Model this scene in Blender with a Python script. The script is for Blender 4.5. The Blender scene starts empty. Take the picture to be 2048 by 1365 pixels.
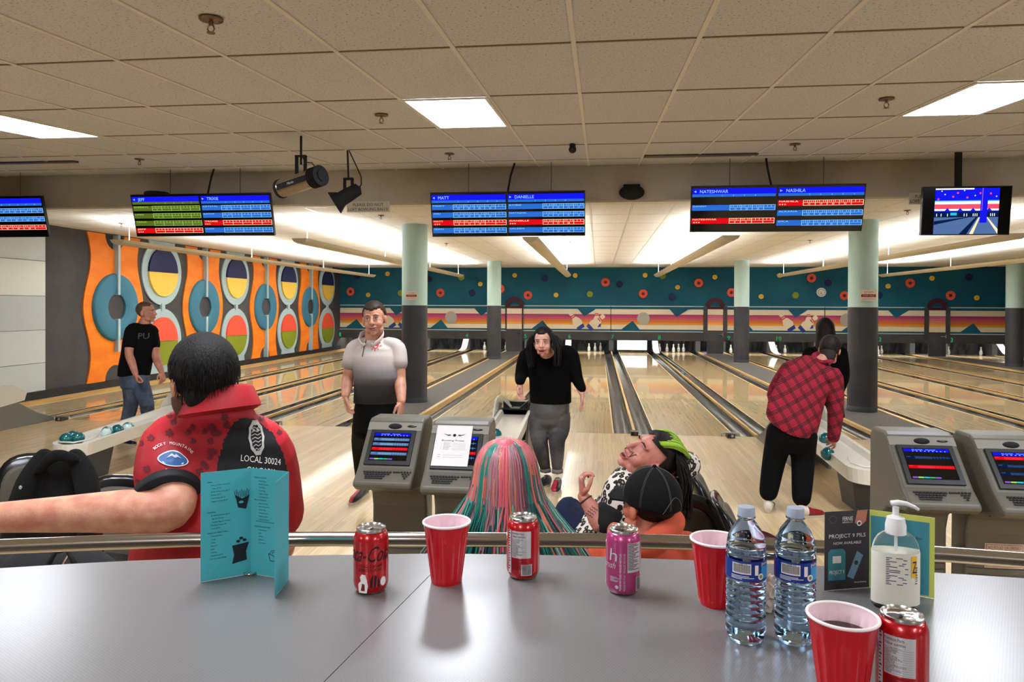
import bpy, bmesh, math, random
from mathutils import Vector, Matrix
from mathutils.bvhtree import BVHTree
R = random.Random(7)
PI = math.pi
sc = bpy.context.scene
COL = sc.collection
# ---------------------------------------------------------------- camera
FPX = 1440.0; CAMH = 1.78
TH = math.radians(6.85); RO = math.radians(.25); PT = math.radians(.4)
PCX = 1024.0; PCY = 622.0
FW = Vector((-math.sin(TH)*math.cos(PT), math.cos(TH)*math.cos(PT), -math.sin(PT)))
R0 = Vector((math.cos(TH), math.sin(TH), 0)); U0 = R0.cross(FW)
RT = R0*math.cos(RO)+U0*math.sin(RO); UP = U0*math.cos(RO)-R0*math.sin(RO)
CP = Vector((0, 0, CAMH))
cam = bpy.data.objects.new('camera', bpy.data.cameras.new('camera'))
COL.objects.link(cam); sc.camera = cam
cam.data.sensor_width = 36; cam.data.lens = 36*FPX/2048
cam.data.shift_y = (PCY-682.5)/2048; cam.data.clip_start = .05; cam.data.clip_end = 200
cam.matrix_world = Matrix(((RT.x, UP.x, -FW.x, 0), (RT.y, UP.y, -FW.y, 0), (RT.z, UP.z, -FW.z, CAMH), (0, 0, 0, 1)))
def ray(px, py): return FW+RT*((px-PCX)/FPX)-UP*((py-PCY)/FPX)
def onz(px, py, z): d = ray(px, py); return CP+d*((z-CAMH)/d.z)
def ony(px, py, y): d = ray(px, py); return CP+d*(y/d.y)
def onx(px, py, x): d = ray(px, py); return CP+d*(x/d.x)
def proj(p):
    d = Vector(p)-CP; w = d.dot(FW); return PCX+FPX*d.dot(RT)/w, PCY-FPX*d.dot(UP)/w
# ---------------------------------------------------------------- world, exposure
sc.view_settings.view_transform = 'Standard'; sc.view_settings.look = 'None'
sc.view_settings.exposure = 1.6; sc.view_settings.gamma = 1.0; sc.view_settings.use_curve_mapping = False
wd = bpy.data.worlds.new('world'); sc.world = wd; wd.use_nodes = True
wd.node_tree.nodes['Background'].inputs[0].default_value = (.96, .95, .93, 1)
wd.node_tree.nodes['Background'].inputs[1].default_value = .42
SCRN = .36   # display brightness against the exposure
UPLIGHT, TROFFER = 31.0, 11.0
# ---------------------------------------------------------------- materials
def lin(c):
    return tuple(((v/255)/12.92 if v/255 <= .04045 else (((v/255)+.055)/1.055)**2.4) for v in c)
MATS = {}
def mat(name, c=(200, 200, 200), rough=.6, metal=0, spec=.5, coat=0, emit=0, trans=0, ior=1.45, alpha=1, var=None, bump=None, sheen=0, sss=0):
    """var=(kind, scale, colour2, amount[, stretch]) ; bump=(kind, scale, strength[, stretch])"""
    if name in MATS: return MATS[name]
    m = bpy.data.materials.new(name); m.use_nodes = True; MATS[name] = m
    nt = m.node_tree; b = nt.nodes['Principled BSDF']; L = nt.links
    col = lin(c)+(1,)
    b.inputs['Base Color'].default_value = col; m.diffuse_color = col
    b.inputs['Roughness'].default_value = rough; b.inputs['Metallic'].default_value = metal
    b.inputs['Specular IOR Level'].default_value = spec; b.inputs['Coat Weight'].default_value = coat
    b.inputs['Coat Roughness'].default_value = .08
    b.inputs['Transmission Weight'].default_value = trans; b.inputs['IOR'].default_value = ior
    b.inputs['Alpha'].default_value = alpha
    if sheen: b.inputs['Sheen Weight'].default_value = sheen
    if sss:
        b.inputs['Subsurface Weight'].default_value = sss; b.inputs['Subsurface Radius'].default_value = (.02, .008, .005)
    if emit:
        b.inputs['Emission Color'].default_value = col; b.inputs['Emission Strength'].default_value = emit
    def tex(kind, scale, stretch):
        tc = nt.nodes.new('ShaderNodeTexCoord'); mp = nt.nodes.new('ShaderNodeMapping')
        mp.inputs['Scale'].default_value = stretch or (1, 1, 1)
        L.new(tc.outputs['Object'], mp.inputs[0])
        if kind == 'noise':
            t = nt.nodes.new('ShaderNodeTexNoise'); t.inputs['Scale'].default_value = scale; t.inputs['Detail'].default_value = 4
            out = t.outputs[0]
        elif kind == 'vor':
            t = nt.nodes.new('ShaderNodeTexVoronoi'); t.inputs['Scale'].default_value = scale; out = t.outputs['Distance']
        elif kind == 'wave':
            t = nt.nodes.new('ShaderNodeTexWave'); t.inputs['Scale'].default_value = scale; t.inputs['Distortion'].default_value = 1.5
            t.inputs['Detail'].default_value = 3; out = t.outputs['Fac']
        L.new(mp.outputs[0], t.inputs[0]); return out
    if var:
        o = tex(var[0], var[1], var[4] if len(var) > 4 else None)
        rp = nt.nodes.new('ShaderNodeValToRGB'); a = var[3]
        rp.color_ramp.elements[0].position = a[0]; rp.color_ramp.elements[1].position = a[1]
        rp.color_ramp.elements[0].color = lin(var[2])+(1,); rp.color_ramp.elements[1].color = col
        L.new(o, rp.inputs[0]); L.new(rp.outputs[0], b.inputs['Base Color'])
    if bump:
        o = tex(bump[0], bump[1], bump[3] if len(bump) > 3 else None)
        bp = nt.nodes.new('ShaderNodeBump'); bp.inputs['Strength'].default_value = bump[2]; bp.inputs['Distance'].default_value = .004
        L.new(o, bp.inputs['Height']); L.new(bp.outputs[0], b.inputs['Normal'])
    return m
def glow(name, c, s=1.0):
    if name in MATS: return MATS[name]
    if s <= 1.5: s *= SCRN
    m = bpy.data.materials.new(name); m.use_nodes = True; MATS[name] = m
    nt = m.node_tree; nt.nodes.clear()
    e = nt.nodes.new('ShaderNodeEmission'); o = nt.nodes.new('ShaderNodeOutputMaterial')
    e.inputs[0].default_value = lin(c)+(1,); e.inputs[1].default_value = s
    nt.links.new(e.outputs[0], o.inputs[0]); m.diffuse_color = lin(c)+(1,); return m
# ---------------------------------------------------------------- mesh collector
def frame(d):
    d = Vector(d).normalized(); a = Vector((0, 0, 1)) if abs(d.z) < .9 else Vector((1, 0, 0))
    x = d.cross(a).normalized(); return x, d.cross(x).normalized()
TXT = {}
def text_mesh(s):
    if s not in TXT:
        cu = bpy.data.curves.new('t', 'FONT'); cu.body = s; cu.size = 1; cu.resolution_u = 2
        o = bpy.data.objects.new('t', cu); COL.objects.link(o)
        me = bpy.data.meshes.new_from_object(o.evaluated_get(bpy.context.evaluated_depsgraph_get()))
        vs = [(v.co.x, v.co.y) for v in me.vertices]; fs = [tuple(p.vertices) for p in me.polygons]
        bpy.data.objects.remove(o); bpy.data.curves.remove(cu); bpy.data.meshes.remove(me)
        TXT[s] = (vs, fs)
    return TXT[s]
class M:
    def __init__(s): s.v = []; s.f = []; s.m = []; s.T = None; s.mi = 0
    def add(s, vs, fs, mi=None):
        b = len(s.v); T = s.T
        s.v += [T @ Vector(p) if T else Vector(p) for p in vs]
        s.f += [tuple(b+i for i in f) for f in fs]; s.m += [s.mi if mi is None else mi]*len(fs); return s
    def box(s, x0, x1, y0, y1, z0, z1, mi=None):
        return s.add([(x, y, z) for z in (z0, z1) for y in (y0, y1) for x in (x0, x1)],
                     [(0, 2, 3, 1), (4, 5, 7, 6), (0, 1, 5, 4), (2, 6, 7, 3), (0, 4, 6, 2), (1, 3, 7, 5)], mi)
    def cbox(s, c, sx, sy, sz, mi=None):
        return s.box(c[0]-sx/2, c[0]+sx/2, c[1]-sy/2, c[1]+sy/2, c[2]-sz/2, c[2]+sz/2, mi)
    def prism(s, pts, off, mi=None):
        """closed outline of 3D pts extruded by vector off"""
        n = len(pts); a = [Vector(p) for p in pts]; o = Vector(off)
        return s.add(a+[p+o for p in a], [tuple(range(n))[::-1], tuple(range(n, 2*n))]+[(i, (i+1) % n, n+(i+1) % n, n+i) for i in range(n)], mi)
    def ring2(s, outer, inner, off, mi=None):
        """two outlines with the same count, extruded: a plate with a hole"""
        n = len(outer); o = Vector(off); A = [Vector(p) for p in outer]; B = [Vector(p) for p in inner]
        v = A+B+[p+o for p in A]+[p+o for p in B]; f = []
        for i in range(n):
            j = (i+1) % n
            f += [(i, j, n+j, n+i), (2*n+i, 3*n+i, 3*n+j, 2*n+j), (i, 2*n+i, 2*n+j, j), (n+i, n+j, 3*n+j, 3*n+i)]
        return s.add(v, f, mi)
    def lathe(s, prof, c=(0, 0, 0), seg=32, mi=None, axis=(0, 0, 1), closed=False):
        x, y = frame(axis) if tuple(axis) != (0, 0, 1) else (Vector((1, 0, 0)), Vector((0, 1, 0)))
        a = Vector(axis).normalized(); c = Vector(c); vs = []; fs = []
        for r, h in prof:
            for k in range(seg):
                t = 2*PI*k/seg; vs.append(c+x*(r*math.cos(t))+y*(r*math.sin(t))+a*h)
        n = len(prof)
        for i in range(n-1+(1 if closed else 0)):
            for k in range(seg):
                p, q = i*seg, ((i+1) % n)*seg; k2 = (k+1) % seg
                fs.append((p+k, p+k2, q+k2, q+k))
        if not closed:
            if prof[0][0] > 1e-6: fs.append(tuple(range(seg))[::-1])
            if prof[-1][0] > 1e-6: fs.append(tuple((n-1)*seg+k for k in range(seg)))
        return s.add(vs, fs, mi)
    def tube(s, pts, r, seg=10, mi=None, cap=True, flat=1.0, side=None):
        pts = [Vector(p) for p in pts]; n = len(pts)
        rs = r if isinstance(r, (list, tuple)) else [r]*n
        vs = []; fs = []; px = None
        for i, p in enumerate(pts):
            d = (pts[min(i+1, n-1)]-pts[max(i-1, 0)]).normalized()
            if px is None: x = Vector(side) if side else frame(d)[0]
            else: x = px
            x = (x-d*x.dot(d)).normalized(); y = d.cross(x); px = x
            for k in range(seg):
                t = 2*PI*k/seg; vs.append(p+x*(rs[i]*math.cos(t))+y*(rs[i]*flat*math.sin(t)))
        for i in range(n-1):
            for k in range(seg):
                k2 = (k+1) % seg; fs.append((i*seg+k, i*seg+k2, (i+1)*seg+k2, (i+1)*seg+k))
        if cap: fs += [tuple(range(seg))[::-1], tuple((n-1)*seg+k for k in range(seg))]
        return s.add(vs, fs, mi)
    def ell(s, c, r, rot=None, seg=16, rings=10, mi=None):
        c = Vector(c); r = r if isinstance(r, (list, tuple)) else (r, r, r); rot = rot or Matrix.Identity(3)
        vs = [c+rot @ Vector((0, 0, r[2]))]; fs = []
        for i in range(1, rings):
            a = PI*i/rings
            for k in range(seg):
                t = 2*PI*k/seg
                vs.append(c+rot @ Vector((r[0]*math.sin(a)*math.cos(t), r[1]*math.sin(a)*math.sin(t), r[2]*math.cos(a))))
        vs.append(c+rot @ Vector((0, 0, -r[2]))); e = len(vs)-1
        for k in range(seg):
            k2 = (k+1) % seg; fs.append((0, 1+k, 1+k2)); fs.append((e, e-seg+k2, e-seg+k))
            for i in range(rings-2):
                p = 1+i*seg; fs.append((p+k, p+seg+k, p+seg+k2, p+k2))
        return s.add(vs, fs, mi)
    def loft(s, rings, seg=20, mi=None):
        """rings of (centre, vecx, vecy) elliptical sections"""
        vs = []; fs = []; n = len(rings)
        for c, vx, vy in rings:
            for k in range(seg):
                t = 2*PI*k/seg; vs.append(Vector(c)+Vector(vx)*math.cos(t)+Vector(vy)*math.sin(t))
        for i in range(n-1):
            for k in range(seg):
                k2 = (k+1) % seg; fs.append((i*seg+k, i*seg+k2, (i+1)*seg+k2, (i+1)*seg+k))
        fs += [tuple(range(seg))[::-1], tuple((n-1)*seg+k for k in range(seg))]
        return s.add(vs, fs, mi)
    def build(s, name, mats, parent=None, smooth=False, angle=None):
        me = bpy.data.meshes.new(name); me.from_pydata([tuple(v) for v in s.v], [], s.f)
        for m in (mats if isinstance(mats, (list, tuple)) else [mats]): me.materials.append(m)
        me.polygons.foreach_set('material_index', s.m)
        if smooth: me.polygons.foreach_set('use_smooth', [True]*len(s.f))
        me.update()
        if smooth and angle: me.set_sharp_from_angle(angle=math.radians(angle))
        o = bpy.data.objects.new(name, me); COL.objects.link(o)
        if parent is not None:
            o.parent = parent; o.matrix_parent_inverse = Matrix.Translation(-Vector(parent.location)) if parent.type == 'EMPTY' else Matrix.Identity(4)
        return o
def tag(o, label=None, cat=None, group=None, kind=None):
    if label: o['label'] = label
    if cat: o['category'] = cat
    if group: o['group'] = group
    if kind: o['kind'] = kind
    return o
def thing(name, label, cat, loc=(0, 0, 0), group=None):
    o = bpy.data.objects.new(name, None); COL.objects.link(o); o.location = loc; o.empty_display_size = .1
    return tag(o, label, cat, group)
def dup(root, loc=None, rz=None, label=None, group=None, scale=None):
    def cp(o, par):
        c = o.copy(); COL.objects.link(c); c.parent = par
        for ch in KIDS.get(o.name, ()) or o.children: cp(ch, c)
        return c
    r = cp(root, None)
    if loc is not None: r.location = loc
    if rz is not None: r.rotation_euler = (0, 0, rz)
    if scale: r.scale = (scale,)*3
    if label: r['label'] = label
    if group: r['group'] = group
    return r
KIDS = {}
class Flat:
    """draws flat print in a plane: o = origin, x and y unit directions, layers step outwards"""
    def __init__(s, m, o, x, y, step=.0006):
        s.m = m; s.o = Vector(o); s.x = Vector(x).normalized(); s.y = Vector(y).normalized(); s.n = s.x.cross(s.y); s.st = step
    def P(s, x, y, l): return s.o+s.x*x+s.y*y+s.n*(s.st*l)
    def poly(s, pts, mi, l=1): s.m.add([s.P(x, y, l) for x, y in pts], [tuple(range(len(pts)))], mi)
    def rect(s, x0, y0, x1, y1, mi, l=1): s.poly([(x0, y0), (x1, y0), (x1, y1), (x0, y1)], mi, l)
    def disc(s, x, y, r, mi, l=1, n=24, ry=None): s.poly([(x+r*math.cos(2*PI*k/n), y+(ry or r)*math.sin(2*PI*k/n)) for k in range(n)], mi, l)
    def line(s, pts, w, mi, l=1):
        for (a, b), (c, d) in zip(pts, pts[1:]):
            q = math.hypot(c-a, d-b) or 1; nx, ny = -(d-b)/q*w/2, (c-a)/q*w/2
            s.poly([(a-nx, b-ny), (c-nx, d-ny), (c+nx, d+ny), (a+nx, b+ny)], mi, l)
    def text(s, t, x, y, h, mi, l=2, w=None, al='l', shear=0, rot=0):
        vs, fs = text_mesh(t)
        if not fs: return
        x0 = min(v[0] for v in vs); x1 = max(v[0] for v in vs); k = h/.72
        kx = w/(x1-x0) if w else k
        off = {'l': 0, 'c': -(x1-x0)*kx/2, 'r': -(x1-x0)*kx}[al]; cr, sr = math.cos(rot), math.sin(rot)
        out = []
        for a, b in vs:
            X = (a-x0)*kx+off+b*k*shear; Y = b*k; out.append(s.P(x+X*cr-Y*sr, y+X*sr+Y*cr, l))
        s.m.add(out, fs, mi)
def circ(c, r, n=40, a0=0, a1=2*PI, plane='yz'):
    pts = []
    for k in range(n if abs(a1-a0-2*PI) < 1e-6 else n+1):
        t = a0+(a1-a0)*k/n; p, q = r*math.cos(t), r*math.sin(t)
        pts.append(Vector(c)+(Vector((0, p, q)) if plane == 'yz' else Vector((p, 0, q)) if plane == 'xz' else Vector((p, q, 0))))
    return pts
# ================================================================ SETTING
CEILZ = 3.24; YF = 27.3; XL = -10.1; XR = 17.0
def nearz(y): return 2.80+.08*y
def board_mat(name, base, dark, width, rough, coat, bumpy=.02):
    m = bpy.data.materials.new(name); m.use_nodes = True; nt = m.node_tree; L = nt.links; b = nt.nodes['Principled BSDF']
    tc = nt.nodes.new('ShaderNodeTexCoord'); br = nt.nodes.new('ShaderNodeTexBrick'); mp = nt.nodes.new('ShaderNodeMapping')
    mp.inputs['Rotation'].default_value = (0, 0, PI/2); L.new(tc.outputs['Object'], mp.inputs[0]); L.new(mp.outputs[0], br.inputs[0])
    br.inputs['Scale'].default_value = 1; br.inputs['Brick Width'].default_value = 1.9; br.inputs['Row Height'].default_value = width
    br.inputs['Mortar Size'].default_value = .0011; br.inputs['Mortar Smooth'].default_value = .3; br.offset = .37
    br.inputs['Color1'].default_value = lin(base)+(1,); br.inputs['Color2'].default_value = lin(tuple(int(v*.91) for v in base))+(1,)
    br.inputs['Mortar'].default_value = lin(dark)+(1,)
    n = nt.nodes.new('ShaderNodeTexNoise'); m2 = nt.nodes.new('ShaderNodeMapping'); m2.inputs['Scale'].default_value = (60, 1.5, 1)
    L.new(tc.outputs['Object'], m2.inputs[0]); L.new(m2.outputs[0], n.inputs[0]); n.inputs['Scale'].default_value = 1; n.inputs['Detail'].default_value = 5
    mx = nt.nodes.new('ShaderNodeMixRGB'); mx.blend_type = 'MULTIPLY'; rp = nt.nodes.new('ShaderNodeValToRGB')
    rp.color_ramp.elements[0].position = .3; rp.color_ramp.elements[0].color = (.74, .66, .55, 1); rp.color_ramp.elements[1].position = .62; rp.color_ramp.elements[1].color = (1, 1, 1, 1)
    L.new(n.outputs[0], rp.inputs[0]); mx.inputs[0].default_value = .6
    L.new(br.outputs[0], mx.inputs[1]); L.new(rp.outputs[0], mx.inputs[2]); L.new(mx.outputs[0], b.inputs['Base Color'])
    b.inputs['Roughness'].default_value = rough; b.inputs['Coat Weight'].default_value = coat; b.inputs['Coat Roughness'].default_value = .04
    n2 = nt.nodes.new('ShaderNodeTexNoise'); n2.inputs['Scale'].default_value = 1.2; L.new(tc.outputs['Object'], n2.inputs[0])
    bp = nt.nodes.new('ShaderNodeBump'); bp.inputs['Strength'].default_value = bumpy; bp.inputs['Distance'].default_value = .05
    L.new(n2.outputs[0], bp.inputs['Height']); L.new(bp.outputs[0], b.inputs['Normal']); L.new(bp.outputs[0], b.inputs['Coat Normal'])
    return m
m_lane = board_mat('lane_maple', (226, 200, 152), (174, 142, 96), .0268, .22, .65)
m_deck = board_mat('pin_deck_maple', (226, 204, 160), (190, 160, 110), .0268, .25, .6)
m_appr = board_mat('approach_maple', (222, 196, 150), (180, 148, 104), .06, .38, .25)
m_cap = mat('capping_wood', (222, 186, 122), .35, var=('noise', 3, (194, 150, 88), (.35, .6), (30, .6, 30)))
m_capd = mat('capping_dark', (84, 84, 84), .3, var=('noise', 4, (40, 40, 42), (.4, .6), (20, .8, 1)))
m_gut = mat('gutter_grey', (92, 96, 98), .22, .25, var=('noise', 2, (48, 50, 52), (.42, .6), (14, .9, 1)))
m_carp = mat('carpet_grey', (104, 102, 100), .95, var=('noise', 60, (78, 76, 76), (.4, .6)), bump=('noise', 300, .4))
m_dark = mat('wall_charcoal', (70, 69, 72), .7, var=('noise', 2, (62, 61, 65), (.4, .6)))
m_base = mat('base_black', (38, 38, 41), .5)
m_teal = mat('wall_teal', (4, 92, 118), .75, var=('noise', .8, (2, 82, 108), (.4, .6)))
m_tile = mat('ceiling_tile', (200, 199, 201), .95, var=('noise', 80, (140, 134, 130), (.33, .42), (1, 1, 1)), bump=('noise', 90, .5))
m_tile2 = mat('ceiling_tile_lanes', (230, 226, 216), .9, var=('noise', 30, (196, 184, 160), (.3, .42)))
m_grid = mat('ceiling_grid_paint', (214, 208, 198), .45)
m_paint = mat('bulkhead_paint', (196, 192, 186), .8, var=('noise', .7, (166, 150, 126), (.35, .65)))
m_troff = glow('troffer_light', (242, 247, 255), TROFFER)
m_upl = glow('uplight_tube', (244, 248, 255), UPLIGHT)
m_white = mat('white_plastic', (225, 222, 215), .35)
# floor: approach and concourse in front of the lanes
fl = M().box(-14, XR, -5, 10.15, -.3, 0).build('floor', m_appr); tag(fl, kind='structure')
M().box(XL-.2, XR, 10.15, 30.2, -.5, -.13).build('sub_floor', m_base, fl)
M().box(-14, XR, 10.145, 10.152, -.13, .0012).build('foul_line', mat('foul_line', (150, 130, 100), .4), fl)
# lanes ---------------------------------------------------------
def gutter(m, x0, x1, y0, y1):
    n = 10; w = (x1-x0)/2; c = (x0+x1)/2; vs = []; fs = []
    for y in (y0, y1):
        for k in range(n+1):
            t = PI*k/n; vs.append((c-w*math.cos(t), y, -.095*math.sin(t)**.7-.005 if 0 < k < n else -.004))
    for k in range(n): fs.append((k, k+1, n+2+k, n+1+k))
    m.add(vs, fs)
WORD = 'zero one two three four five six seven eight nine ten eleven twelve thirteen fourteen'.split()
LANES = []   # (number, left cap x, pitch)
for blk, (x0, p, nums) in {'C': (-10.04, 1.62, (1, 2, 3, 4)), 'A': (-2.80, 1.65, (5, 6, 7, 8)), 'D': (4.74, 1.71, (9, 10, 11, 12)), 'E': (12.72, 1.71, (13, 14))}.items():
    for i, n in enumerate(nums): LANES.append((n, x0+i*p, p, i == 0, i == len(nums)-1))
CX = {}
lane_note = {1: 'beside the painted wall with orange panels', 2: 'second from the painted wall', 3: 'with a teal ball lying near its pins', 4: 'left of the carpeted strip behind the man in white',
             5: 'right of the carpeted strip behind the woman in black', 6: 'behind the woman in black', 7: 'with its white pin sweep board lowered', 8: 'left of the second carpeted strip',
             9: 'right of the second carpeted strip', 10: 'behind the person in plaid', 11: 'passing behind the large column on the right', 12: 'left of the third carpeted strip', 13: 'right of the third carpeted strip', 14: 'last one at the right edge'}
for n, x0, p, first, last in LANES:
    g = .26; cw = .05; a = x0+cw/2+g; b = x0+p-cw/2-g; CX[n] = (a+b)/2
    t = thing('bowling_lane', f'maple bowling lane {WORD[n]}, {lane_note[n]}', 'bowling lane', ((a+b)/2, 10.15, 0))
    M().box(a, b, 10.153, 27.0, -.12, 0).build('lane_surface', m_lane, t)
    M().box(a, b, 27.002, 29.3, -.12, .0).build('pin_deck', m_deck, t)
    for e in (a, b): M().box(e-.008, e+.008, 10.153, 29.2, -.1, .003).build('edge_strip', mat('edge_pale', (222, 198, 152), .3), t)
    for gx in ((a-g, a-.008), (b+.008, b+g)):
        m = M(); gutter(m, gx[0], gx[1], 10.153, 29.2); m.build('gutter', m_gut, t, smooth=True)
    wide = 1.35
    M().box(x0-cw/2*(wide if first else .5), x0+cw/2*(wide if first else .96), 10.16, 28.9, -.12, .045 if first else .03).build('capping', m_cap, t)
    if last: M().box(x0+p-cw/2, x0+p+cw/2*wide, 10.16, 28.9, -.12, .045).build('capping', m_cap, t)
    m = M()
    for k in range(7):
        m.lathe([(.011, .0012), (.0, .0016)], (CX[n]+(k-3)*.145, 13.4+(.14*(3-abs(k-3))), 0), 8)
    for k in range(5): m.lathe([(.009, .0012), (.0, .0016)], (CX[n]+(k-2)*.2, 12.2, 0), 8)
    tag(m.build('guide_markers', mat('marker_dark', (90, 56, 34), .4), t), kind='stuff')
    for kx in [x0]+([x0+p] if last else []): M().box(kx-.09, kx+.09, 28.3, 29.3, .05, .49).build('kickback', mat('kickback_dark', (72, 72, 74), .6), t)
# carpeted strips between the lane blocks
for xa, xb in ((-3.53, -2.835), (3.83, 4.70), (11.61, 12.68)):
    M().box(xa, xb, 10.2, 29.4, -.12, .035).build('carpet_strip', m_carp, fl)
M().box(-14, XL, 10.15, 27.3, -.2, .02).build('side_ledge', m_base, fl)
# end walls --------------------------------------------------------
wf = M().box(XL, XR, YF, YF+.15, .50, CEILZ+.05).build('wall_far', m_teal); tag(wf, kind='structure')
PXM = 27.3/FPX
m_cream = mat('mural_cream', (226, 214, 190), .7); m_pale = mat('mural_pale_line', (206, 222, 216), .6)
m_navy = mat('navy', (20, 26, 84), .65); m_yel = mat('yellow', (240, 202, 84), .65); m_yel2 = mat('yellow_deep', (236, 176, 30), .6)
m_coral = mat('coral', (240, 86, 62), .65); m_olive = mat('olive', (132, 146, 28), .65); m_lblue = mat('light_blue', (168, 194, 204), .65)
m_orange = mat('orange', (250, 138, 20), .6, var=('noise', 1.3, (240, 124, 16), (.4, .6), (1, 1, 3))); m_blue = mat('ring_blue', (54, 118, 146), .65)
m_stripe = [mat('stripe_%s' % n, c, .65) for n, c in zip('abcdefghij', ((168, 48, 118), (184, 60, 118), (196, 70, 122), (206, 86, 118), (212, 96, 100), (222, 112, 84), (226, 120, 50), (230, 138, 34), (236, 158, 44), (240, 176, 62)))]
m_stl = mat('stripe_line', (96, 48, 60), .7)
def wx(px): return ony(px, 640, YF).x
mu = tag(M().box(XL+.02, XR, YF-.03, YF, .50, .82).build('trim_1', m_dark), kind='structure')   # charcoal masking board with lane numbers
mb = M()
def band(z0, z1, mi, d=.02, x0=XL+.02, x1=XR): mb.box(x0, x1, YF-d, YF, z0, z1, mi)
murm = [m_teal, m_cream, m_pale, m_stl]+m_stripe
band(.82, 1.80, 0, .016); band(1.765, 1.795, 2, .032); band(.825, .85, 2, .032)
band(.915, 1.67, 1, .020); band(1.085, 1.475, 3, .023)
for k in range(10):
    z1 = 1.475-k*.039; band(z1-.033, z1, 4+k, .026)
mo = thing('wall_mural', 'mural band with magenta to orange stripes, teal peaks and crossed bowling pins', 'mural', (0, YF-.02, 1.3))
mb.build('striped_band', murm, mo)
def xz(pts, y): return [(x, y, z) for x, z in pts]
for ax in (793, 962.5, 1168.9, 1352.8, 1590.4, 1791, 2030):
    x = wx(ax); M().prism(xz([(x-.27, 1.69), (x, 1.39), (x+.46, 1.69)], YF-.040), (0, .012, 0)).build('peak_panel', m_teal, mo)
for ax in (713.8, 882.7, 1085.5, 1265.3, 1491, 1707, 1945.5):
    x = wx(ax); M().prism(xz([(x-.44, .90), (x, 1.235), (x+.27, .90)], YF-.040), (0, .012, 0)).build('peak_panel', m_teal, mo)
for ax in (902.3, 1286.8, 1693, 1560):
    if ax == 1560: continue
    M().lathe([(.235, 0), (.235, .014)], (wx(ax), YF-.030, 1.32), 32, axis=(0, -1, 0)).build('grey_disc', mat('mural_grey', (172, 168, 158), .6), mo)
for ax in (1221.7, 1649): M().box(wx(ax)-.012, wx(ax)+.012, YF-.045, YF-.02, .84, 1.78).build('panel_joint', m_base, mo)
pin_prof = [(-.05, 0), (-.075, .10), (-.10, .22), (-.085, .33), (-.04, .46), (-.03, .52), (-.045, .58), (-.05, .64), (-.03, .69)]
def flat_pin(cx, cz, ang, s, y):
    ca, sa = math.cos(ang), math.sin(ang)
    def T(x, z): x *= 1.55; return (cx+s*(x*ca-z*sa), y, cz+s*(x*sa+z*ca))
    o = [T(x, z) for x, z in pin_prof]+[T(-x, z) for x, z in pin_prof[::-1]]
    m = M().prism(o, (0, .008, 0), 0)
    m.prism([T(x, z) for x, z in ((-.075, 0), (.075, 0), (.085, .12), (-.085, .12))], (0, -.004, 0), 2)
    for z0 in (.44, .50): m.prism([T(x, z) for x, z in ((-.046, z0), (.046, z0), (.04, z0+.035), (-.04, z0+.035))], (0, -.004, 0), 1)
    m.build('painted_pin', [m_cream, mat('pin_red', (206, 60, 66), .6), mat('pin_blue', (34, 54, 140), .6)], mo)
for ax in (793, 1168.9, 1590.4):
    x = wx(ax)
    flat_pin(x+.50, .99, .10, .98, YF-.052); flat_pin(x-.10, .93, .62, 1.15, YF-.064); flat_pin(x+.16, .93, -.85, 1.12, YF-.076)
# lane numbers
nm = [glow('number_green', (20, 190, 100), .75)]
for n, px in ((1, 680), (4, 934), (5, 1051), (6, 1139), (7, 1225), (8, 1318.5), (9, 1457), (10, 1557.5), (12, 1757), (13, 1900), (14, 2014)):
    m = M(); F = Flat(m, (ony(px, 675, YF).x, YF-.034, .555), (1, 0, 0), (0, 0, 1), .002); F.text(str(n), 0, 0, .155, 0, 1, al='c', w=.10 if n < 10 else .17)
    tag(m.build('lane_number', nm), f'green lane number {WORD[n]} on the charcoal board over the pins', 'number', 'lane numbers over the pins')
# dots on the teal wall: (px, py, kind)
dots = []
for ox, L_ in ((660, ((323, 190, 'n'), (674, 165, 'y'), (241, 373, 'r'), (447, 410, 'y'), (828, 390, 'o'), (1160, 225, 'n'), (1292, 387, 'r'), (1535, 205, 'o'), (1662, 388, 'n'), (1760, 284, 'y'), (1995, 340, 'r'))),
               (1000, ((172, 183, 'y'), (524, 217, 'n'), (880, 184, 'y'), (327, 415, 'r'), (656, 412, 'y'), (1051, 403, 'o'), (1234, 263, 'r'), (1400, 284, 'n'), (1676, 397, 'r'), (1698, 181, 'y'), (1904, 190, 'o'), (2012, 436, 'n'))),
               (1340, ((88, 322, 'y'), (335, 272, 'r'), (524, 203, 'y'), (718, 384, 'r'), (1066, 430, 'y'), (1283, 183, 'y'), (1467, 415, 'o'), (1655, 213, 'r'), (1848, 271, 'n'), (2040, 420, 'r'))),
               (1698, ((352, 415, 'n'), (456, 309, 'y'), (714, 273, 'r'), (969, 217, 'y'), (1402, 202, 'n'), (1187, 418, 'r'), (1493, 445, 'y'), (2048, 450, 'o')))):
    for x, y, k in L_: dots.append((ox+x/5.851, 520+y/5.851, k))
dn = {'n': 'navy blue disc', 'y': 'small yellow disc with amber centre', 'r': 'coral ring with dark centre', 'o': 'olive green disc'}
order = {}
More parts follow.
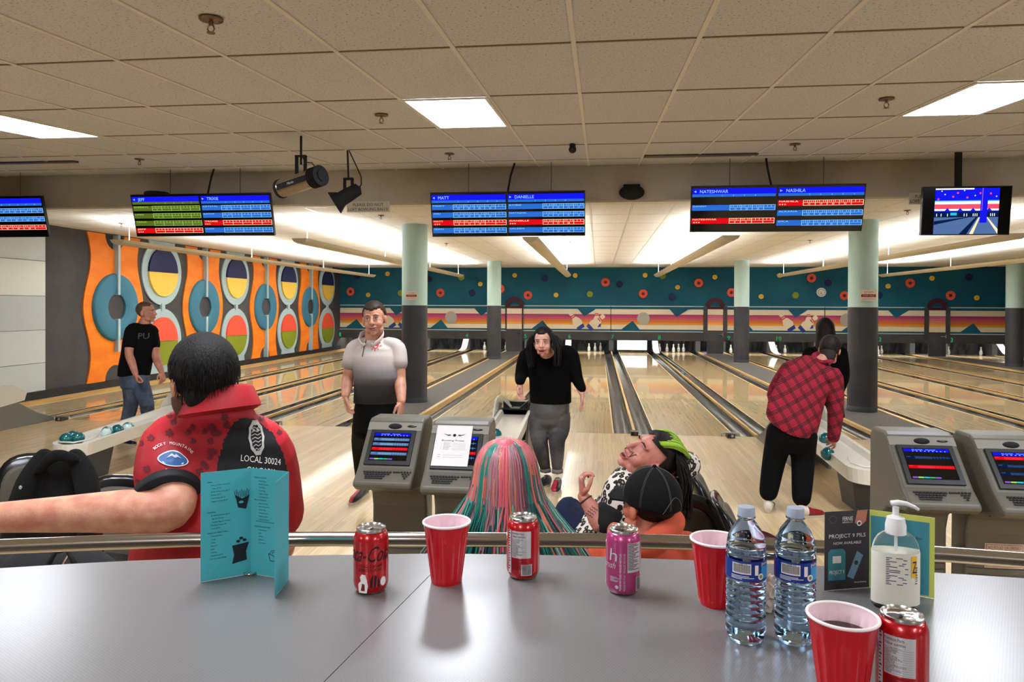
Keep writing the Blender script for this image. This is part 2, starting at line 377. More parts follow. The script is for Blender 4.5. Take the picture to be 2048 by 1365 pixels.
for px, py, k in sorted(dots):
    c = ony(px, py, YF); order[k] = order.get(k, 0)+1; i = order[k]
    ln = min(CX, key=lambda n: abs(CX[n]-c.x)); lv = 'high' if c.z > 2.68 else 'low'
    sd = 'left side of' if c.x < CX[ln]-.25 else 'right side of' if c.x > CX[ln]+.25 else 'middle of'
    lab = f'{dn[k]}, {lv} on teal wall over {sd} lane {WORD[ln]}'
    o = thing('wall_disc', lab, 'wall disc', (c.x, YF-.01, c.z), 'round discs on the teal end wall')
    ax = (0, -1, 0)
    if k == 'n': M().lathe([(.125, 0), (.125, .02), (.118, .03)], c, 28, axis=ax).build('disc', m_navy, o)
    if k == 'o': M().lathe([(.118, 0), (.118, .02), (.11, .03)], c, 28, axis=ax).build('disc', m_olive, o)
    if k == 'y':
        M().lathe([(.088, 0), (.088, .02), (.083, .03)], c, 24, axis=ax).build('disc', m_yel, o)
        M().lathe([(.055, .028), (.055, .034)], c, 20, axis=ax).build('centre', m_yel2, o)
    if k == 'r':
        M().lathe([(.055, .0), (.160, 0), (.163, .015), (.150, .035), (.065, .035)], c, 32, axis=ax, closed=True).build('ring', m_coral, o)
        M().lathe([(.056, .0), (.054, .012)], c, 20, axis=ax).build('centre', m_base, o)
        M().lathe([(.022, .012), (.020, .016)], c, 12, axis=ax).build('centre_dot', m_teal, o)
# clock
c = ony(1340+1768/5.851, 520+381/5.851, YF); o = thing('wall_clock', 'round white wall clock with ticks beside a navy disc', 'clock', (c.x, YF, c.z))
M().lathe([(.165, 0), (.165, .04), (.15, .045)], c, 32, axis=(0, -1, 0)).build('case', m_white, o)
m = M(); F = Flat(m, (c.x, YF-.046, c.z), (1, 0, 0), (0, 0, 1), .002); F.disc(0, 0, .148, 1, 0, 28)
for k in range(12):
    a = k*PI/6; F.line([(.10*math.cos(a), .10*math.sin(a)), (.135*math.cos(a), .135*math.sin(a))], .022, 0)
m.build('dial', [m_base, m_white], o)
m = M(); F = Flat(m, (c.x, YF-.05, c.z), (1, 0, 0), (0, 0, 1), .002); F.line([(0, 0), (-.05, -.06)], .016, 0); F.line([(0, 0), (.02, -.11)], .01, 0); m.build('hands', m_base, o)
# doors in the end wall
m_maroon = mat('arch_maroon', (70, 26, 44), .7)
for i, (px0, px1, posts) in enumerate(((1013, 1045, 0), (1413.5, 1446.5, 1), (1855, 1890.5, 1))):
    xa, xb = ony(px0, 650, YF).x, ony(px1, 650, YF).x
    d = tag(M().box(xa, xb, YF-.07, YF-.045, .04, 1.70).build('door_%d' % (i+1), m_dark), kind='structure')
    m = M(); Y = YF-.072
    m.box(xa+.02, xb-.02, Y-.002, Y, .90, 1.68, 0)
    for k in range(10): z1 = 1.475-k*.039; m.box(xa+.02, xb-.02, Y-.005, Y-.001, z1-.033, z1, 1+k)
    m.build('door_mural', [m_cream]+m_stripe, d)
    M().box(xa, xb, YF-.08, YF-.04, 1.68, 1.79).build('door_head', m_maroon, d)
    cx = (xa+xb)/2; w = (xb-xa)/2+.05
    M().ring2(circ((cx, YF-.08, 1.77), w, 24, 0, PI, 'xz')+[(cx-w, YF-.08, 1.76), (cx+w, YF-.08, 1.76)], circ((cx, YF-.08, 1.77), w*.52, 24, 0, PI, 'xz')+[(cx-w*.52, YF-.08, 1.765), (cx+w*.52, YF-.08, 1.765)], (0, .06, 0)).build('door_arch', m_maroon, d)
    for s, x in ((-1, xa), (1, xb)):
        pw = .13 if posts else .035
        M().box(min(x, x+s*pw), max(x, x+s*pw), YF-.09, YF-.04, .5 if posts else .84, 1.79).build('door_post', m_dark if posts else m_base, d)
    m = M().box(xb-.20, xb-.03, YF-.12, YF-.10, .745, .765); m.box(xb-.05, xb-.02, YF-.13, YF-.07, .69, .82); m.build('door_handle', mat('chrome', (215, 215, 215), .15, 1), d)
# pit area below the board
WPIT = tag(M().box(XL, XR, 29.6, 29.7, -.3, .9).build('wall_pit', mat('pit_curtain', (104, 104, 106), .85, var=('noise', 3, (58, 58, 60), (.4, .6), (2, 1, .6)))), kind='structure')
M().box(XL, XR, 27.5, 29.65, .62, .7).build('pit_ceiling', m_base, WPIT)
M().box(XL+.1, XR-.1, 27.62, 27.74, .605, .618).build('pin_light_tube', glow('pin_light', (255, 250, 240), 9), WPIT)
m_chr = mat('brushed_rail', (205, 205, 205), .28, .8)
track_at = {3: 'lanes three and four', 7: 'lanes seven and eight', 9: 'lanes nine and ten', 13: 'lanes thirteen and fourteen', 5: 'lanes five and six', 1: 'lanes one and two', 11: 'lanes eleven and twelve'}
for n, x0, p, first, last in LANES:
    if n in track_at:
        x = x0+p; t = thing('ball_return_track', f'pale curved ball return track standing between {track_at[n]}', 'ball track', (x, 27.4, 0), 'curved ball return tracks at the pin ends')
        pts = [(28.2, .49), (28.05, .40), (27.9, .27), (27.72, .15), (27.45, .08), (27.0, .05)]
        vs = []; fs = []
        for y, z in pts: vs += [(x-.09, y-.12, z), (x+.09, y-.12, z)]
        vs = [(vx, vy, vz) for vx, vy, vz in vs]
        m = M().add(vs, [(2*i, 2*i+1, 2*i+3, 2*i+2) for i in range(len(pts)-1)])
        for s in (-1, 1): m.tube([(x+s*.09, y-.13, z+.015) for y, z in pts], .02, 8)
        m.build('curved_track', mat('track_pale', (214, 214, 210), .3), t)
# pins --------------------------------------------------------------
m_pin = mat('pin_white', (240, 238, 232), .18, coat=.5); m_pinr = mat('pin_band', (180, 186, 196), .5)
pr = [(.030, 0), (.045, .006), (.058, .05), (.062, .09), (.055, .14), (.036, .19), (.024, .225), (.023, .24), (.030, .27), (.031, .29), (.022, .312), (.0, .32)]
pin0 = thing('bowling_pin', 'x', 'bowling pin', (0, 0, 0), 'white five-pin bowling pins')
M().lathe(pr, (0, 0, 0), 16).build('pin_body', m_pin, pin0, smooth=True)
M().lathe([(.0632, .078), (.0635, .085), (.0615, .10), (.060, .103)], (0, 0, 0), 16).build('rubber_band', m_pinr, pin0, smooth=True)
used = False
pins = {2: ((858, 'right corner'),), 3: ((933, 'right corner'),), 4: ((969, 'left of the column'), (1012, 'right of the column')), 6: ((1178, 'front'), (1190, 'middle'), (1201, 'back')),
        8: ((1319, 'left corner'), (1334, 'left of its centre'), (1347, 'centre'), (1357, 'right of its centre'), (1367, 'right corner')), 9: ((1445, 'left'), (1461.5, 'beside the column')),
        10: ((1534, 'back by the curved track'), (1552.5, 'middle'), (1570, 'right')), 12: ((1756, 'left'), (1763, 'right back')), 13: ((1867.5, 'left'), (1891, 'front right'), (1897, 'back right')), 14: ((1962, 'left'), (1989, 'front right'), (1991, 'back right'))}
for n, L_ in pins.items():
    for px, w in L_:
        y = 28.75+(.3 if 'back' in w else 0)-(.25 if w in ('front', 'centre', 'front right', 'beside the column') else 0)
        x = ony(px, 690, y).x; lb = f'white bowling pin standing on lane {WORD[n]}, {w}' if len(L_) > 1 else f'only bowling pin in view on lane {WORD[n]}'
        if not used: o = pin0; o.location = (x, y, .002); o['label'] = lb; used = True
        else: dup(pin0, (x, y, .002), label=lb)
x0 = ony(1234.5, 690, 27.7).x; x1 = ony(1294, 690, 27.7).x
o = thing('sweep_board', 'bright white sweep board lowered across lane 7', 'sweep board', ((x0+x1)/2, 27.75, 0))
M().box(x0, x1, 27.72, 27.77, .12, .60).build('board', mat('sweep_white_glow', (250, 250, 246), .4, emit=.35), o)  # unlit board; a faint glow in its white stands in for bright lighting
for x in (x0+.05, x1-.05): M().box(x-.02, x+.02, 27.77, 28.3, .5, .58).build('arm', m_chr, o)
# left wall ----------------------------------------------------------
wl = tag(M().box(XL-.2, XL, 12.13, 29.7, .0, CEILZ+.05).build('wall_left', m_dark), kind='structure')
tag(M().box(XL-.001, XL+.05, 11.0, 27.3, .0, .19).build('baseboard_left', m_base), kind='structure')
w2 = tag(M().box(XL-.2, XL-.03, 2.5, 12.13, 0, CEILZ+.05).build('wall_left_entry', m_dark), kind='structure')
zs = (.19, .70, 1.30, 1.92, 2.56, 3.24)
for i in range(5):
    c = [(196, 206, 208), (205, 212, 214), (184, 192, 196), (214, 220, 218), (192, 200, 202)][i]
    mm = mat('white_panel_%d' % i, c, .16 if i < 2 else .4, bump=('wave', 2.2, .5 if i < 2 else 0, (.6, .6, 1.6)))
    p = tag(M().box(XL-.03, XL+.012, 8.6, 12.11, zs[i]+.004, zs[i+1]-.004).build('wall_panel', mm),
            f'pale glossy wall sheet at the left end, {["lowest", "second from floor", "middle", "second from ceiling", "topmost"][i]} of five', 'wall panel')
ART = 3.42
for k in range(4):
    yc = 14.01+ART*k; X = XL+.001; w_ = ['nearest', 'second', 'third', 'farthest'][k]
    o = thing('orange_wall_panel', f'wavy orange wall panel with a padded blue ring, {w_} along the charcoal wall', 'wall panel', (XL, yc, .2), 'wavy orange panels on the side wall')
    def halfw(z): return .835+.105*math.cos((z-1.72)*2*PI/2.0)
    pts = [(X, yc-halfw(.19+3.03*i/40), .19+3.03*i/40) for i in range(41)]
    arcT = [(X, yc-.31*math.cos(t), 3.22-.31*math.sin(t)) for t in [PI*i/14 for i in range(15)]]
    arcB = [(X, yc+.31*math.cos(t), .19+.31*math.sin(t)) for t in [PI*i/14 for i in range(15)]]
    out = pts+arcT+[(X, yc+(yc-p[1]), p[2]) for p in pts[::-1]]+arcB
    m = M().prism(out, (.03, 0, 0)); m.build('orange_panel', m_orange, o)
    M().lathe([(.28, .03), (.28, .075), (.32, .095), (.66, .095), (.70, .075), (.71, .03)], (XL, yc, 1.71), 48, axis=(1, 0, 0), closed=True).build('padded_ring', m_blue, o, smooth=True, angle=60)
    M().lathe([(.281, .031), (.281, .036)], (XL, yc, 1.71), 32, axis=(1, 0, 0)).build('ring_hole', m_dark, o)
    M().box(XL, XL+.125, yc-.035, yc+.035, 1.97, 3.22).build('light_bar', m_lblue, o)
    M().box(XL, XL+.125, yc-.035, yc+.035, .78 if k == 0 else .19, 1.47).build('light_bar', m_lblue, o)
    yo = yc+1.65
    o = thing('oval_wall_panel', f'light blue panel with navy-yellow disc over coral-green disc, {w_} along the charcoal wall', 'wall panel', (XL, yo, .2), 'light blue disc panels on the side wall')
    for up in (1, 0):
        zc = 2.52 if up else .92; s = 1 if up else -1; ze = 3.23 if up else .19
        a0 = math.radians(52)
        arc = [(X, yo+.76*math.cos(t), zc+s*.76*math.sin(t)) for t in [a0-(PI+2*a0)*i/36 for i in range(37)]]
        arc += [(X, yo-.50, ze), (X, yo+.50, ze)]
        M().prism(arc, (.03, 0, 0)).build('backing_panel', m_lblue, o)
        for half, mm in ((1, m_navy if up else m_coral), (0, m_yel if up else m_olive)):
            z0 = zc+.004 if half else zc-.004; r = .555
            aa = circ((XL+.03, yo, z0), r, 20, 0, PI) if half else circ((XL+.03, yo, z0), r, 20, PI, 2*PI)
            m = M().prism(aa, (.045, 0, 0)); m.build('padded_half_disc', mm, o)
    M().box(XL, XL+.06, yo-.06, yo+.06, 1.63, 1.79).build('link_bar', m_lblue, o)
# right and rear walls (out of frame; they close the room)
tag(M().box(XR, XR+.2, -5, 29.7, 0, 3.6).build('wall_right', m_paint), kind='structure')
tag(M().box(-14, XR, -5.2, -5, 0, 3.6).build('wall_rear', m_paint), kind='structure')
tag(M().box(-14.2, -14, -5, 10, 0, 3.6).build('wall_side_concourse', m_paint), kind='structure')
# bulkhead ------------------------------------------------------------
YB = 8.98
tag(M().box(-12, XR, YB, YB+.16, 3.085, 3.62).build('wall_bulkhead', m_paint), kind='structure')
# near ceiling: slopes up towards the lanes ---------------------------
S = 1.18
slp = Matrix.Rotation(math.atan(.08), 4, 'X')
ce = M()
ce.add([(-14, -5, nearz(-5)+.03), (XR, -5, nearz(-5)+.03), (XR, YB, nearz(YB)+.03), (-14, YB, nearz(YB)+.03)], [(0, 1, 2, 3)])
ce = tag(ce.build('ceiling', m_tile), kind='structure')
rows = [3.60-2*S+S*i for i in range(6)]+[YB]
tiles = M(); tm = M().box(.012, .598, .010, S-.010, 0, .012); proto = tm.build('ceiling_tile', m_tile, ce)
trof = {}
LIGHTS = [(-4.97, 1), (-1.34, 1), (2.31, 1)]   # x of the light, row index
def isl(xi, r): return any(abs(xi-lx) < .2 for lx, _ in LIGHTS) and r == 3
first = True; bars = M()
xs = [-.13+.61*i for i in range(-23, 28)]
def visx(y): return (-.97*y-.6, .60*y+.8)
for r in range(6):
    y0, y1 = rows[r], min(rows[r+1], YB)
    for x in xs:
        lo, hi = visx(y1)
        if x+.61 < lo or x > hi or isl(x, r): continue
        pass
        if first: t = proto; first = False
        else: t = proto.copy(); COL.objects.link(t)
        t.parent = ce; t.matrix_parent_inverse = Matrix.Identity(4)
        sy = (y1-y0)/S
        t.matrix_world = Matrix.Translation((x, y0, nearz(y0)+.004)) @ slp @ Matrix.Diagonal((1, sy, 1, 1))
gz = lambda y: nearz(y)-.002
for x in xs:
    bars.add([(x-.012, -4, gz(-4)), (x+.012, -4, gz(-4)), (x+.012, YB, gz(YB)), (x-.012, YB, gz(YB))], [(0, 3, 2, 1)])
    bars.add([(x-.012, -4, gz(-4)+.02), (x-.012, -4, gz(-4)), (x-.012, YB, gz(YB)), (x-.012, YB, gz(YB)+.02)], [(0, 1, 2, 3)])
    bars.add([(x+.012, -4, gz(-4)+.02), (x+.012, -4, gz(-4)), (x+.012, YB, gz(YB)), (x+.012, YB, gz(YB)+.02)], [(3, 2, 1, 0)])
bars.build('ceiling_grid', m_grid, ce)
bars = M()
for y in [3.6+S*i for i in range(-6, 5)]: bars.box(-14, XR, y-.004, y+.004, gz(y)+.001, gz(y)+.015)
bars.build('ceiling_cross_shadow_lines', mat('grid_shadow', (150, 138, 120), .7), ce)  # thin strips coloured as the shadow line where tile rows abut
def troffer(x, y, label, vis=True):
    o = thing('ceiling_light', label, 'ceiling light', (x, y, nearz(y)), 'recessed fluorescent ceiling lights')
    z0, z1 = nearz(y)-.006, nearz(y+S)-.006
    M().add([(x+.03, y+.03, z0), (x+.58, y+.03, z0), (x+.58, y+S-.03, z1), (x+.03, y+S-.03, z1)], [(0, 3, 2, 1)]).build('diffuser', m_troff, o)
    m = M(); O = [(x+.005, y+.005, z0-.003), (x+.605, y+.005, z0-.003), (x+.605, y+S-.005, z1-.003), (x+.005, y+S-.005, z1-.003)]
    I = [(x+.03, y+.03, z0-.003), (x+.58, y+.03, z0-.003), (x+.58, y+S-.03, z1-.003), (x+.03, y+S-.03, z1-.003)]
    m.ring2(O, I, (0, 0, .008)); m.build('frame', m_grid, o)
yl = 3.6+S
troffer(-5.01, yl, 'bright recessed ceiling light at the left edge'); troffer(-1.35, yl, 'bright recessed ceiling light left of centre, above the column'); troffer(2.31, yl, 'bright recessed ceiling light at the right edge')
for x in (-5.01, -1.35, 2.31, 5.97):
    for y, w in ((3.6-2*S, 'over the counter'), (3.6-5*S, 'behind the camera')): troffer(x, y, f'recessed ceiling light out of frame {w}, {dict([(-5.01, "far left"), (-1.35, "near centre"), (2.31, "right"), (5.97, "far right")])[x]}')
# air slots
o = tag(M().box(.49, 1.71, 8.05, 8.13, nearz(8.05)-.012, nearz(8.1)+.01).build('air_slot', mat('slot_dark', (70, 60, 50), .5)), 'long dark air slot in the ceiling tile right of centre', 'air vent')
tag(M().box(-8.2, -5.9, 7.5, 7.58, nearz(7.5)-.012, nearz(7.55)+.01).build('air_slot', MATS['slot_dark']), 'long dark air slot in the ceiling near the left edge', 'air vent')
# far ceiling ----------------------------------------------------------
cf = tag(M().add([(-11, YB, CEILZ+.03), (XR, YB, CEILZ+.03), (XR, 30, CEILZ+.03), (-11, 30, CEILZ+.03)], [(0, 1, 2, 3)]).build('ceiling_lanes', m_tile2), kind='structure')
tm = M().box(.015, .595, .015, 1.205, 0, .012).build('ceiling_tile', m_tile2, cf); cnt = 0; rest = M()
cells = [(x*.61-.13, 9.14+1.22*r) for r in range(15) for x in range(-17, 27)]
cells = [c for c in cells if visx(c[1]+1.2)[0]-.4 < c[0] < visx(c[1]+1.2)[1]+.3]
for x, y in cells:
    if cnt < 296:
        t = tm if cnt == 0 else tm.copy()
        if cnt: COL.objects.link(t)
        t.parent = cf; t.matrix_parent_inverse = Matrix.Identity(4); t.location = (x, y, CEILZ); cnt += 1
    else: rest.box(x+.015, x+.595, y+.015, min(y+1.205, YF), CEILZ, CEILZ+.012)
tag(rest.build('far_ceiling_tiles', m_tile2, cf), kind='stuff')
bars = M()
for i in range(-17, 28): bars.box(i*.61-.142, i*.61-.118, 9.14, YF, CEILZ-.002, CEILZ+.02)
for r in range(16): bars.box(-10.5, XR, 9.13+1.22*r, 9.15+1.22*r, CEILZ-.002, CEILZ+.02)
bars.build('ceiling_grid', m_grid, cf)
# suspended uplights ----------------------------------------------------
m_fix = mat('fixture_beige', (196, 184, 158), .5)
fx = [(ony(px, 550, 24.9).x, nm) for px, nm in ((745, 'nearest the painted wall'), (921, 'crossing behind the column by the man in white'), (1135, 'centre, ending above the crossed pins'), (1315, 'right of centre'), (1561, 'passing behind the large column'), (1765, 'nearest the right edge'))]
for x, nm_ in fx:
    o = thing('suspended_uplight', f'long beige uplight trough over the lanes, {nm_}', 'light fixture', (x, 18, 2.8), 'long uplight troughs over the lanes')
    zt = 2.86
    pr_ = [(x-.13, zt), (x-.10, zt-.05), (x-.03, zt-.085), (x+.03, zt-.085), (x+.10, zt-.05), (x+.13, zt), (x+.115, zt), (x+.09, zt-.04), (x+.02, zt-.07), (x-.02, zt-.07), (x-.09, zt-.04), (x-.115, zt)]
    M().prism([(a, 11.2, b) for a, b in pr_], (0, 13.7, 0)).build('trough', m_fix, o)
    for y in (11.2, 24.9): M().prism([(a, y-.02 if y < 12 else y, b) for a, b in pr_[:6]], (0, .02, 0)).build('end_cap', m_fix, o)
    M().add([(x-.05, 11.4, zt-.025), (x+.05, 11.4, zt-.025), (x+.05, 24.7, zt-.025), (x-.05, 24.7, zt-.025)], [(0, 1, 2, 3)]).build('lamp_tube', m_upl, o)
    for y in (11.5, 15.9, 20.3, 24.5): M().tube([(x, y, zt-.06), (x, y, CEILZ+.01)], .006, 6).build('hanger', m_grid, o)
# columns ----------------------------------------------------------------
m_cold = mat('column_charcoal', (58, 60, 66), .55, var=('noise', 3, (52, 54, 60), (.4, .6))); m_coll = mat('column_pale_blue', (176, 204, 200), .6)
for i, (x, y, w) in enumerate(((-3.19, 12.75, 'by the man in white'), (-3.19, 23.4, 'at the far end left of lane five'), (4.36, 23.4, 'at the far end left of lane nine'), (4.33, 12.75, 'beside the person in plaid'), (12.3, 23.2, 'at the right edge'))):
    if i in (0, 3): x = ony((829, 0, 0, 1725)[i], 700, 12.75).x
    else: x = ony((988, 1483, 2029)[(1, 2, 4).index(i)], 650, y).x
    o = thing('column', f'charcoal and pale blue round column {w}', 'column', (x, y, 0), 'two-tone round columns'); o['kind'] = 'thing'
    r = .232
    M().lathe([(r, .035), (r, 1.78)], (x, y, 0), 40).build('lower_shaft', m_cold, o, smooth=True, angle=50)
    M().lathe([(r-.002, 1.78), (r-.002, CEILZ+.0)], (x, y, 0), 40).build('upper_shaft', m_coll, o, smooth=True, angle=50)
    M().lathe([(r+.004, .035), (r+.004, .12), (r, .125)], (x, y, 0), 40).build('base_band', m_cold, o, smooth=True, angle=50)
    if i in (0, 3):
        s = M(); sx = (822.5, 1736)[i == 3]; p = ony(sx, 592, y-.235); F = Flat(s, (p.x-.10, y-.247 if i == 0 else y-.25, p.z-.07), (1, 0, 0), (0, 0, 1), .0015)
        if i == 3: F = Flat(s, (p.x-.125, y-.25, p.z-.085), (1, 0, 0), (0, 0, 1), .0015)
        k = 1 if i == 0 else 1.22
        s.box(F.o.x, F.o.x+.21*k, F.o.y+.0005, F.o.y+.004, F.o.z, F.o.z+.15*k, 0)
        F.text('STOP!', .105*k, .105*k, .026*k, 1, 1, al='c', w=.11*k); F.rect(.01*k, .052*k, .20*k, .09*k, 1); F.text('STAFF ONLY', .105*k, .062*k, .017*k, 0, 2, al='c', w=.15*k)
        F.text('BEYOND THIS POINT', .105*k, .018*k, .014*k, 1, 1, al='c', w=.15*k)
        tag(s.build('warning_sign', [mat('sign_cream', (226, 214, 196), .6), mat('sign_red', (150, 30, 30), .6)]), f'small red and cream STOP sign on the column {"by the man in white" if i == 0 else "beside the person in plaid"}', 'sign')
# ================================================================ HANGING EQUIPMENT
m_blk = mat('black_plastic', (14, 14, 15), .35); m_blk2 = mat('black_matt', (20, 20, 21), .8); m_scr = mat('screen_black', (4, 4, 6), .12, emit=0)
m_wire = mat('wire_grey', (90, 84, 74), .4, .6)
SC = [glow('scr_blue', (20, 24, 235), 1.0), glow('scr_azure', (44, 112, 214), .9), glow('scr_red', (222, 12, 24), 1.0), glow('scr_olive', (96, 116, 34), .85), glow('scr_light', (150, 214, 255), 1.0), glow('scr_cream', (255, 236, 190), 1.0),
      m_scr, glow('scr_lime', (170, 226, 110), .9), glow('scr_navy', (10, 34, 80), .8), glow('scr_violet', (150, 92, 226), .9), glow('scr_cyan', (50, 200, 226), .9), glow('scr_green', (60, 190, 110), .9), glow('scr_slate', (92, 122, 178), .8), glow('scr_pink', (255, 84, 110), .9), glow('scr_white', (250, 250, 250), 1.0)]
def score_half(F, W, H, head, arrow, rows, hc=1, nums='12345', lite=False):
    """one display of a score board: rows = (y0, colour, name, scores, first frame x, active)"""
    F.rect(0, H*.84, W, H*.97, 0); ax = .035*W
    if arrow < 0: F.poly([(ax*.5, H*.90), (ax*1.3, H*.925), (ax*1.3, H*.875)][::-1] if 0 else [(ax*.5, H*.90), (ax*1.3, H*.875), (ax*1.3, H*.925)], 4, 2)
    else: F.poly([(ax*1.3, H*.90), (ax*.5, H*.925), (ax*.5, H*.875)], 4, 2)
    F.text(head, .09*W, H*.865, H*.075, 4, 2)
    F.rect(0, H*.78, W, H*.84, hc)
    for i, t in enumerate(nums): F.text(t, W*(.36+.13*i), H*.792, H*.035, 4 if hc == 1 else 7, 2)
    for y0, c, name, sco, gx, act in rows:
        lc = {1: 4, 2: 5, 3: 7}[c]; y1 = y0+.125
        F.rect(0, H*y0, W, H*y1, c); F.text(name, .015*W, H*(y1-.045), H*.036, lc, 2, w=len(name)*.032*W)
        if act: 
            for k in range(3):
                x = .02*W+k*.03*W; d = -act
                F.poly([(x, H*(y0+.03)), (x+.018*W, H*(y0+.012)), (x+.018*W, H*(y0+.048))] if act < 0 else [(x+.018*W, H*(y0+.03)), (x, H*(y0+.048)), (x, H*(y0+.012))], 5, 2)
        n = 5 if gx < .45 else 4; cw = (1-gx)/n; t = .0022*W*1.5
        F.rect(gx*W, H*y0, W, H*(y0+.008), lc, 2); F.rect(gx*W, H*(y1-.008), W, H*y1, lc, 2); F.rect(gx*W, H*(y0+.062), W, H*(y0+.068), lc, 2)
        for i in range(n+1):
            x = (gx+cw*i)*W; F.rect(x-t, H*y0, x+t, H*y1, lc, 2)
            if i < n:
                for q in (1, 2): xx = x+cw*W*q/3; F.rect(xx-t*.7, H*(y0+.066), xx+t*.7, H*y1, lc, 2)
                if i < len(sco):
                    F.text(sco[i], x+cw*W*.5, H*(y0+.012), H*.045, lc, 2, al='c')
                    for q, ch in enumerate(('5-3', 'X-2', '/35', '2-5', '53-')[(i+len(name)) % 5]): F.text(ch, x+cw*W*(q+.5)/3, H*(y0+.075), H*.038, lc, 2, al='c')
def board(name, label, px, ytop, halves, group, ysc=8.5, w=.93, lean=.145, wires=()):
    """two side-by-side displays, top edge at pixel px,ytop; leaning: bottom edge farther"""
    P = ony(px, ytop, ysc); H = .535; o = thing(name, label, 'score screen', (P.x, ysc, P.z), group)
    ey = Vector((0, -lean, H)).normalized(); ex = Vector((1, 0, 0)); L = H
    base = Vector((P.x, ysc, P.z))-ey*L
    for i, hv in enumerate(halves):
        b = base+ex*(w*i); m = M(); n = ex.cross(ey)
        m.add([b+ex*x+ey*y+n*z for z in (-.045, 0) for y in (0, L) for x in (.001, w-.001)], [(0, 2, 3, 1), (4, 5, 7, 6), (0, 1, 5, 4), (2, 6, 7, 3), (0, 4, 6, 2), (1, 3, 7, 5)])
        cs = m.build('display_case', m_blk, o)
        m = M(); F = Flat(m, b+ex*.014+ey*.014+n*.001, ex, ey, .0012); F.rect(0, 0, w-.028, L-.026, 6, 0)
        hv(F, w-.028, L-.026); m.build('screen_image', SC, cs)
    for wx_ in wires:
        q = P.x+wx_; yy = ysc+.01; M().tube([(q, yy, P.z-.02), (q, yy, nearz(yy)+.0)], .004, 6).build('hanging_wire', m_wire, o)
    return o, P
def H_(head, ar, rows, hc=1, nums='12345'): return lambda F, W, H: score_half(F, W, H, head, ar, rows, hc, nums)
Y4 = (.615, .43, .245, .06)
b1 = [H_('JEFF', -1, [(Y4[0], 3, 'SHERRYL', ('5',), .29, 0), (Y4[1], 3, 'LYNN', ('5',), .29, 0), (Y4[2], 3, 'TRINA', (), .29, 0), (Y4[3], 2, 'JEFF', (), .29, -1)], 3),
      H_('TRIXIE', 1, [(Y4[0], 1, 'CRYSTAL', ('13',), .29, 0), (Y4[1], 1, 'KATHY', ('7',), .29, 0), (Y4[2], 2, 'TRIXIE', (), .29, 1), (Y4[3], 1, 'LUCY', (), .29, 0)])]
b2 = [H_('MATT', -1, [(Y4[0], 1, 'PADDY', ('13', '20', '30', '43'), .29, 0), (Y4[1], 1, 'ANU', ('13', '23', '30', '37'), .29, 0), (Y4[2], 2, 'MATT', ('5', '12', '19'), .29, -1), (Y4[3], 1, 'SEAN', ('8', '23', '23'), .29, 0)]),
      H_('DANIELLE', 1, [(Y4[0], 1, 'ROBIE', ('2', '12', '12', '17'), .46, 0), (Y4[1], 1, 'NATASHA', ('4', '9', '19', '23'), .46, 0), (Y4[2], 2, 'DANIELLE', ('7', '17', '24'), .46, 1), (Y4[3], 1, 'SALEEM', ('7', '20', '36'), .46, 0)], 1, '1234')]
b3 = [H_('NATESHWAR', -1, [(.47, 1, 'DANNY', ('15', '20', '25'), .46, 0), (.17, 2, 'NATESHWAR', ('0', '5'), .46, -1)], 1, '1234'),
      H_('NASHILA', 1, [(.56, 2, 'NASHILA', ('15', '17', '32', '32'), .30, 1), (.335, 1, 'ALKARIA', ('12', '37', '32', '37'), .30, 0), (.11, 1, 'SIKA', ('18', '25', '30', '30'), .30, 0)], 1, '23456')]
b0 = [H_('', -1, []), H_('', 1, [(Y4[0]-.02, 1, 'AL', ('0', '47', '54', '67', '72'), .12, 0), (Y4[1]-.05, 1, 'BO', ('60', '68', '83', '103', '108'), .12, 0), (Y4[2]-.08, 2, 'CY', ('25', '30', '34', '34'), .12, 0)], 1, '45678')]
G_ = 'pairs of score displays hanging from the ceiling'
x260 = ony(260, 390, 8.5).x
_, P = board('score_display', 'pair of score screens headed JEFF and TRIXIE, left rows olive green', 260, 390, b1, G_, wires=(.54, 1.47))
def cable(name, pts, r=.012, label=None): 
    o = tag(M().tube(pts, r, 8).build(name, m_blk2, smooth=True), label or 'black cable dropping from the ceiling to a score screen', 'cable'); return o
cable('power_cable', [(P.x+1.10, 8.55, nearz(8.55)), (P.x+1.06, 8.56, P.z+.22), (P.x+1.0, 8.57, P.z-.02)], label='black cable dropping to the JEFF and TRIXIE score screens')
M_ = M().lathe([(.15, 0), (.15, .03), (.13, .04)], (P.x+.30, 8.60, P.z+.005), 20); tag(M_.build('ceiling_puck', m_blk2), 'low black box on top of the JEFF score screen', 'box')
_, P = board('score_display', 'pair of score screens headed MATT and DANIELLE', 860, 386, b2, G_, wires=(.47, 1.46))
cable('power_cable', [(P.x+1.02, 8.55, nearz(8.55)), (P.x+.97, 8.56, P.z+.2), (P.x+.93, 8.57, P.z-.02)], label='black cable dropping to the MATT and DANIELLE score screens')
_, P = board('score_display', 'pair of score screens headed NATESHWAR and NASHILA', 1383, 373, b3, G_, w=.96, wires=(.43, 1.46))
cable('power_cable', [(P.x+.84, 8.55, nearz(8.55)), (P.x+.86, 8.56, P.z+.2), (P.x+.91, 8.57, P.z-.02)], label='black cable dropping to the NATESHWAR and NASHILA score screens')
x0 = ony(82, 392, 8.5).x; x0px, _ = proj((x0-1.86, 8.5, 3.17)); board('score_display', 'pair of score screens cut off by the left edge', x0px, proj((x0-1.86, 8.5, 3.171))[1], b0, G_, wires=(1.56,))
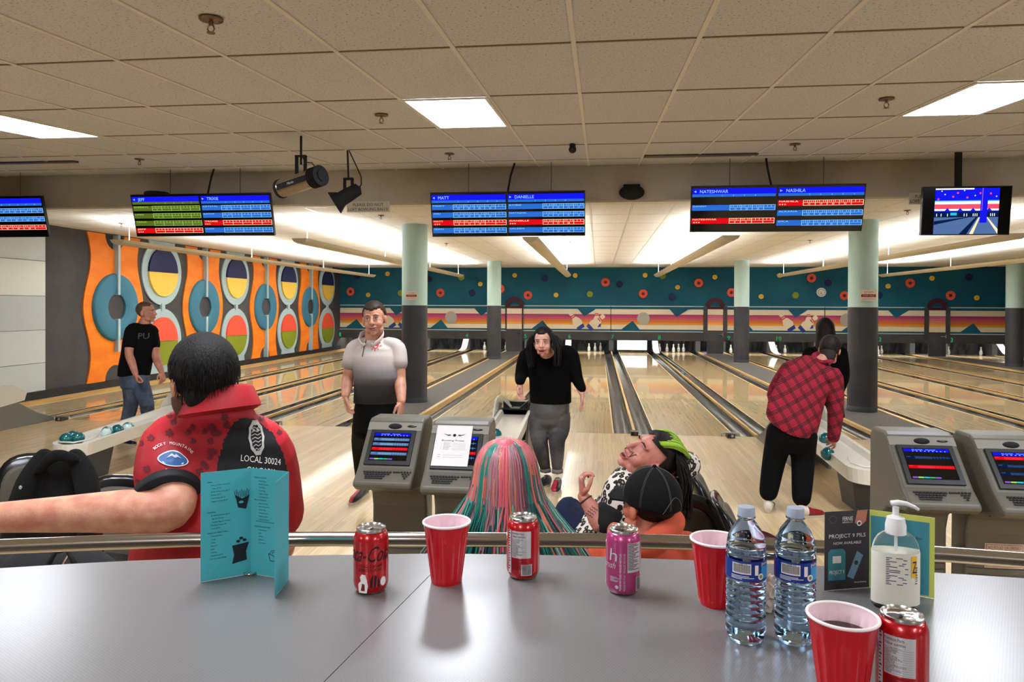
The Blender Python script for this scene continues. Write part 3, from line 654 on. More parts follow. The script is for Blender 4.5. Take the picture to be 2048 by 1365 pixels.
# single camera monitor at the right
def camview(F, W, H):
    a, b = .13*W, .87*W; w = b-a
    F.rect(a, 0, b, H*.98, 0, 1); F.rect(a, 0, b, H*.36, 4+10 if 0 else 12, 2); F.rect(a, H*.36, b, H*.48, 8, 3)
    F.rect(a, H*.50, b, H*.70, 14, 3); F.rect(a, H*.54, b, H*.64, 13, 4); F.rect(a, H*.70, b, H*.72, 10, 4)
    for x in (.2, .4, .6, .85): F.poly([(a+w*(x-.04), H*.5), (a+w*(x+.04), H*.5), (a+w*x, H*.56)], 0, 5)
    for x, y, c in ((.05, .75, 13), (.15, .85, 14), (.28, .8, 13), (.35, .88, 13), (.5, .78, 13), (.62, .82, 14), (.7, .87, 13), (.86, .86, 13), (.1, .92, 14), (.45, .93, 14), (.95, .8, 14)): F.disc(a+w*x, H*y, H*.022 if c == 13 else H*.014, c, 5, 10)
    F.poly([(a, H*.28), (a+w*.5, H*.36), (a+w*.55, H*.36), (a, H*.2)], 8, 4); F.poly([(a+w*.4, 0), (a+w*.52, 0), (a+w*.68, H*.36), (a+w*.65, H*.36)], 8, 4)
    F.poly([(a+w*.58, 0), (b, 0), (b, H*.05), (a+w*.82, H*.36), (a+w*.70, H*.36)], 12, 5); F.poly([(a+w*.56, 0), (a+w*.62, 0), (a+w*.715, H*.36), (a+w*.695, H*.36)], 5, 6); F.poly([(b, 0), (b, H*.1), (a+w*.83, H*.36), (a+w*.81, H*.36)], 5, 6)
    F.rect(a+w*.71, H*.24, a+w*.82, H*.98, 0, 7); F.rect(a+w*.725, H*.5, a+w*.74, H*.98, 9, 8); F.rect(a, H*.95, a+w*.6, H*.98, 14, 6)
    for x in (.03, .1, .2, .46, .5, .6, .63, .66, .87, .9, .93): F.rect(a+w*x, H*.38, a+w*(x+.012), H*.44, 14, 6)
    F.rect(a+w*.25, H*.4, a+w*.35, H*.46, 10, 6)
P = ony(1847, 374, 8.3); o = thing('camera_monitor', 'single hanging monitor showing a blue camera view of the lanes', 'monitor', (P.x, 8.3, P.z))
ex, ey = Vector((1, 0, 0)), Vector((0, -.06, .53)).normalized(); n = ex.cross(ey); L = .525; W = .90; b = Vector(P)-ey*L; m = M()
m.add([b+ex*x+ey*y+n*z for z in (-.05, 0) for y in (0, L) for x in (0, W)], [(0, 2, 3, 1), (4, 5, 7, 6), (0, 1, 5, 4), (2, 6, 7, 3), (0, 4, 6, 2), (1, 3, 7, 5)])
m.build('display_case', m_blk, o); m = M(); F = Flat(m, b+ex*.01+ey*.012+n*.001, ex, ey, .0012); F.rect(0, 0, W-.02, L-.022, 6, 0); camview(F, W-.02, L-.022); m.build('screen_image', SC, o)
px = ony(1917, 340, 8.35).x; M().box(px-.028, px+.028, 8.33, 8.38, P.z-.1, nearz(8.35)+.005).build('ceiling_pole', m_blk2, o)
# signs on the bulkhead
m_sg = mat('sign_plate', (206, 198, 182), .6); m_ink = mat('ink_dark', (16, 14, 14), .7)
def bsign(px0, px1, py0, py1, label):
    Y = YB-.012; A = ony(px0, py1, Y); B = ony(px1, py0, Y); m = M(); w, h = B.x-A.x, B.z-A.z; m.box(A.x, B.x, Y, Y+.01, A.z, B.z, 0)
    F = Flat(m, (A.x, Y, A.z), (1, 0, 0), (0, 0, 1), .0015)
    F.text('PLEASE DO NOT', w*.5, h*.56, h*.28, 1, 1, al='c', w=w*.72); F.text('LOFT BOWLING BALLS!', w*.5, h*.13, h*.28, 1, 1, al='c', w=w*.94)
    tag(m.build('notice_sign', [m_sg, m_ink]), label, 'sign', 'bowling ball notices on the beam')
bsign(694, 779, 402.5, 425, 'grey PLEASE DO NOT LOFT BOWLING BALLS sign beside the black spotlight')
bsign(1818, 1906, 385, 409, 'grey PLEASE DO NOT LOFT BOWLING BALLS sign half behind the single monitor')
# oval speaker on the bulkhead
p = ony(1263, 387, YB); o = thing('wall_speaker', 'black oval speaker mounted on the beam right of centre', 'speaker', (p.x, YB, p.z))
m = M(); m.ell((p.x, YB-.075, p.z), (.155, .09, .092), seg=28, rings=12); m.build('speaker_body', m_blk2, o, smooth=True)
M().box(p.x-.10, p.x+.10, YB-.08, YB-.005, p.z+.075, p.z+.10).build('bracket', m_blk2, o)
# sprinklers
m_brz = mat('sprinkler_metal', (120, 96, 74), .35, .7)
sp0 = thing('sprinkler', 'x', 'sprinkler', (0, 0, 0), 'ceiling sprinklers')
M().lathe([(.052, 0), (.050, -.006), (.02, -.010), (.014, -.012)], seg=20).build('escutcheon', m_brz, sp0, smooth=True)
m = M().lathe([(.010, -.01), (.010, -.028)], seg=10)
for s in (-1, 1): m.tube([(s*.010, 0, -.028), (s*.016, 0, -.045), (s*.006, 0, -.06)], .0035, 6)
m.lathe([(.018, -.060), (.018, -.063)], seg=14); m.build('sprinkler_head', m_brz, sp0)
def pl_near(px, py): d = ray(px, py); t = (2.80-CAMH)/(d.z-.08*d.y); return CP+d*t
u = False
for px, py, w in ((422, 36, 'largest, near the top left'), (763, 229, 'above the tracks of two spotlights'), (279, 318, 'left, above the JEFF screen'), (899, 307, 'above the MATT screen'), (1590, 288, 'above the NASHILA screen'), (1773, 197, 'left of the right ceiling light')):
    q = pl_near(px, py); q.z -= .004
    if not u: sp0.location = q; sp0['label'] = f'bronze ceiling sprinkler, {w}'; u = True
    else: dup(sp0, q, label=f'bronze ceiling sprinkler, {w}')
for px, py, w in ((762, 431, 'left of the near left column top'), (243, 447, 'over the first orange panel'), (893, 487, 'right of the near left column top'), (1140, 484, 'by the middle uplight'), (1815, 421, 'left of the single monitor'), (1620, 481, 'left of the near right column top')):
    q = onz(px, py, CEILZ-.004); dup(sp0, q, label=f'small sprinkler on the lane ceiling, {w}')
# ceiling camera
q = pl_near(1145, 288); o = thing('ceiling_camera', 'small black round camera on the ceiling near the middle', 'camera', q)
M().lathe([(.03, 0), (.03, -.02), (.02, -.03)], (q.x, q.y, q.z-.004), 16).build('camera_mount', m_blk2, o)
M().ell((q.x, q.y, q.z-.055), .038, seg=20, rings=12).build('camera_ball', m_blk, o, smooth=True)
M().ell((q.x, q.y-.034, q.z-.058), .012, seg=12, rings=8).build('lens', mat('lens', (30, 34, 40), .05), o, smooth=True)
# spotlight 1: silver tube fixture
m_sil = mat('fixture_silver', (150, 136, 116), .3, .8)
Y = 6.2; a = ony(562, 378, Y); b = ony(640, 352, Y-.2); ax = (b-a).normalized(); L = (b-a).length
o = thing('tube_spotlight', 'silver and black tube spotlight hanging from the ceiling', 'spotlight', tuple(ony(602, 316, Y)))
m = M(); m.lathe([(.080, 0), (.080, L*.84)], a, 28, axis=ax); m.build('barrel', m_sil, o, smooth=True, angle=50)
m = M(); m.lathe([(.07, -.012), (.087, -.008), (.087, .012), (.082, .016)], a, 28, axis=ax); m.build('front_ring', m_blk2, o)
m = M()
for k in range(5): m.lathe([(.074, L*(.82+.045*k)), (.092, L*(.82+.045*k)+.003), (.092, L*(.82+.045*k)+.013), (.074, L*(.82+.045*k)+.016)], a, 24, axis=ax)
m.lathe([(.075, L*.8), (.05, L*1.06)], a, 20, axis=ax); m.build('rear_fins', m_blk2, o)
mid = (a+b)/2; side = Vector((0, -1, 0)); side = (side-ax*side.dot(ax)).normalized(); upv = side.cross(ax); upv = upv if upv.z > 0 else -upv
m = M(); f0 = mid-ax*(L*.42)+side*.0815-upv*.023
m.add([f0-side*.012, f0+ax*(L*.78)-side*.012, f0+ax*(L*.78)+upv*.046-side*.012, f0+upv*.046-side*.012, f0+side*.004, f0+ax*(L*.78)+side*.004, f0+ax*(L*.78)+upv*.046+side*.004, f0+upv*.046+side*.004], [(4, 5, 6, 7), (0, 1, 5, 4), (2, 3, 7, 6), (0, 4, 7, 3), (1, 2, 6, 5)], 0)
F = Flat(m, f0+side*.0045, ax, upv, .001); F.text('Martin', L*.28, .012, .022, 1, 1, shear=0); m.build('name_stripe', [m_blk2, m_white], o)
hc = ony(602, 316, Y); m = M()
for s in (-1, 1): m.box(hc.x+s*.04-.011, hc.x+s*.04+.011, Y-.015, Y+.015, mid.z+.05, hc.z+.02)
m.box(hc.x-.051, hc.x+.051, Y-.02, Y+.02, hc.z+.01, hc.z+.022); m.build('yoke', m_blk2, o)
top = nearz(Y)
M().tube([(hc.x, Y, hc.z-.06), (hc.x, Y, top)], .011, 8).build('drop_rod', m_blk2, o)
e = b; M().tube([(hc.x+.005, Y, top-.02), (hc.x+.01, Y-.02, hc.z+.03), (hc.x+.08, Y-.1, hc.z-.06), (hc.x+.17, Y-.16, hc.z-.08), (hc.x+.21, Y-.2, hc.z-.12), (e.x-.02, e.y, e.z+.07)], .005, 6).build('power_lead', m_blk2, o, smooth=True)
# spotlight 2: black par with round hood
Y = 7.15; o = thing('black_spotlight', 'black spotlight with flared round hood hanging beside the notice sign', 'spotlight', tuple(ony(695, 380, Y)))
a = ony(676, 402, Y-.05); b = ony(714, 380, Y); ax = (b-a).normalized(); L = (b-a).length
M().lathe([(.120, -.045), (.124, -.04), (.075, .045), (.075, L*.5), (.062, L+.02), (.0, L+.045)], a, 28, axis=ax).build('hood_and_body', m_blk2, o, smooth=True, angle=40)
M().lathe([(.105, -.027), (.0, -.025)], a, 24, axis=ax).build('lens', mat('lens_dark', (30, 30, 34), .1), o)
hc = ony(697, 358, Y); m = M(); m.box(hc.x-.05, hc.x-.03, Y-.02, Y+.02, hc.z-.12, hc.z); m.box(hc.x+.03, hc.x+.05, Y-.02, Y+.02, hc.z-.12, hc.z); m.box(hc.x-.05, hc.x+.05, Y-.02, Y+.02, hc.z-.01, hc.z+.01); m.build('yoke', m_blk2, o)
M().tube([(hc.x, Y, hc.z), (hc.x-.012, Y, nearz(Y))], .010, 8).build('drop_rod', m_blk2, o)
M().tube([(hc.x+.005, Y, nearz(Y)-.005), (hc.x+.1, Y, nearz(Y)-.2), (hc.x+.135, Y, nearz(Y)-.28), (hc.x+.14, Y-.01, hc.z-.06), (b.x+.01, b.y, b.z)], .006, 6).build('power_lead', m_blk2, o, smooth=True)
# ================================================================ BALL RETURNS AND BALLS
m_bw = mat('return_white', (222, 218, 206), .32); m_bg = mat('return_grey', (120, 120, 116), .45, .3); m_bd = mat('return_dark', (52, 50, 50), .5)
def ball_return(x, y0, label, zt=.395, ln=2.3):
    o = thing('ball_return', label, 'ball return', (x, y0, 0), 'white ball returns on the approach')
    w = .185; r = .17
    def plan(w, f, z):
        P = [(x-w, y0+ln), (x-w, y0+f+r)]+[(x-w*math.cos(t), y0+f+r-r*math.sin(t)) for t in [PI*k/12 for k in range(1, 12)]]+[(x+w, y0+f+r), (x+w, y0+ln)]
        return [(a, b, z+.05*(b-y0)) for a, b in P]
    m = M(); O1 = plan(w, 0, zt-.125); O2 = plan(w+.01, 0, zt); I2 = plan(w-.03, .035, zt); I1 = plan(w-.05, .055, zt-.055); n = len(O1)
    m.add(O1+O2+I2+I1, [(i, (i+1) % n, n+(i+1) % n, n+i) for i in range(n)]+[(n+i, n+(i+1) % n, 2*n+(i+1) % n, 2*n+i) for i in range(n)]+[(2*n+i, 2*n+(i+1) % n, 3*n+(i+1) % n, 3*n+i) for i in range(n)]+[tuple(range(3*n, 4*n)), tuple(range(n))[::-1]])
    m.build('trough', m_bw, o)
    q = lambda a, b: (x+a*w, y0+b, zt+.014+.05*b)
    M().tube([q(-.6, .36), q(-.78, .2), q(-.4, .07), q(.4, .07), q(.78, .2), q(.6, .36)], .008, 8).build('front_rim', m_bw, o, smooth=True)
    m = M(); P0 = [(x-.11, y0+.16), (x+.11, y0+.16), (x+.11, y0+.52), (x-.11, y0+.52)]; P1 = [(x-.15, y0+.13), (x+.15, y0+.13), (x+.15, y0+.56), (x-.15, y0+.56)]
    m.add([(a, b, .0) for a, b in P0]+[(a, b, zt-.12+.05*(b-y0)) for a, b in P1], [(0, 1, 5, 4), (1, 2, 6, 5), (2, 3, 7, 6), (3, 0, 4, 7)]); m.build('pedestal', m_bd, o)
    prf = [(y0+1.85, 0), (y0+1.80, .27), (y0+1.95, .42), (y0+2.15, .50), (y0+2.5, .48), (y0+2.9, .36), (y0+3.25, .17), (y0+3.55, .06), (y0+3.68, .004), (y0+3.68, 0)]
    for s in (-1, 1):
        a = x+s*.175; M().prism([(a, p, q_) for p, q_ in prf], (s*.03, 0, 0)).build('side_fairing', m_bg, o)
        fp = [(y0+1.86, .38), (y0+1.98, .55), (y0+2.15, .655), (y0+2.35, .675), (y0+2.8, .62), (y0+3.05, .50), (y0+3.0, .38), (y0+2.5, .33)]
        M().prism([(a+s*.032, p, q_) for p, q_ in fp], (s*.02, 0, 0)).build('white_fin', m_bw, o)
    m = M(); m.box(x-.17, x+.17, y0+2.55, y0+2.7, .1, .58); m.box(x-.16, x+.16, y0+2.3, y0+2.55, .47, .53)
    for s in (-1, 1): m.prism([(x+s*.05, y0+2.3, .53), (x+s*.15, y0+2.32, .62), (x+s*.15, y0+2.32, .51)], (0, .25, 0))
    m.build('ball_mouth', m_blk, o)
    M().box(x-.17, x+.17, y0+2.7, y0+3.6, .02, .05).build('return_floor', m_bd, o)
    return o
caps = {n: x0+p for n, x0, p, f, l in LANES}
ball_return(-5.20, 6.45, 'white ball return at left holding six teal balls, behind the man in red')
ball_return(-8.47, 6.5, 'ball return at the left edge with grey curved hood')
ball_return(-1.0, 6.4, 'white ball return at centre behind the pink-haired person')
ball_return(2.34, 6.40, 'white ball return whose ball the person in plaid grips')
ball_return(6.45, 6.35, 'ball return behind the scoring consoles at right')
m_ball = mat('ball_teal', (10, 104, 104), .12, coat=.6, var=('noise', 14, (4, 84, 90), (.4, .6))); m_ballm = mat('ball_marbled', (214, 232, 228), .12, coat=.6, var=('noise', 9, (14, 110, 112), (.46, .56)))
BR = .063
def ball(x, y, z, label, mm=m_ball, r=BR):
    return tag(M().ell((0, 0, 0), r, seg=28, rings=18).build('bowling_ball', mm, smooth=True), label, 'bowling ball', 'small five-pin bowling balls')
def at(o, p): o.location = p; return o
zt = .395+BR-.050
bx = -5.20
def byx(px, py, z): q = onz(px, py, z); return (q.x, q.y, z)
for px, py, dz, mm, lab in ((133, 879, .02, m_ball, 'plain teal ball at the front left of the left ball return'), (146, 874, .02, m_ball, 'teal ball at the back of three on the left ball return'), (156, 877, .02, m_ball, 'plain teal ball at the front right of the left ball return'),
                        (214, 865, 0, m_ballm, 'marbled ball, nearest of the row on the left ball return'), (235, 861, 0, m_ball, 'teal ball in the middle of the row on the left ball return'), (256, 856, 0, m_ballm, 'marbled ball, farthest of the row on the left ball return'),
                        (992, 869, 0, m_ball, 'teal ball on the centre ball return beside the paper notice')):
    at(ball(0, 0, 0, lab, mm), byx(px, py, zt+dz))
HB = byx(1655, 908, zt); at(ball(0, 0, 0, 'teal ball under the hand of the person in plaid'), HB)
at(ball(0, 0, 0, 'teal ball behind the person in plaid on the ball return'), (2.30, HB[1]+.62, zt+.03))
q = onz(1051, 817, .06); at(ball(0, 0, 0, 'teal ball in the lane division beside the woman in black'), (q.x, q.y, .07))
q = onz(1366, 748, .0); at(ball(0, 0, 0, 'teal ball rolling in the gutter between lanes seven and eight'), (q.x, q.y, .0))
q = onz(924, 697, .05); at(ball(0, 0, 0, 'teal ball lying by the track at the far end of lane three'), (q.x, q.y, .07))
# foul units at the ends of the lane divisions
m_red = mat('unit_red', (120, 30, 24), .4)
for n in (1, 3, 5, 6, 7, 10):
    x = caps[n]+{1: .30, 3: .45, 5: .36, 7: -.36}.get(n, 0)
    o = thing('foul_unit', f'small foul light unit at the end of the division between lanes {WORD[n]} and {WORD[n+1]}', 'sensor', (x, 10.1, 0), 'foul units at the lane ends')
    M().box(x-.05, x+.05, 10.0, 10.15, .0, .055).build('unit_housing', m_bd if n != 6 else m_blk, o); M().lathe([(.018, 0), (.018, .006)], (x+.015, 9.999, .032), 12, axis=(0, -1, 0)).build('lens', m_red if n == 6 else m_chr, o)
    if n != 6: M().tube([(x-.12, 10.08, .02), (x-.12, 10.08, .06), (x+.12, 10.08, .06), (x+.12, 10.08, .02)], .012, 6).build('guard_loop', m_chr, o)
# ================================================================ SCORING CONSOLES
m_con = mat('console_grey', (100, 96, 85), .42, bump=('noise', 400, .15)); m_cond = mat('console_line', (60, 57, 50), .5); m_bez = mat('bezel_dark', (40, 41, 43), .35); m_key = mat('key_dark', (34, 33, 32), .5); m_cont = mat('console_top', (138, 134, 124), .4)
def console(label, x, y, z, rows, w=.32, hd=0):
    """rows: (v0, v1, colour) of the screen; origin = front left of the top edge"""
    o = thing('scoring_console', label, 'console', (x+w/2, y, 0), 'grey scoring consoles')
    pr = [(.17, 0), (.03, 0), (.03, z-.47), (.01, z-.40), (-.05, z-.355), (-.17, z-.33), (-.26, z-.315), (-.29, z-.295), (-.295, z-.275), (-.28, z-.262), (-.215, z-.215), (-.025, z-.012), (.0, z), (.13, z), (.17, z-.03)]
    m = M().prism([(x, y+a, b) for a, b in pr], (w, 0, 0)); b = m.build('console_body', m_con, o)
    md = b.modifiers.new('bevel', 'BEVEL'); md.width = .014; md.segments = 3; md.limit_method = 'ANGLE'; md.angle_limit = math.radians(50); md.harden_normals = False
    for f in b.data.polygons: f.use_smooth = False
    # slanted plane
    lo = Vector((x, y-.205, z-.206)); hi = Vector((x, y-.03, z-.018)); ey = (hi-lo).normalized(); Ls = (hi-lo).length; ex = Vector((1, 0, 0)); n = ex.cross(ey)
    def slab(u0, u1, v0, v1, t, mm, nm, par=o): 
        m = M(); m.add([lo+ex*a+ey*c+n*d for d in (0, t) for c in (v0, v1) for a in (u0, u1)], [(0, 2, 3, 1), (4, 5, 7, 6), (0, 1, 5, 4), (2, 6, 7, 3), (0, 4, 6, 2), (1, 3, 7, 5)]); return m.build(nm, mm, par)
    bz = slab(.03, w-.03, .0, Ls-.055, .012, m_bez, 'screen_bezel'); slab(.005, w-.005, Ls-.052, Ls-.004, .003, m_cont, 'top_panel')
    m = M(); SW, SH = w-.10, Ls-.095; F = Flat(m, lo+ex*.05+ey*.022+n*.0125, ex, ey, .0006); F.rect(0, 0, SW, SH, 6, 0)
    F.rect(SW*.02, SH*.88, SW*.98, SH*.98, 0); F.text('PLAYER   FRAME', SW*.2, SH*.925, SH*.035, 4, 2, w=SW*.5)
    for i in range(9): F.rect(SW*(.2+.085*i), SH*.885, SW*(.225+.085*i), SH*.91, 4, 2)
    for v0, c, l in rows:
        v1 = v0+.10; F.rect(SW*.02, SH*v0, SW*.98, SH*v1, c)
        F.text('NAME', SW*.04, SH*(v1-.04), SH*.028, l, 2); F.rect(SW*.22, SH*(v0+.05), SW*.96, SH*(v0+.056), l, 2)
        for i in range(11):
            xx = SW*(.22+.067*i); F.rect(xx, SH*v0, xx+.0008, SH*v1, l, 2)
            if i < 5: F.text('537X2'[i]+'-', xx+.004, SH*(v0+.062), SH*.026, l, 2, w=.008); F.text(str(7+i*6), xx+.003, SH*(v0+.012), SH*.03, l, 2, w=.009)
    for i, c in enumerate((9, 7, 10, 11, 9)): F.rect(SW*(.03+.12*i), SH*.03, SW*(.145+.12*i), SH*.075, c)
    m.build('screen_image', SC, bz)
    q = lo+ex*(w*.50)+ey*(Ls-.028)+n*.003; m = M(); rot = Matrix((ex, ey, n)).transposed(); m.ell(q, (.036, .017, .012), rot, 20, 8); m.build('speaker_dome', m_blk2, o, smooth=True)
    q = lo+ex*(w*.80)+ey*(Ls-.026)+n*.003; m = M(); m.ell(q, (.026, .007, .005), rot, 16, 6); m.build('slot_grip', m_blk, o, smooth=True)
    # keyboard
    lo2 = Vector((x, y-.278, z-.259)); hi2 = Vector((x, y-.215, z-.213)); e2 = (hi2-lo2).normalized(); n2 = ex.cross(e2); m = M()
    def key(u, v, a=.011, c=.0085): m.add([lo2+ex*(u+i*a)+e2*(v+j*c)+n2*k for k in (0, .004) for j in (0, 1) for i in (0, 1)], [(4, 5, 7, 6), (0, 1, 5, 4), (2, 6, 7, 3), (0, 4, 6, 2), (1, 3, 7, 5)])
    for r_, (u0, cnt) in enumerate(((.055, 7), (.046, 9), (.040, 10))):
        for i in range(cnt): key(u0+i*.0145, .018+r_*.0125)
    key(.055, .005, .09, .009)
    for i in range(3): key(.19+i*.012, .045, .010, .007)
    for r_ in range(4):
        for i in range(4-r_ if r_ else 4): key(.228+i*.0145+r_*.0072, .046-r_*.0125, .009, .008)
    tag(m.build('keys', m_key, o), kind='stuff')
    m = M()
    for i in range(4):
        zz = z-.60-.03*i; m.tube([(x+.012+(w-.024)*k/10, y+.026+.004*math.sin(PI*k/10), zz-.006*math.sin(PI*k/10)) for k in range(11)], .0016, 4)
    m.build('moulded_grooves', m_cond, o)
    for k in range(3): M().lathe([(.006, 0), (.006, .003)], (x+w*(.25+.25*k), y-.03, z-.368), 8, axis=(0, -1, 0)).build('screw_cap', m_bd, o)
    return o
Q = onz(742, 835, 1.19)
r4 = [(.70, 12, 4), (.53, 12, 4), (.36, 2, 13), (.19, 12, 4)]
console('grey scoring console at left with four lit rows, one of them red', Q.x, Q.y, 1.19, r4, w=.293)
Q2 = onz(867, 843, 1.185)
console('grey scoring console with a white bowling prizes sheet over its screen', Q2.x, Q2.y, 1.19, [(.70, 8, 4), (.53, 8, 4), (.36, 2, 13), (.19, 8, 4)], w=.30)
# sheet over that screen
lo = Vector((Q2.x, Q2.y-.205, 1.19-.206)); hi = Vector((Q2.x, Q2.y-.03, 1.19-.018)); ey = (hi-lo).normalized(); ex = Vector((1, 0, 0)); n = ex.cross(ey)
m = M(); b = lo+ex*.035+ey*.012+n*.0165; SW, SH = .180, .232; m.add([b, b+ex*SW, b+ex*SW+ey*SH, b+ey*SH, b-n*.001, b+ex*SW-n*.001, b+ex*SW+ey*SH-n*.001, b+ey*SH-n*.001], [(0, 1, 2, 3), (7, 6, 5, 4), (0, 4, 5, 1), (2, 6, 7, 3)], 0)
F = Flat(m, b, ex, ey, .0006); F.text('Bowling Prizes', SW*.5, SH*.60, SH*.042, 1, 1, al='c', w=SW*.62)
for i in range(5): F.text(('Highest score', 'Most strikes', 'Most gutter balls', 'Best dressed', 'Most spares')[i], SW*.26, SH*(.545-.037*i), SH*.018, 1, 1); F.line([(SW*.5, SH*(.545-.037*i)), (SW*.86, SH*(.545-.037*i))], .0006, 1); F.text(str(i+1), SW*.18, SH*(.545-.037*i), SH*.018, 1, 1)
for i in range(2): F.text('NAME' if i == 0 else 'PRIZE', SW*.14, SH*(.26-.05*i), SH*.015, 1, 1); F.line([(SW*.28, SH*(.26-.05*i)), (SW*.86, SH*(.26-.05*i))], .0006, 1)
F.disc(SW*.52, SH*.75, SH*.036, 1, 1)
for s in (-1, 1):
    F.poly([(SW*(.52+s*.06), SH*.745), (SW*(.52+s*.17), SH*.725), (SW*(.52+s*.33), SH*.80), (SW*(.52+s*.20), SH*.765)][::s], 2, 1)
    F.poly([(SW*(.52+s*.10), SH*.77), (SW*(.52+s*.30), SH*.76), (SW*(.52+s*.12), SH*.75)][::-s], 1, 1)
tag(m.build('notice_paper', [mat('paper_white', (226, 222, 222), .7), m_ink, mat('ink_grey', (120, 120, 122), .7)]), 'white Bowling Prizes sheet taped over a console screen', 'paper')
Q3 = onz(1766, 862, 1.19); console('grey scoring console at right beside the ball return, showing one red row', Q3.x, Q3.y, 1.19, [(.64, 8, 12), (.34, 2, 13)], w=.305)
Q4 = onz(1938, 869, 1.19); console('grey scoring console at the right edge with a no food or drinks sticker', Q4.x, Q4.y, 1.19, [(.75, 2, 13), (.50, 8, 12), (.26, 8, 12)], w=.31)
A = ony(1969, 1128, Q4.y+.024); m = M(); w, h = .105, .105; z0 = A.z-.035; m.box(A.x, A.x+w, A.y-.001, A.y+.004, z0, z0+h, 0); F = Flat(m, (A.x, A.y-.001, z0), (1, 0, 0), (0, 0, 1), .0006)
m = M(); yy = Q4.y+.028; zc = ony(1970, 1145, yy).z+.022; xx = ony(1969, 1128, yy).x; m.box(xx, xx+.17, yy-.001, yy+.001, zc, zc+.115, 0); F = Flat(m, (xx, yy-.0012, zc), (1, 0, 0), (0, 0, 1), .0006)
F.rect(.005, .005, .165, .110, 1, 1); F.rect(.007, .007, .163, .108, 0, 2); F.text('NO FOOD OR DRINKS', .085, .089, .015, 1, 3, al='c', w=.145); F.text('ON THE CONSOLES', .085, .055, .014, 1, 3, al='c', w=.13); F.text('THANK YOU', .085, .025, .014, 1, 3, al='c', w=.09)
tag(m.build('console_sticker', [mat('sticker_cream', (206, 186, 166), .6), mat('sticker_red', (150, 40, 36), .6)]), 'cream NO FOOD OR DRINKS sticker on the right edge console', 'sticker')
# ================================================================ SEATS
m_seat = mat('seat_black', (22, 22, 24), .22, coat=.3); m_seatb = mat('seat_inner', (96, 90, 80), .5); m_leg = mat('seat_post', (30, 30, 30), .4, .5)
def shell(m, w, h, t, bend, T, mi=0):
    """padded rounded slab, local x across, z up, curved towards -y at its sides"""
    n, k = 14, 10; vs = []; fs = []
    def sup(a): return math.copysign(abs(math.cos(a))**.62, math.cos(a)), math.copysign(abs(math.sin(a))**.62, math.sin(a))
    rings = [(0.0, -t*.5), (.55, -t*.5), (.88, -t*.46), (1.0, -t*.15), (1.0, t*.15), (.88, t*.46), (.55, t*.5), (0.0, t*.5)]; S_ = 28
    for r, d in rings:
        for i in range(S_):
            c, s_ = sup(2*PI*i/S_); x, z = c*w/2*r, s_*h/2*r; vs.append(T @ Vector((x, d-bend*(x/(w/2))**2-bend*.4*(z/(h/2))**2, z)))
    for j in range(len(rings)-1):
        for i in range(S_): i2 = (i+1) % S_; fs.append((j*S_+i, j*S_+i2, (j+1)*S_+i2, (j+1)*S_+i))
    m.add(vs, fs, mi)
def chair(x, y, rz, label, back=True, zs=.45, zb=.86, tilt=.2):
    o = thing('lounge_chair', label, 'chair', (x, y, 0), 'black shell seats of the bowling area'); B = Matrix.Translation((x, y, 0)) @ Matrix.Rotation(rz, 4, 'Z')
    m = M(); shell(m, .46, .44, .05, .02, B @ Matrix.Translation((0, 0, zs)) @ Matrix.Rotation(-PI/2+.06, 4, 'X')); m.build('seat', m_seat, o, smooth=True)
    m = M(); shell(m, .46, .46, .045, .05, B @ Matrix.Translation((0, .24, zb-.22)) @ Matrix.Rotation(-tilt, 4, 'X')); m.build('backrest', m_seat, o, smooth=True)
    m = M(); shell(m, .36, .36, .02, .045, B @ Matrix.Translation((0, .205, zb-.225)) @ Matrix.Rotation(-tilt, 4, 'X')); m.build('back_pad', m_seatb, o, smooth=True)
    M().tube([B @ Vector((0, .05, 0)), B @ Vector((0, .05, zs-.03))], .035, 12).build('post', m_leg, o)
    M().lathe([(.20, 0), (.19, .015), (.04, .03)], B @ Vector((0, .05, 0)), 20).build('foot_plate', m_leg, o)
    M().tube([B @ Vector((0, .12, zs-.03)), B @ Vector((0, .27, zs+.02)), B @ Vector((0, .27, zb-.3))], .02, 8).build('back_bracket', m_leg, o)
    return o
def chair_px(px, py, zb, rz, label, **k):
    q = onz(px, py, zb); d = Matrix.Rotation(rz, 3, 'Z') @ Vector((0, .28, 0)); return chair(q.x-d.x, q.y-d.y, rz, label, zb=zb, **k)
CH1 = chair_px(1384, 932, .88, 1.50, 'black shell seat seen edge-on, the farther of two right of the black cap', tilt=.42)
CH2 = chair_px(1438, 992, .88, 1.50, 'black shell seat seen edge-on, the nearer of two right of the black cap', tilt=.42)
chair(.78, 2.75, 2.9, 'black shell seat partly hidden behind the water bottles', zb=.80)
chair_px(262, 952, .86, -.1, 'black shell seat between the jacket and the man in red')
chair_px(-125, 950, .93, .5, 'black shell seat at the left edge')
# ================================================================ PEOPLE
def J(u, v, y): return ony(u, v, y)
def fuse(m, voxel, it=4, fac=.5):
    me = bpy.data.meshes.new('f'); me.from_pydata([tuple(v) for v in m.v], [], m.f)
    o = bpy.data.objects.new('f', me); COL.objects.link(o)
    r = o.modifiers.new('r', 'REMESH'); r.mode = 'VOXEL'; r.voxel_size = voxel; r.adaptivity = 0
    if it: s = o.modifiers.new('s', 'SMOOTH'); s.factor = fac; s.iterations = it
    dg = bpy.context.evaluated_depsgraph_get(); e = bpy.data.meshes.new_from_object(o.evaluated_get(dg), depsgraph=dg)
    out = M(); out.v = [v.co.copy() for v in e.vertices]; out.f = [tuple(p.vertices) for p in e.polygons]; out.m = [0]*len(out.f)
    bpy.data.objects.remove(o); bpy.data.meshes.remove(me); bpy.data.meshes.remove(e); return out
def join(*ms):
    o = M()
    for m in ms: o.add(m.v, m.f, 0)
    return o
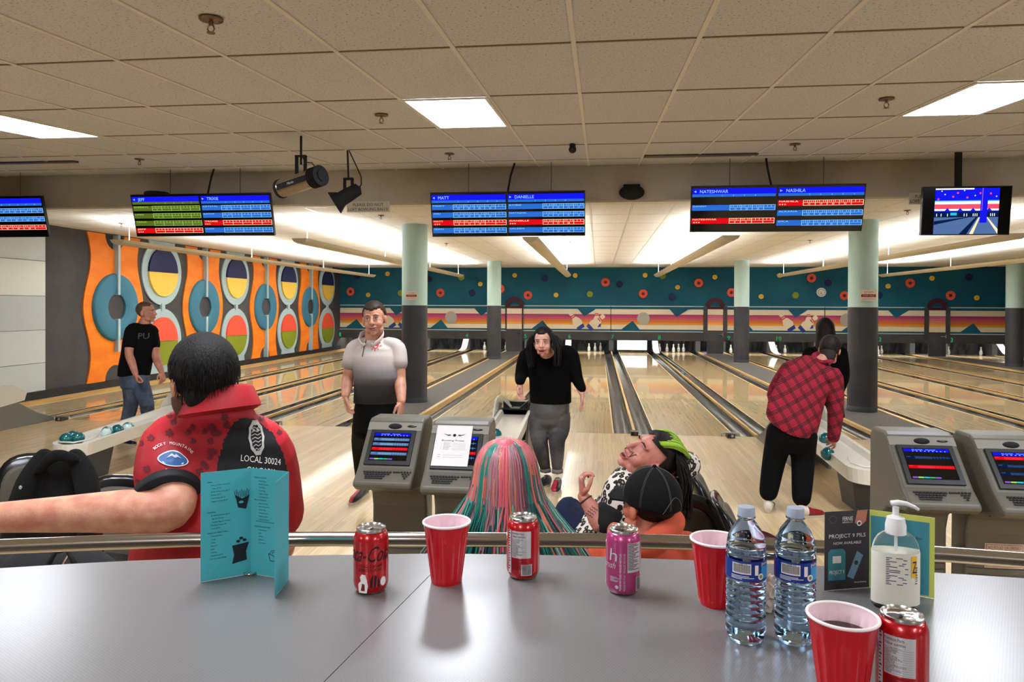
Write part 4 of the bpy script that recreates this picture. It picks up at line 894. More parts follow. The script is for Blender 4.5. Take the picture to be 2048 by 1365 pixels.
def basis(fwd, up):
    f = Vector(fwd).normalized(); u = Vector(up); u = (u-f*u.dot(f)).normalized(); return Matrix((f.cross(u), f, u)).transposed()   # columns x=right of subject, y=fwd, z=up
def limb(m, pts, rs, n=4, flat=1.0, side=None):
    """smooth tapered limb through the joints"""
    P = [Vector(p) for p in pts]; out = []; rr = []
    for i in range(len(P)-1):
        p0 = P[max(i-1, 0)]; p1 = P[i]; p2 = P[i+1]; p3 = P[min(i+2, len(P)-1)]
        for k in range(n):
            t = k/n; out.append(p1+(p2-p1)*t if len(P) == 2 else .5*((2*p1)+(-p0+p2)*t+(2*p0-5*p1+4*p2-p3)*t*t+(-p0+3*p1-3*p2+p3)*t**3)); rr.append(rs[i]+(rs[i+1]-rs[i])*t)
    out.append(P[-1]); rr.append(rs[-1]); m.tube(out, rr, 16, flat=flat, side=side); m.ell(out[0], rr[0]*.98); m.ell(out[-1], rr[-1]*.98); return m
def torsob(m, rings): torso(m, [(r[0], r[1]*.72, r[2]*.5) for r in rings])
def torso(m, rings, ax=Vector((1, 0, 0)), ay=Vector((0, 1, 0))):
    """rings: (centre, half width, half depth); interpolated; capped with ellipsoids"""
    ax = Vector(ax).normalized(); out = []
    for i in range(len(rings)-1):
        a, b = rings[i], rings[i+1]
        for k in range(4): t = k/4; s = t*t*(3-2*t); out.append((Vector(a[0]).lerp(Vector(b[0]), t), ax*(a[1]+(b[1]-a[1])*s), Vector(ay)*(a[2]+(b[2]-a[2])*s)))
    e = rings[-1]; out.append((Vector(e[0]), ax*e[1], Vector(ay)*e[2])); m.loft(out, 28); return m
def head_mesh(c, B, s=1.0, fem=1.0):
    m = M(); c = Vector(c)
    def P(x, y, z): return c+B @ Vector((x*s, y*s, z*s))
    def E(x, y, z, a, b, d): m.ell(P(x, y, z), (a*s, b*s, d*s), B, 20, 14)
    E(0, -.015, .035, .076, .096, .088); E(0, .022, -.012, .064, .066, .088); E(0, .030, -.062, .048*fem, .052, .040); E(0, .070, -.088 if fem < 1 else -.090, .021*fem, .016, .016)
    for k in (-1, 1):
        E(k*.034, .052, -.030, .028, .030, .030); E(k*.028, .074-(.004 if fem < 1 else 0), .034, .024, .013, .010); E(k*.044*fem, .030, -.070, .020*fem, .036, .022)
        m.ell(P(k*.079, -.008, -.006), (.009*s, .020*s, .032*s), B @ Matrix.Rotation(k*.25, 3, 'Z'), 14, 10); E(k*.012, .090, -.022, .008, .010, .007)
    m.tube([P(0, .078, .026), P(0, .092, .004), P(0, .107, -.017)], [.008*s*fem, .010*s*fem, .0125*s*fem], 12); m.ell(P(0, .106, -.019), .0125*s*fem, B, 12, 8)
    E(0, .080, -.050, .027, .014, .014); E(0, .087, -.046, .020, .008, .006); E(0, .085, -.058, .019, .008, .007)
    out = fuse(m, .0042*s, 3)
    return out, P
def face_parts(P, B, s, o, eyes=(60, 90, 110), brow=(60, 44, 36), lip=(176, 92, 88), mouth=0, closed=False, lipw=1.0):
    for k in (-1, 1):
        q = P(k*.030, .0765, .010)
        if closed:
            M().tube([P(k*.030+d, .086-abs(d)*10*.03, .006-(.0004/(abs(d)+.008))) for d in (-.014, -.007, 0, .007, .014)], .0016*s, 6).build('eyelid', mat('lash', (44, 26, 26), .6), o, smooth=True); continue
        e = M().ell(q, (.0120*s, .0085*s, .0070*s), B, 16, 12); ey = e.build('eye', mat('eye_white', (226, 220, 214), .2), o, smooth=True)
        M().ell(P(k*.030, .0838, .0095), (.0050*s, .0026*s, .0050*s), B, 12, 8).build('iris', mat('iris_%d%d' % (eyes[0], eyes[2]), eyes, .1), ey, smooth=True)
        M().tube([P(k*.017, .0835, .0155), P(k*.030, .0868, .0175), P(k*.043, .079, .0145)], .0020*s, 6).build('eyelid', mat('lash', (44, 26, 26), .6), o, smooth=True)
    for k in (-1, 1): M().tube([P(k*.014, .0895, .034), P(k*.028, .0900, .0395), P(k*.046, .079, .034)], [.0030*s, .0042*s, .002*s], 8, flat=.6).build('eyebrow', mat('brow_%d' % brow[0], brow, .8), o, smooth=True)
    w = .024*lipw
    m = M(); m.tube([P(-w, .083, -.049), P(-w*.5, .0935, -.0455), P(0, .0955, -.0468), P(w*.5, .0935, -.0455), P(w, .083, -.049)], [.0015*s, .0034*s, .0034*s, .0034*s, .0015*s], 8)
    m.tube([P(-w, .083, -.050-mouth*.3), P(-w*.5, .093, -.0575-mouth), P(0, .095, -.059-mouth), P(w*.5, .093, -.0575-mouth), P(w, .083, -.050-mouth*.3)], [.0015*s, .004*s, .0044*s, .004*s, .0015*s], 8); m.build('lips', mat('lips_%d' % lip[0], lip, .4), o, smooth=True)
    if mouth:
        m = M().ell(P(0, .0885, -.052-mouth*.4), (w*.78*s, .006*s, (.004+mouth*.5)*s), B, 16, 8); mo_ = m.build('mouth', mat('mouth_dark', (70, 22, 24), .5), o, smooth=True)
        M().ell(P(0, .0915, -.0495), (w*.66*s, .004*s, .0030*s), B, 14, 8).build('teeth', mat('teeth', (232, 226, 214), .3), mo_, smooth=True)
def hand_mesh(w, fwd, palm, s=1.0, side=1, curl=.35, spread=.06, vox=.0032, thumb=0):
    """w wrist, fwd towards the fingers, palm = direction the palm faces, side=+1 thumb on the x side"""
    f = Vector(fwd).normalized(); n = -Vector(palm); n = (n-f*n.dot(f)).normalized(); x = f.cross(n)*side; w = Vector(w)
    def P(a, b, c): return w+x*(a*s)+f*(b*s)+n*(c*s)
    m = M(); X, N = x*s, n*s
    m.loft([(P(0, -.02, 0), X*.025, N*.019), (P(0, .01, 0), X*.028, N*.018), (P(0, .045, 0), X*.040, N*.015), (P(0, .082, 0), X*.043, N*.013), (P(0, .096, 0), X*.038, N*.010)], 18)
    m.ell(P(.024, .035, -.008), (.018*s,)*3)
    for i, (bx, ln) in enumerate(((.031, .070), (.0105, .079), (-.0105, .073), (-.031, .056))):
        p = P(bx, .086, 0); a = 0; pts = [P(bx*.9, .06, 0), p]; rs = [.0095*s, .0095*s]; sp = spread*(1.5-i)
        for j, fr in enumerate((.45, .32, .23)):
            a += curl*(1.0 if j else .8)*(1+.12*i); d = f*math.cos(a)-n*math.sin(a)+x*(sp*math.cos(a)); p = p+d.normalized()*(ln*fr*s); pts.append(p.copy()); rs.append((.0088-.0009*j)*s)
        m.tube(pts, rs, 12); m.ell(pts[-1], rs[-1]); 
    t0 = P(.022, .022, -.006); t1 = P(.046+.006*(1-thumb), .048, -.014-.012*thumb); t2 = P(.054-.012*thumb, .074, -.022-.022*thumb); t3 = P(.055-.024*thumb, .094, -.028-.028*thumb)
    m.tube([t0, t1, t2, t3], [.0135*s, .0115*s, .0100*s, .0080*s], 12); m.ell(t3, .0082*s)
    return fuse(m, vox*s, 2, .4)
def skinm(name, c, c2=None): return mat(name, c, .48, sss=.12, var=('noise', 16, c2 or tuple(int(v*.88) for v in c), (.36, .62)), bump=('noise', 260, .12))
def shoe(m, heel, toe, s=1.0, z=0.0):
    """shoe body lofted from heel to toe resting on z"""
    h = Vector(heel); t = Vector(toe); h.z = t.z = z; d = (t-h).normalized(); x = Vector((d.y, -d.x, 0)); L = (t-h).length; U = Vector((0, 0, 1))
    m.loft([(h+d*(L*a)+U*(zz*s), x*(w*s), U*(hh*s)) for a, w, hh, zz in ((0, .022, .030, .036), (.05, .034, .045, .048), (.2, .040, .050, .054), (.38, .041, .042, .046), (.6, .046, .030, .036), (.8, .044, .024, .030), (.94, .030, .018, .024), (1, .012, .008, .018))], 18)
    return d, x, L
def sole(h, t, s, z, mm, par):
    h = Vector(h); t = Vector(t); h.z = t.z = z; d = (t-h).normalized(); x = Vector((d.y, -d.x, 0)); L = (t-h).length; ring = []
    for a in [2*PI*k/24 for k in range(24)]:
        y = .5-.5*math.cos(a); w = (.034+.014*y)*s*abs(math.sin(a))**.6*(1 if math.sin(a) > 0 else -1); ring.append(h+d*(L*(y*1.03-.015))+x*w+Vector((0, 0, .0015)))
    return M().prism(ring, (0, 0, .016*s)).build('sole', mm, par)
def make_shoe(par, heel, toe, c1, c2, s=1.0, z=.0, lace=(225, 220, 210)):
    """bowling shoe: heel half c1, toe half c2"""
    m = M(); d, x, L = shoe(m, heel, toe, s, z+.004); m.m = [0]*len(m.m); h = Vector(heel); h.z = z
    for i, f in enumerate(m.f):
        q = sum((m.v[k] for k in f), Vector())/len(f); m.m[i] = 1 if ((q-h).dot(d) > L*.42 and (q-h).dot(x) > -.012) else 0
    o = m.build('shoe', [mat('shoe_%d_%d' % (c1[0], c1[1]), c1, .35), mat('shoe_%d_%d' % (c2[0], c2[1]), c2, .35)], par, smooth=True)
    sole(heel, toe, s, z, mat('sole_pale', (196, 186, 168), .6), o); U = Vector((0, 0, 1)); l = M()
    for k in range(5):
        a = .34+.075*k; c = h+d*(L*a)+U*((.100-.052*(a-.3)/.38)*s); l.tube([c-x*.020*s+d*.006, c+x*.020*s+d*.006*(-1)**k], .0022*s, 6)
    l.build('lace', mat('lace_%d' % lace[0], lace, .8), o); return o
def bvh_of(m): return BVHTree.FromPolygons(m.v, m.f)
def decal(bv, fl, T, dirn, off=.0015):
    """lay a flat mesh on a surface: verts (x,y,0) mapped by T, then cast along dirn"""
    out = M(); D = Vector(dirn).normalized(); ok = []
    for v in fl.v:
        p = T @ v; hit = bv.ray_cast(p-D*.5, D); q = hit[0]
        out.v.append((q+hit[1]*off*(1 if hit[1].dot(D) < 0 else -1)) if q is not None else None)
    for f, mi in zip(fl.f, fl.m):
        if all(out.v[i] is not None for i in f): out.f.append(f); out.m.append(mi)
    out.v = [v if v is not None else Vector((0, 0, 0)) for v in out.v]; return out
def strands(m, starts, ends, r, n=5, bulge=None, mis=None, rnd=R):
    for i, (a, b) in enumerate(zip(starts, ends)):
        a = Vector(a); b = Vector(b); mid = bulge(a, b, i); pts = []
        for k in range(n+1):
            t = k/n; pts.append(a*(1-t)**2+mid*(2*t*(1-t))+b*t*t)
        m.tube(pts, [r*(.7+.6*math.sin(PI*min(t*1.1+.12, 1))) for t in [k/n for k in range(n+1)]], 5, mi=mis[i] if mis else 0, cap=False, flat=.45)
def hair_cap(c, B, s, rx=.083, ry=.104, rz=.096, cz=.038, cy=-.016, cut=None, disp=.003, rows=26, seg=44, low=.62):
    """short hair: thick cap over the cranium; cut(x,y,z) in head space says what stays"""
    m = M(); c = Vector(c); vs = []; fs = []; keep = []
    for i in range(rows+1):
        a = PI*low*i/rows if False else PI*i/rows
        for k in range(seg):
            t = 2*PI*k/seg; x, y, z = rx*math.sin(a)*math.cos(t), cy+ry*math.sin(a)*math.sin(t), cz+rz*math.cos(a)
            kk = cut(x, y, z); w = 1+disp*18*(math.sin(t*19+i*1.3)*.5+math.sin(t*7+i*2.9)*.5)*.12; keep.append(kk)
            sh = .93 if not kk else w
            vs.append(c+B @ (Vector((x*sh, cy+(y-cy)*sh, cz+(z-cz)*sh))*s))
    for i in range(rows):
        for k in range(seg):
            k2 = (k+1) % seg; q = (i*seg+k, i*seg+k2, (i+1)*seg+k2, (i+1)*seg+k)
            if any(keep[j] for j in q): fs.append(q)
    m.add(vs, fs); return m
m_hairm = lambda n, c, c2: mat(n, c, .6, spec=.3, var=('noise', 30, c2, (.35, .65), (3, 3, .6)), bump=('noise', 120, .5, (1, 1, .3)))
UPZ = Vector((0, 0, 1))
def person(label, loc): return None
def body_obj(label, m, skin, group=None):
    o = m.build('person', skin, None, smooth=True); return tag(o, label, 'person', group)
# ---------------------------------------------------------------- C: man in the white to grey polo
def man_white():
    Y = 5.5; s = 1.12; sk = skinm('skin_c', (206, 146, 120)); c = J(749, 640, Y-.03)
    B = basis((.10, -1, -.04), (-.10, 0, 1)); hm, P = head_mesh(c, B, s)
    b = M(); nb = J(746, 678, Y+.02); limb(b, [c-UPZ*.05, nb-UPZ*.03], [.062, .072])
    sL, sR = J(708, 695, Y), J(795, 694, Y); eL, eR = J(696, 757, Y-.02), J(800, 758, Y-.05); wL, wR = J(691, 792, Y-.15), J(803, 803, Y-.2)
    torsob(b, [(J(758, 800, Y), .15, .11), (J(756, 740, Y), .16, .11), (J(752, 705, Y), .16, .10), (nb, .07, .06)])
    for a, e, w in ((sL, eL, wL), (sR, eR, wR)): limb(b, [a, (a+e)/2, e, e.lerp(w, .4), w], [.055, .052, .045, .046, .031])
    body = fuse(b, .008, 3); hl = hand_mesh(wL, (.12, -.10, -1), (1, .3, 0), 1.0, -1, .45); hr = hand_mesh(wR, (-.02, -.2, -1), (-1, .2, 0), 1.0, 1, .4)
    o = body_obj('man with short brown hair in white-to-grey gradient polo and black trousers behind the consoles', join(body, hm, hl, hr), sk)
    face_parts(P, B, s, o, (70, 96, 110), (84, 60, 44), (170, 96, 86), mouth=.004, lipw=1.15)
    h = hair_cap(c, B, s, cut=lambda x, y, z: (z > .074+.25*abs(x) if y > .03 else z > .074-(.03-y)*1.5) and z > -.045, disp=.006, rows=40, seg=64, rz=.099)
    h.build('hair', m_hairm('hair_brown', (62, 46, 38), (34, 24, 20)), o, smooth=True)
    # polo
    m = M(); torso(m, [(J(750, 806, Y), .175, .135), (J(755, 785, Y), .185, .150), (J(757, 755, Y-.02), .195, .160), (J(753, 715, Y), .195, .135), (J(752, 697, Y), .170, .11), (J(750, 687, Y+.01), .12, .085), (nb+UPZ*.01, .080, .07)])
    for a, e, q in ((sL, eL, J(728, 688, Y)), (sR, eR, J(777, 688, Y))): limb(m, [q, a-UPZ*.012, a.lerp(e, .52)], [.055, .064, .071])
    pm = fuse(m, .0075, 6)
    g = bpy.data.materials.new('polo_gradient'); g.use_nodes = True; nt = g.node_tree; tc = nt.nodes.new('ShaderNodeTexCoord'); sx = nt.nodes.new('ShaderNodeSeparateXYZ'); mr = nt.nodes.new('ShaderNodeMapRange'); rp = nt.nodes.new('ShaderNodeValToRGB')
    nt.links.new(tc.outputs['Object'], sx.inputs[0]); nt.links.new(sx.outputs[2], mr.inputs[0]); mr.inputs[1].default_value = 1.06; mr.inputs[2].default_value = 1.38; nt.links.new(mr.outputs[0], rp.inputs[0])
    rp.color_ramp.elements[0].color = lin((24, 26, 31))+(1,); rp.color_ramp.elements[1].color = lin((200, 190, 184))+(1,); e = rp.color_ramp.elements.new(.3); e.color = lin((52, 52, 57))+(1,); e = rp.color_ramp.elements.new(.66); e.color = lin((126, 120, 120))+(1,); nt.links.new(rp.outputs[0], nt.nodes['Principled BSDF'].inputs[0]); nt.nodes['Principled BSDF'].inputs['Roughness'].default_value = .8
    sh = pm.build('polo_shirt', g, o, smooth=True); bv = bvh_of(pm)
    cl = M(); mw = mat('collar_white', (214, 208, 202), .8)
    for k in (-1, 1):
        a = nb+Vector((k*.070, .04, .055)); cl.tube([a, nb+Vector((k*.090, -.02, .035)), nb+Vector((k*.082, -.085, -.005)), nb+Vector((k*.045, -.125, -.045)), nb+Vector((k*.020, -.128, -.03))], [.018, .020, .023, .022, .010], 10, flat=.3, side=(0, .3, 1))
    cl.build('collar', mw, sh, smooth=True)
    f = M(); F = Flat(f, (0, 0, 0), (1, 0, 0), (0, 1, 0), 0); F.line([(-.004-.0008*k, -.013*k) for k in range(11)], .007, 0); T = Matrix.Translation(J(738, 679, Y)) @ Matrix.Rotation(PI/2, 4, 'X'); decal(bv, f, T, (0, 1, 0), .003).build('zip_placket', mat('zip_dark', (52, 48, 50), .5), sh)
    f = M(); F = Flat(f, (0, 0, 0), (1, 0, 0), (0, 1, 0), 0); F.disc(0, 0, .022, 0, 0, 20); F.disc(0, 0, .013, 1, 0, 20); F.disc(0, 0, .008, 0, 0, 16)
    for k in range(8): F.disc(.032*math.cos(k*PI/4), .032*math.sin(k*PI/4), .005, 0, 0, 8)
    F.text('C', -.045, -.005, .012, 0, 0); F.text('A', .036, -.005, .012, 0, 0)
    T = Matrix.Translation(J(758.5, 691.5, Y)) @ Matrix.Rotation(PI/2, 4, 'X'); decal(bv, f, T, (0, 1, 0), .003).build('chest_emblem', [mat('emblem_red', (206, 50, 60), .6), mw], sh)
    # trousers and shoes
    mb_ = mat('trouser_black', (7, 7, 8), .9, spec=.2); m = M(); torso(m, [(J(746, 862, Y), .165, .13), (J(750, 835, Y), .175, .14), (J(752, 803, Y), .165, .125)])
    k1 = J(722, 893, Y+.35); a1 = J(724, 965, Y+.78); k2 = J(765, 930, Y-.2); a2 = J(770, 1075, Y-.15)
    limb(m, [J(730, 855, Y+.05), k1, a1], [.105, .078, .052]); limb(m, [J(768, 855, Y), k2, a2], [.105, .078, .055]); fuse(m, .009, 4).build('trousers', mb_, o, smooth=True)
    q = onz(716, 1003, 0); h_ = onz(735, 985, 0); make_shoe(o, h_, (q.x-.02, q.y-.13, 0), (28, 26, 28), (176, 36, 56)); make_shoe(o, (a2.x, a2.y+.06, 0), (a2.x-.02, a2.y-.22, 0), (28, 26, 28), (176, 36, 56))
# ---------------------------------------------------------------- D: woman in black
def woman_black():
    Y = 7.05; s = 1.16; sk = skinm('skin_d', (222, 164, 146)); c = J(1087, 685, Y-.30)
    B = basis((-.12, -1, -.10), (-.06, -.1, 1)); hm, P = head_mesh(c, B, s, .80)
    b = M(); nb = J(1097, 715, Y-.10); limb(b, [c-UPZ*.05+Vector((0, .03, 0)), nb], [.06, .075]); sL, sR = J(1053, 712, Y-.05), J(1141, 708, Y-.02); eL, eR = J(1042, 752, Y-.05), J(1153, 755, Y-.05); wL, wR = J(1040, 770, Y-.28), J(1164, 788, Y-.15)
    torsob(b, [(J(1100, 800, Y), .17, .13), (J(1100, 750, Y-.05), .17, .13), (J(1098, 722, Y-.08), .15, .11)])
    for a, e, w in ((sL, eL, wL), (sR, eR, wR)): limb(b, [a, e, e.lerp(w, .4), w], [.06, .048, .045, .029])
    body = fuse(b, .009, 3); hl = hand_mesh(wL, (.05, -.35, -1), (.8, -.6, 0), 1.0, -1, .3, .1); hr = hand_mesh(wR, (.04, -.05, -1), (-1, -.3, 0), 1.02, 1, .18, .08)
    o = body_obj('woman with long dark hair in black sweater and grey jeans walking back from the lane', join(body, hm, hl, hr), sk)
    face_parts(P, B, s, o, (80, 80, 84), (40, 28, 28), (196, 72, 80), mouth=.011, lipw=1.25)
    M().ell(P(.040, .066, -.026), (.016*s, .008*s, .014*s), B, 12, 8).build('cheek', mat('cheek_pink', (222, 128, 120), .5), o, smooth=True)
    hr_ = m_hairm('hair_black', (22, 16, 18), (10, 8, 9)); h = hair_cap(c, B, s*1.02, rz=.090, cut=lambda x, y, z: z > .078+.2*abs(x) or (y < .028 and z > -.11), disp=.002, rows=36, seg=60); 
    A, Bp = [], []
    for i in range(230):
        t = R.random(); k = -1 if i % 2 else 1; a0 = P(k*(.008+.066*t), .045-.085*R.random(), .112-.055*t)
        e = P(k*(.085+.045*R.random()), .01+R.uniform(-.08, .07), -.11-.09*R.random()) if k < 0 or 1 else None; A.append(a0); Bp.append(e)
    strands(h, A, Bp, .0075, 6, lambda a, b_, i: (a+b_)/2+(B @ Vector((.065*(1 if i % 2 == 0 else -1), .0, .07)))*s)
    h.build('hair', hr_, o, smooth=True)
    m = M(); torso(m, [(J(1101, 806, Y), .205, .165), (J(1101, 790, Y), .205, .175), (J(1100, 760, Y-.02), .205, .18), (J(1099, 735, Y-.06), .205, .17), (J(1098, 718, Y-.08), .19, .14), (J(1097, 706, Y-.09), .12, .10), (nb+UPZ*.015, .085, .08)])
    limb(m, [J(1074, 708, Y-.08), sL-UPZ*.01, eL, wL+UPZ*.03], [.07, .080, .062, .042]); limb(m, [J(1122, 706, Y-.06), sR-UPZ*.01, eR, wR+UPZ*.05], [.07, .080, .062, .042]); mk = mat('sweater_black', (5, 5, 6), .95, spec=.15, bump=('noise', 200, .3)); fuse(m, .009, 6).build('sweater', mk, o, smooth=True)
    m = M(); torso(m, [(J(1099, 862, Y), .09, .08), (J(1098, 842, Y), .165, .13), (J(1099, 820, Y), .195, .16), (J(1100, 800, Y), .19, .155)]); k1, a1 = J(1079, 883, Y-.04), J(1091, 938, Y+.06); k2, a2 = J(1114, 880, Y-.08), J(1114.5, 940, Y-.02)
    limb(m, [J(1081, 834, Y), J(1079, 860, Y), k1, k1.lerp(a1, .4), a1], [.115, .105, .082, .072, .048]); limb(m, [J(1118, 834, Y), J(1118, 860, Y), k2, k2.lerp(a2, .4), a2], [.115, .105, .082, .072, .048])
    j = fuse(m, .008, 4).build('jeans', mat('jeans_grey', (92, 90, 90), .85, var=('noise', 4, (48, 47, 49), (.38, .62)), bump=('noise', 40, .4)), o, smooth=True)
    for a in (a1, a2): M().lathe([(.052, -.02), (.055, -.018), (.055, .018), (.052, .02)], a-UPZ*.012, 20).build('turned_cuff', mat('cuff_grey', (122, 116, 114), .9), j, smooth=True)
    make_shoe(o, (a1.x+.04, a1.y+.05, 0), (a1.x-.10, a1.y-.20, 0), (30, 28, 30), (30, 28, 30), 1.0); make_shoe(o, (a2.x+.01, a2.y+.06, 0), (a2.x-.01, a2.y-.23, 0), (34, 30, 32), (190, 40, 66), 1.0)
# ---------------------------------------------------------------- B: man in black tee by the wall
def man_tee():
    Y = 8.35; s = 1.12; sk = skinm('skin_b', (198, 136, 112)); c = J(293, 626, Y)
    B = basis((.93, .10, .02), (.02, 0, 1)); hm, P = head_mesh(c, B, s); b = M(); nb = J(289, 648, Y); limb(b, [c-UPZ*.06, nb], [.062, .075])
    sN, sF = J(262, 662, Y-.13), J(303, 662, Y+.12); eN, eF = J(258, 708, Y-.2), J(313, 718, Y+.05); wN, wF = J(271, 748, Y-.28), J(323, 744, Y-.05)
    torsob(b, [(J(274, 742, Y), .15, .12), (J(280, 690, Y), .15, .12), (nb, .07, .07)]); 
    for a, e, w in ((sN, eN, wN), (sF, eF, wF)): limb(b, [a, (a+e)/2, e, e.lerp(w, .4), w], [.058, .056, .048, .048, .033])
    h1 = hand_mesh(wN, (.25, -.05, -1), (.7, .6, 0), 1.05, -1, .8, .02, thumb=.8); h2 = hand_mesh(wF, (.2, 0, -1), (-.8, .3, 0), 1.0, 1, .4)
    o = body_obj('man in black tee and blue jeans turned towards the orange wall panels', join(fuse(b, .009, 3), hm, h1, h2), sk)
    face_parts(P, B, s, o); h = hair_cap(c, B, s, rx=.079, ry=.099, rz=.090, cut=lambda x, y, z: (z > .07 and y < .06) or (y < -.01 and z > -.045), disp=.001); h.build('hair', m_hairm('hair_short_brown', (104, 80, 62), (74, 56, 44)), o, smooth=True)
    mk = mat('tee_black', (6, 6, 7), .9, spec=.2); m = M(); ax = Vector((.8, .6, 0)); ay = Vector((-.6, .8, 0))
    torso(m, [(J(268, 752, Y), .185, .15), (J(270, 735, Y), .19, .16), (J(276, 705, Y), .19, .155), (J(281, 680, Y), .20, .14), (J(284, 662, Y), .19, .12), (nb+UPZ*.0, .085, .08)], ax, ay)
    limb(m, [sN+Vector((.05, .05, .02)), sN+Vector((.01, .01, .0)), sN.lerp(eN, .55)], [.078, .084, .080]); limb(m, [sF, sF.lerp(eF, .5)], [.078, .076]); tm_ = fuse(m, .0085, 6); t = tm_.build('tee_shirt', mk, o, smooth=True)
    f = M(); F = Flat(f, (0, 0, 0), (1, 0, 0), (0, 1, 0), 0); F.text('PU', -.05, -.04, .075, 0, 0, w=.09); T = Matrix.Translation(J(297, 671, Y)) @ Matrix.Rotation(PI/2, 4, 'X'); decal(bvh_of(tm_), f, T, (0, 1, 0), .003).build('tee_lettering', mat('tee_print', (74, 84, 88), .8), t)
    m = M(); torso(m, [(J(270, 775, Y), .165, .14), (J(269, 748, Y), .17, .15)], ax, ay); k1, a1 = J(261, 815, Y+.05), J(244, 876, Y+.15); k2, a2 = J(293, 806, Y-.1), J(300, 870, Y+.3)
    limb(m, [J(264, 775, Y-.02), k1, a1], [.115, .085, .068]); limb(m, [J(280, 772, Y), k2, a2], [.115, .085, .068]); fuse(m, .009, 4).build('jeans', mat('jeans_blue', (88, 100, 122), .85, var=('noise', 7, (62, 72, 92), (.38, .62)), bump=('noise', 60, .5)), o, smooth=True)
    make_shoe(o, (a1.x-.02, a1.y, 0), (a1.x+.24, a1.y-.08, 0), (24, 22, 24), (24, 22, 24), 1, lace=(60, 56, 54)); make_shoe(o, (a2.x-.03, a2.y, 0), (a2.x+.23, a2.y-.02, 0), (24, 22, 24), (24, 22, 24), 1, lace=(60, 56, 54))
# ---------------------------------------------------------------- I: woman in black seen from behind
def woman_back():
    Y = 9.2; s = 1.17; sk = skinm('skin_i', (196, 140, 118)); c = J(1649, 663, Y); B = basis((-.05, 1, -.1), (0, 0, 1)); hm, P = head_mesh(c, B, s); b = M()
    nb = J(1650, 690, Y); limb(b, [c-UPZ*.05, nb], [.055, .06]); sL, sR = J(1618, 706, Y), J(1682, 706, Y); eL, eR = J(1612, 755, Y-.05), J(1688, 752, Y-.05); wL, wR = J(1622, 790, Y+.2), J(1678, 790, Y+.2)
    torsob(b, [(J(1650, 790, Y), .15, .11), (J(1650, 720, Y), .15, .1)])
    for a, e, w in ((sL, eL, wL), (sR, eR, wR)): limb(b, [a, e, w], [.05, .042, .03])
    o = body_obj('woman with straight dark hair in black, seen from behind, beyond the person in plaid', join(fuse(b, .01, 3), hm, hand_mesh(wL, (.1, .3, -1), (1, 0, 0), 1, 1, .4), hand_mesh(wR, (-.1, .3, -1), (-1, 0, 0), 1, -1, .4)), sk)
    mk = mat('coat_black', (5, 5, 6), .9, spec=.2); m = M(); torso(m, [(J(1655, 835, Y), .20, .15), (J(1652, 790, Y), .185, .14), (J(1650, 750, Y), .18, .13), (J(1650, 715, Y), .205, .13), (J(1650, 700, Y), .18, .11), (nb+UPZ*.01, .08, .07)])
    for a, e, w in ((sL, eL, wL), (sR, eR, wR)): limb(m, [a, e, e.lerp(w, .9)], [.078, .066, .046])
    fuse(m, .009, 6).build('jacket', mk, o, smooth=True); m = M(); fL, fR = (J(1650, 800, Y).x, Y, .08), (J(1672, 800, Y).x, Y+.05, .08)
    limb(m, [J(1640, 835, Y), (fL[0], Y-.02, .45), fL], [.10, .075, .055]); limb(m, [J(1668, 835, Y), (fR[0], Y, .45), fR], [.10, .075, .055]); fuse(m, .01, 4).build('trousers', mk, o, smooth=True)
    for f in (fL, fR): make_shoe(o, (f[0], f[1]-.06, 0), (f[0], f[1]+.2, 0), (34, 30, 32), (150, 34, 50))
    hh = hair_cap(c, B, s*1.06, rx=.086, ry=.1, rz=.1, cut=lambda x, y, z: y < .05 or z > .07, disp=.001); A, E_ = [], []
    for i in range(170):
        t = PI*(i/169)-PI; k = .088*math.cos(t); d = .1*math.sin(t)-.01; A.append(P(k*.35, d*.3, .125)); E_.append(P(k*1.12, d*1.05+.0, -.19-.03*R.random()))
    strands(hh, A, E_, .011, 6, lambda a, b_, i: Vector((b_.x, b_.y, a.z+.02))+(b_-a)*.02)
    hh.build('hair', m_hairm('hair_dark_red', (40, 20, 20), (16, 10, 11)), o, smooth=True)
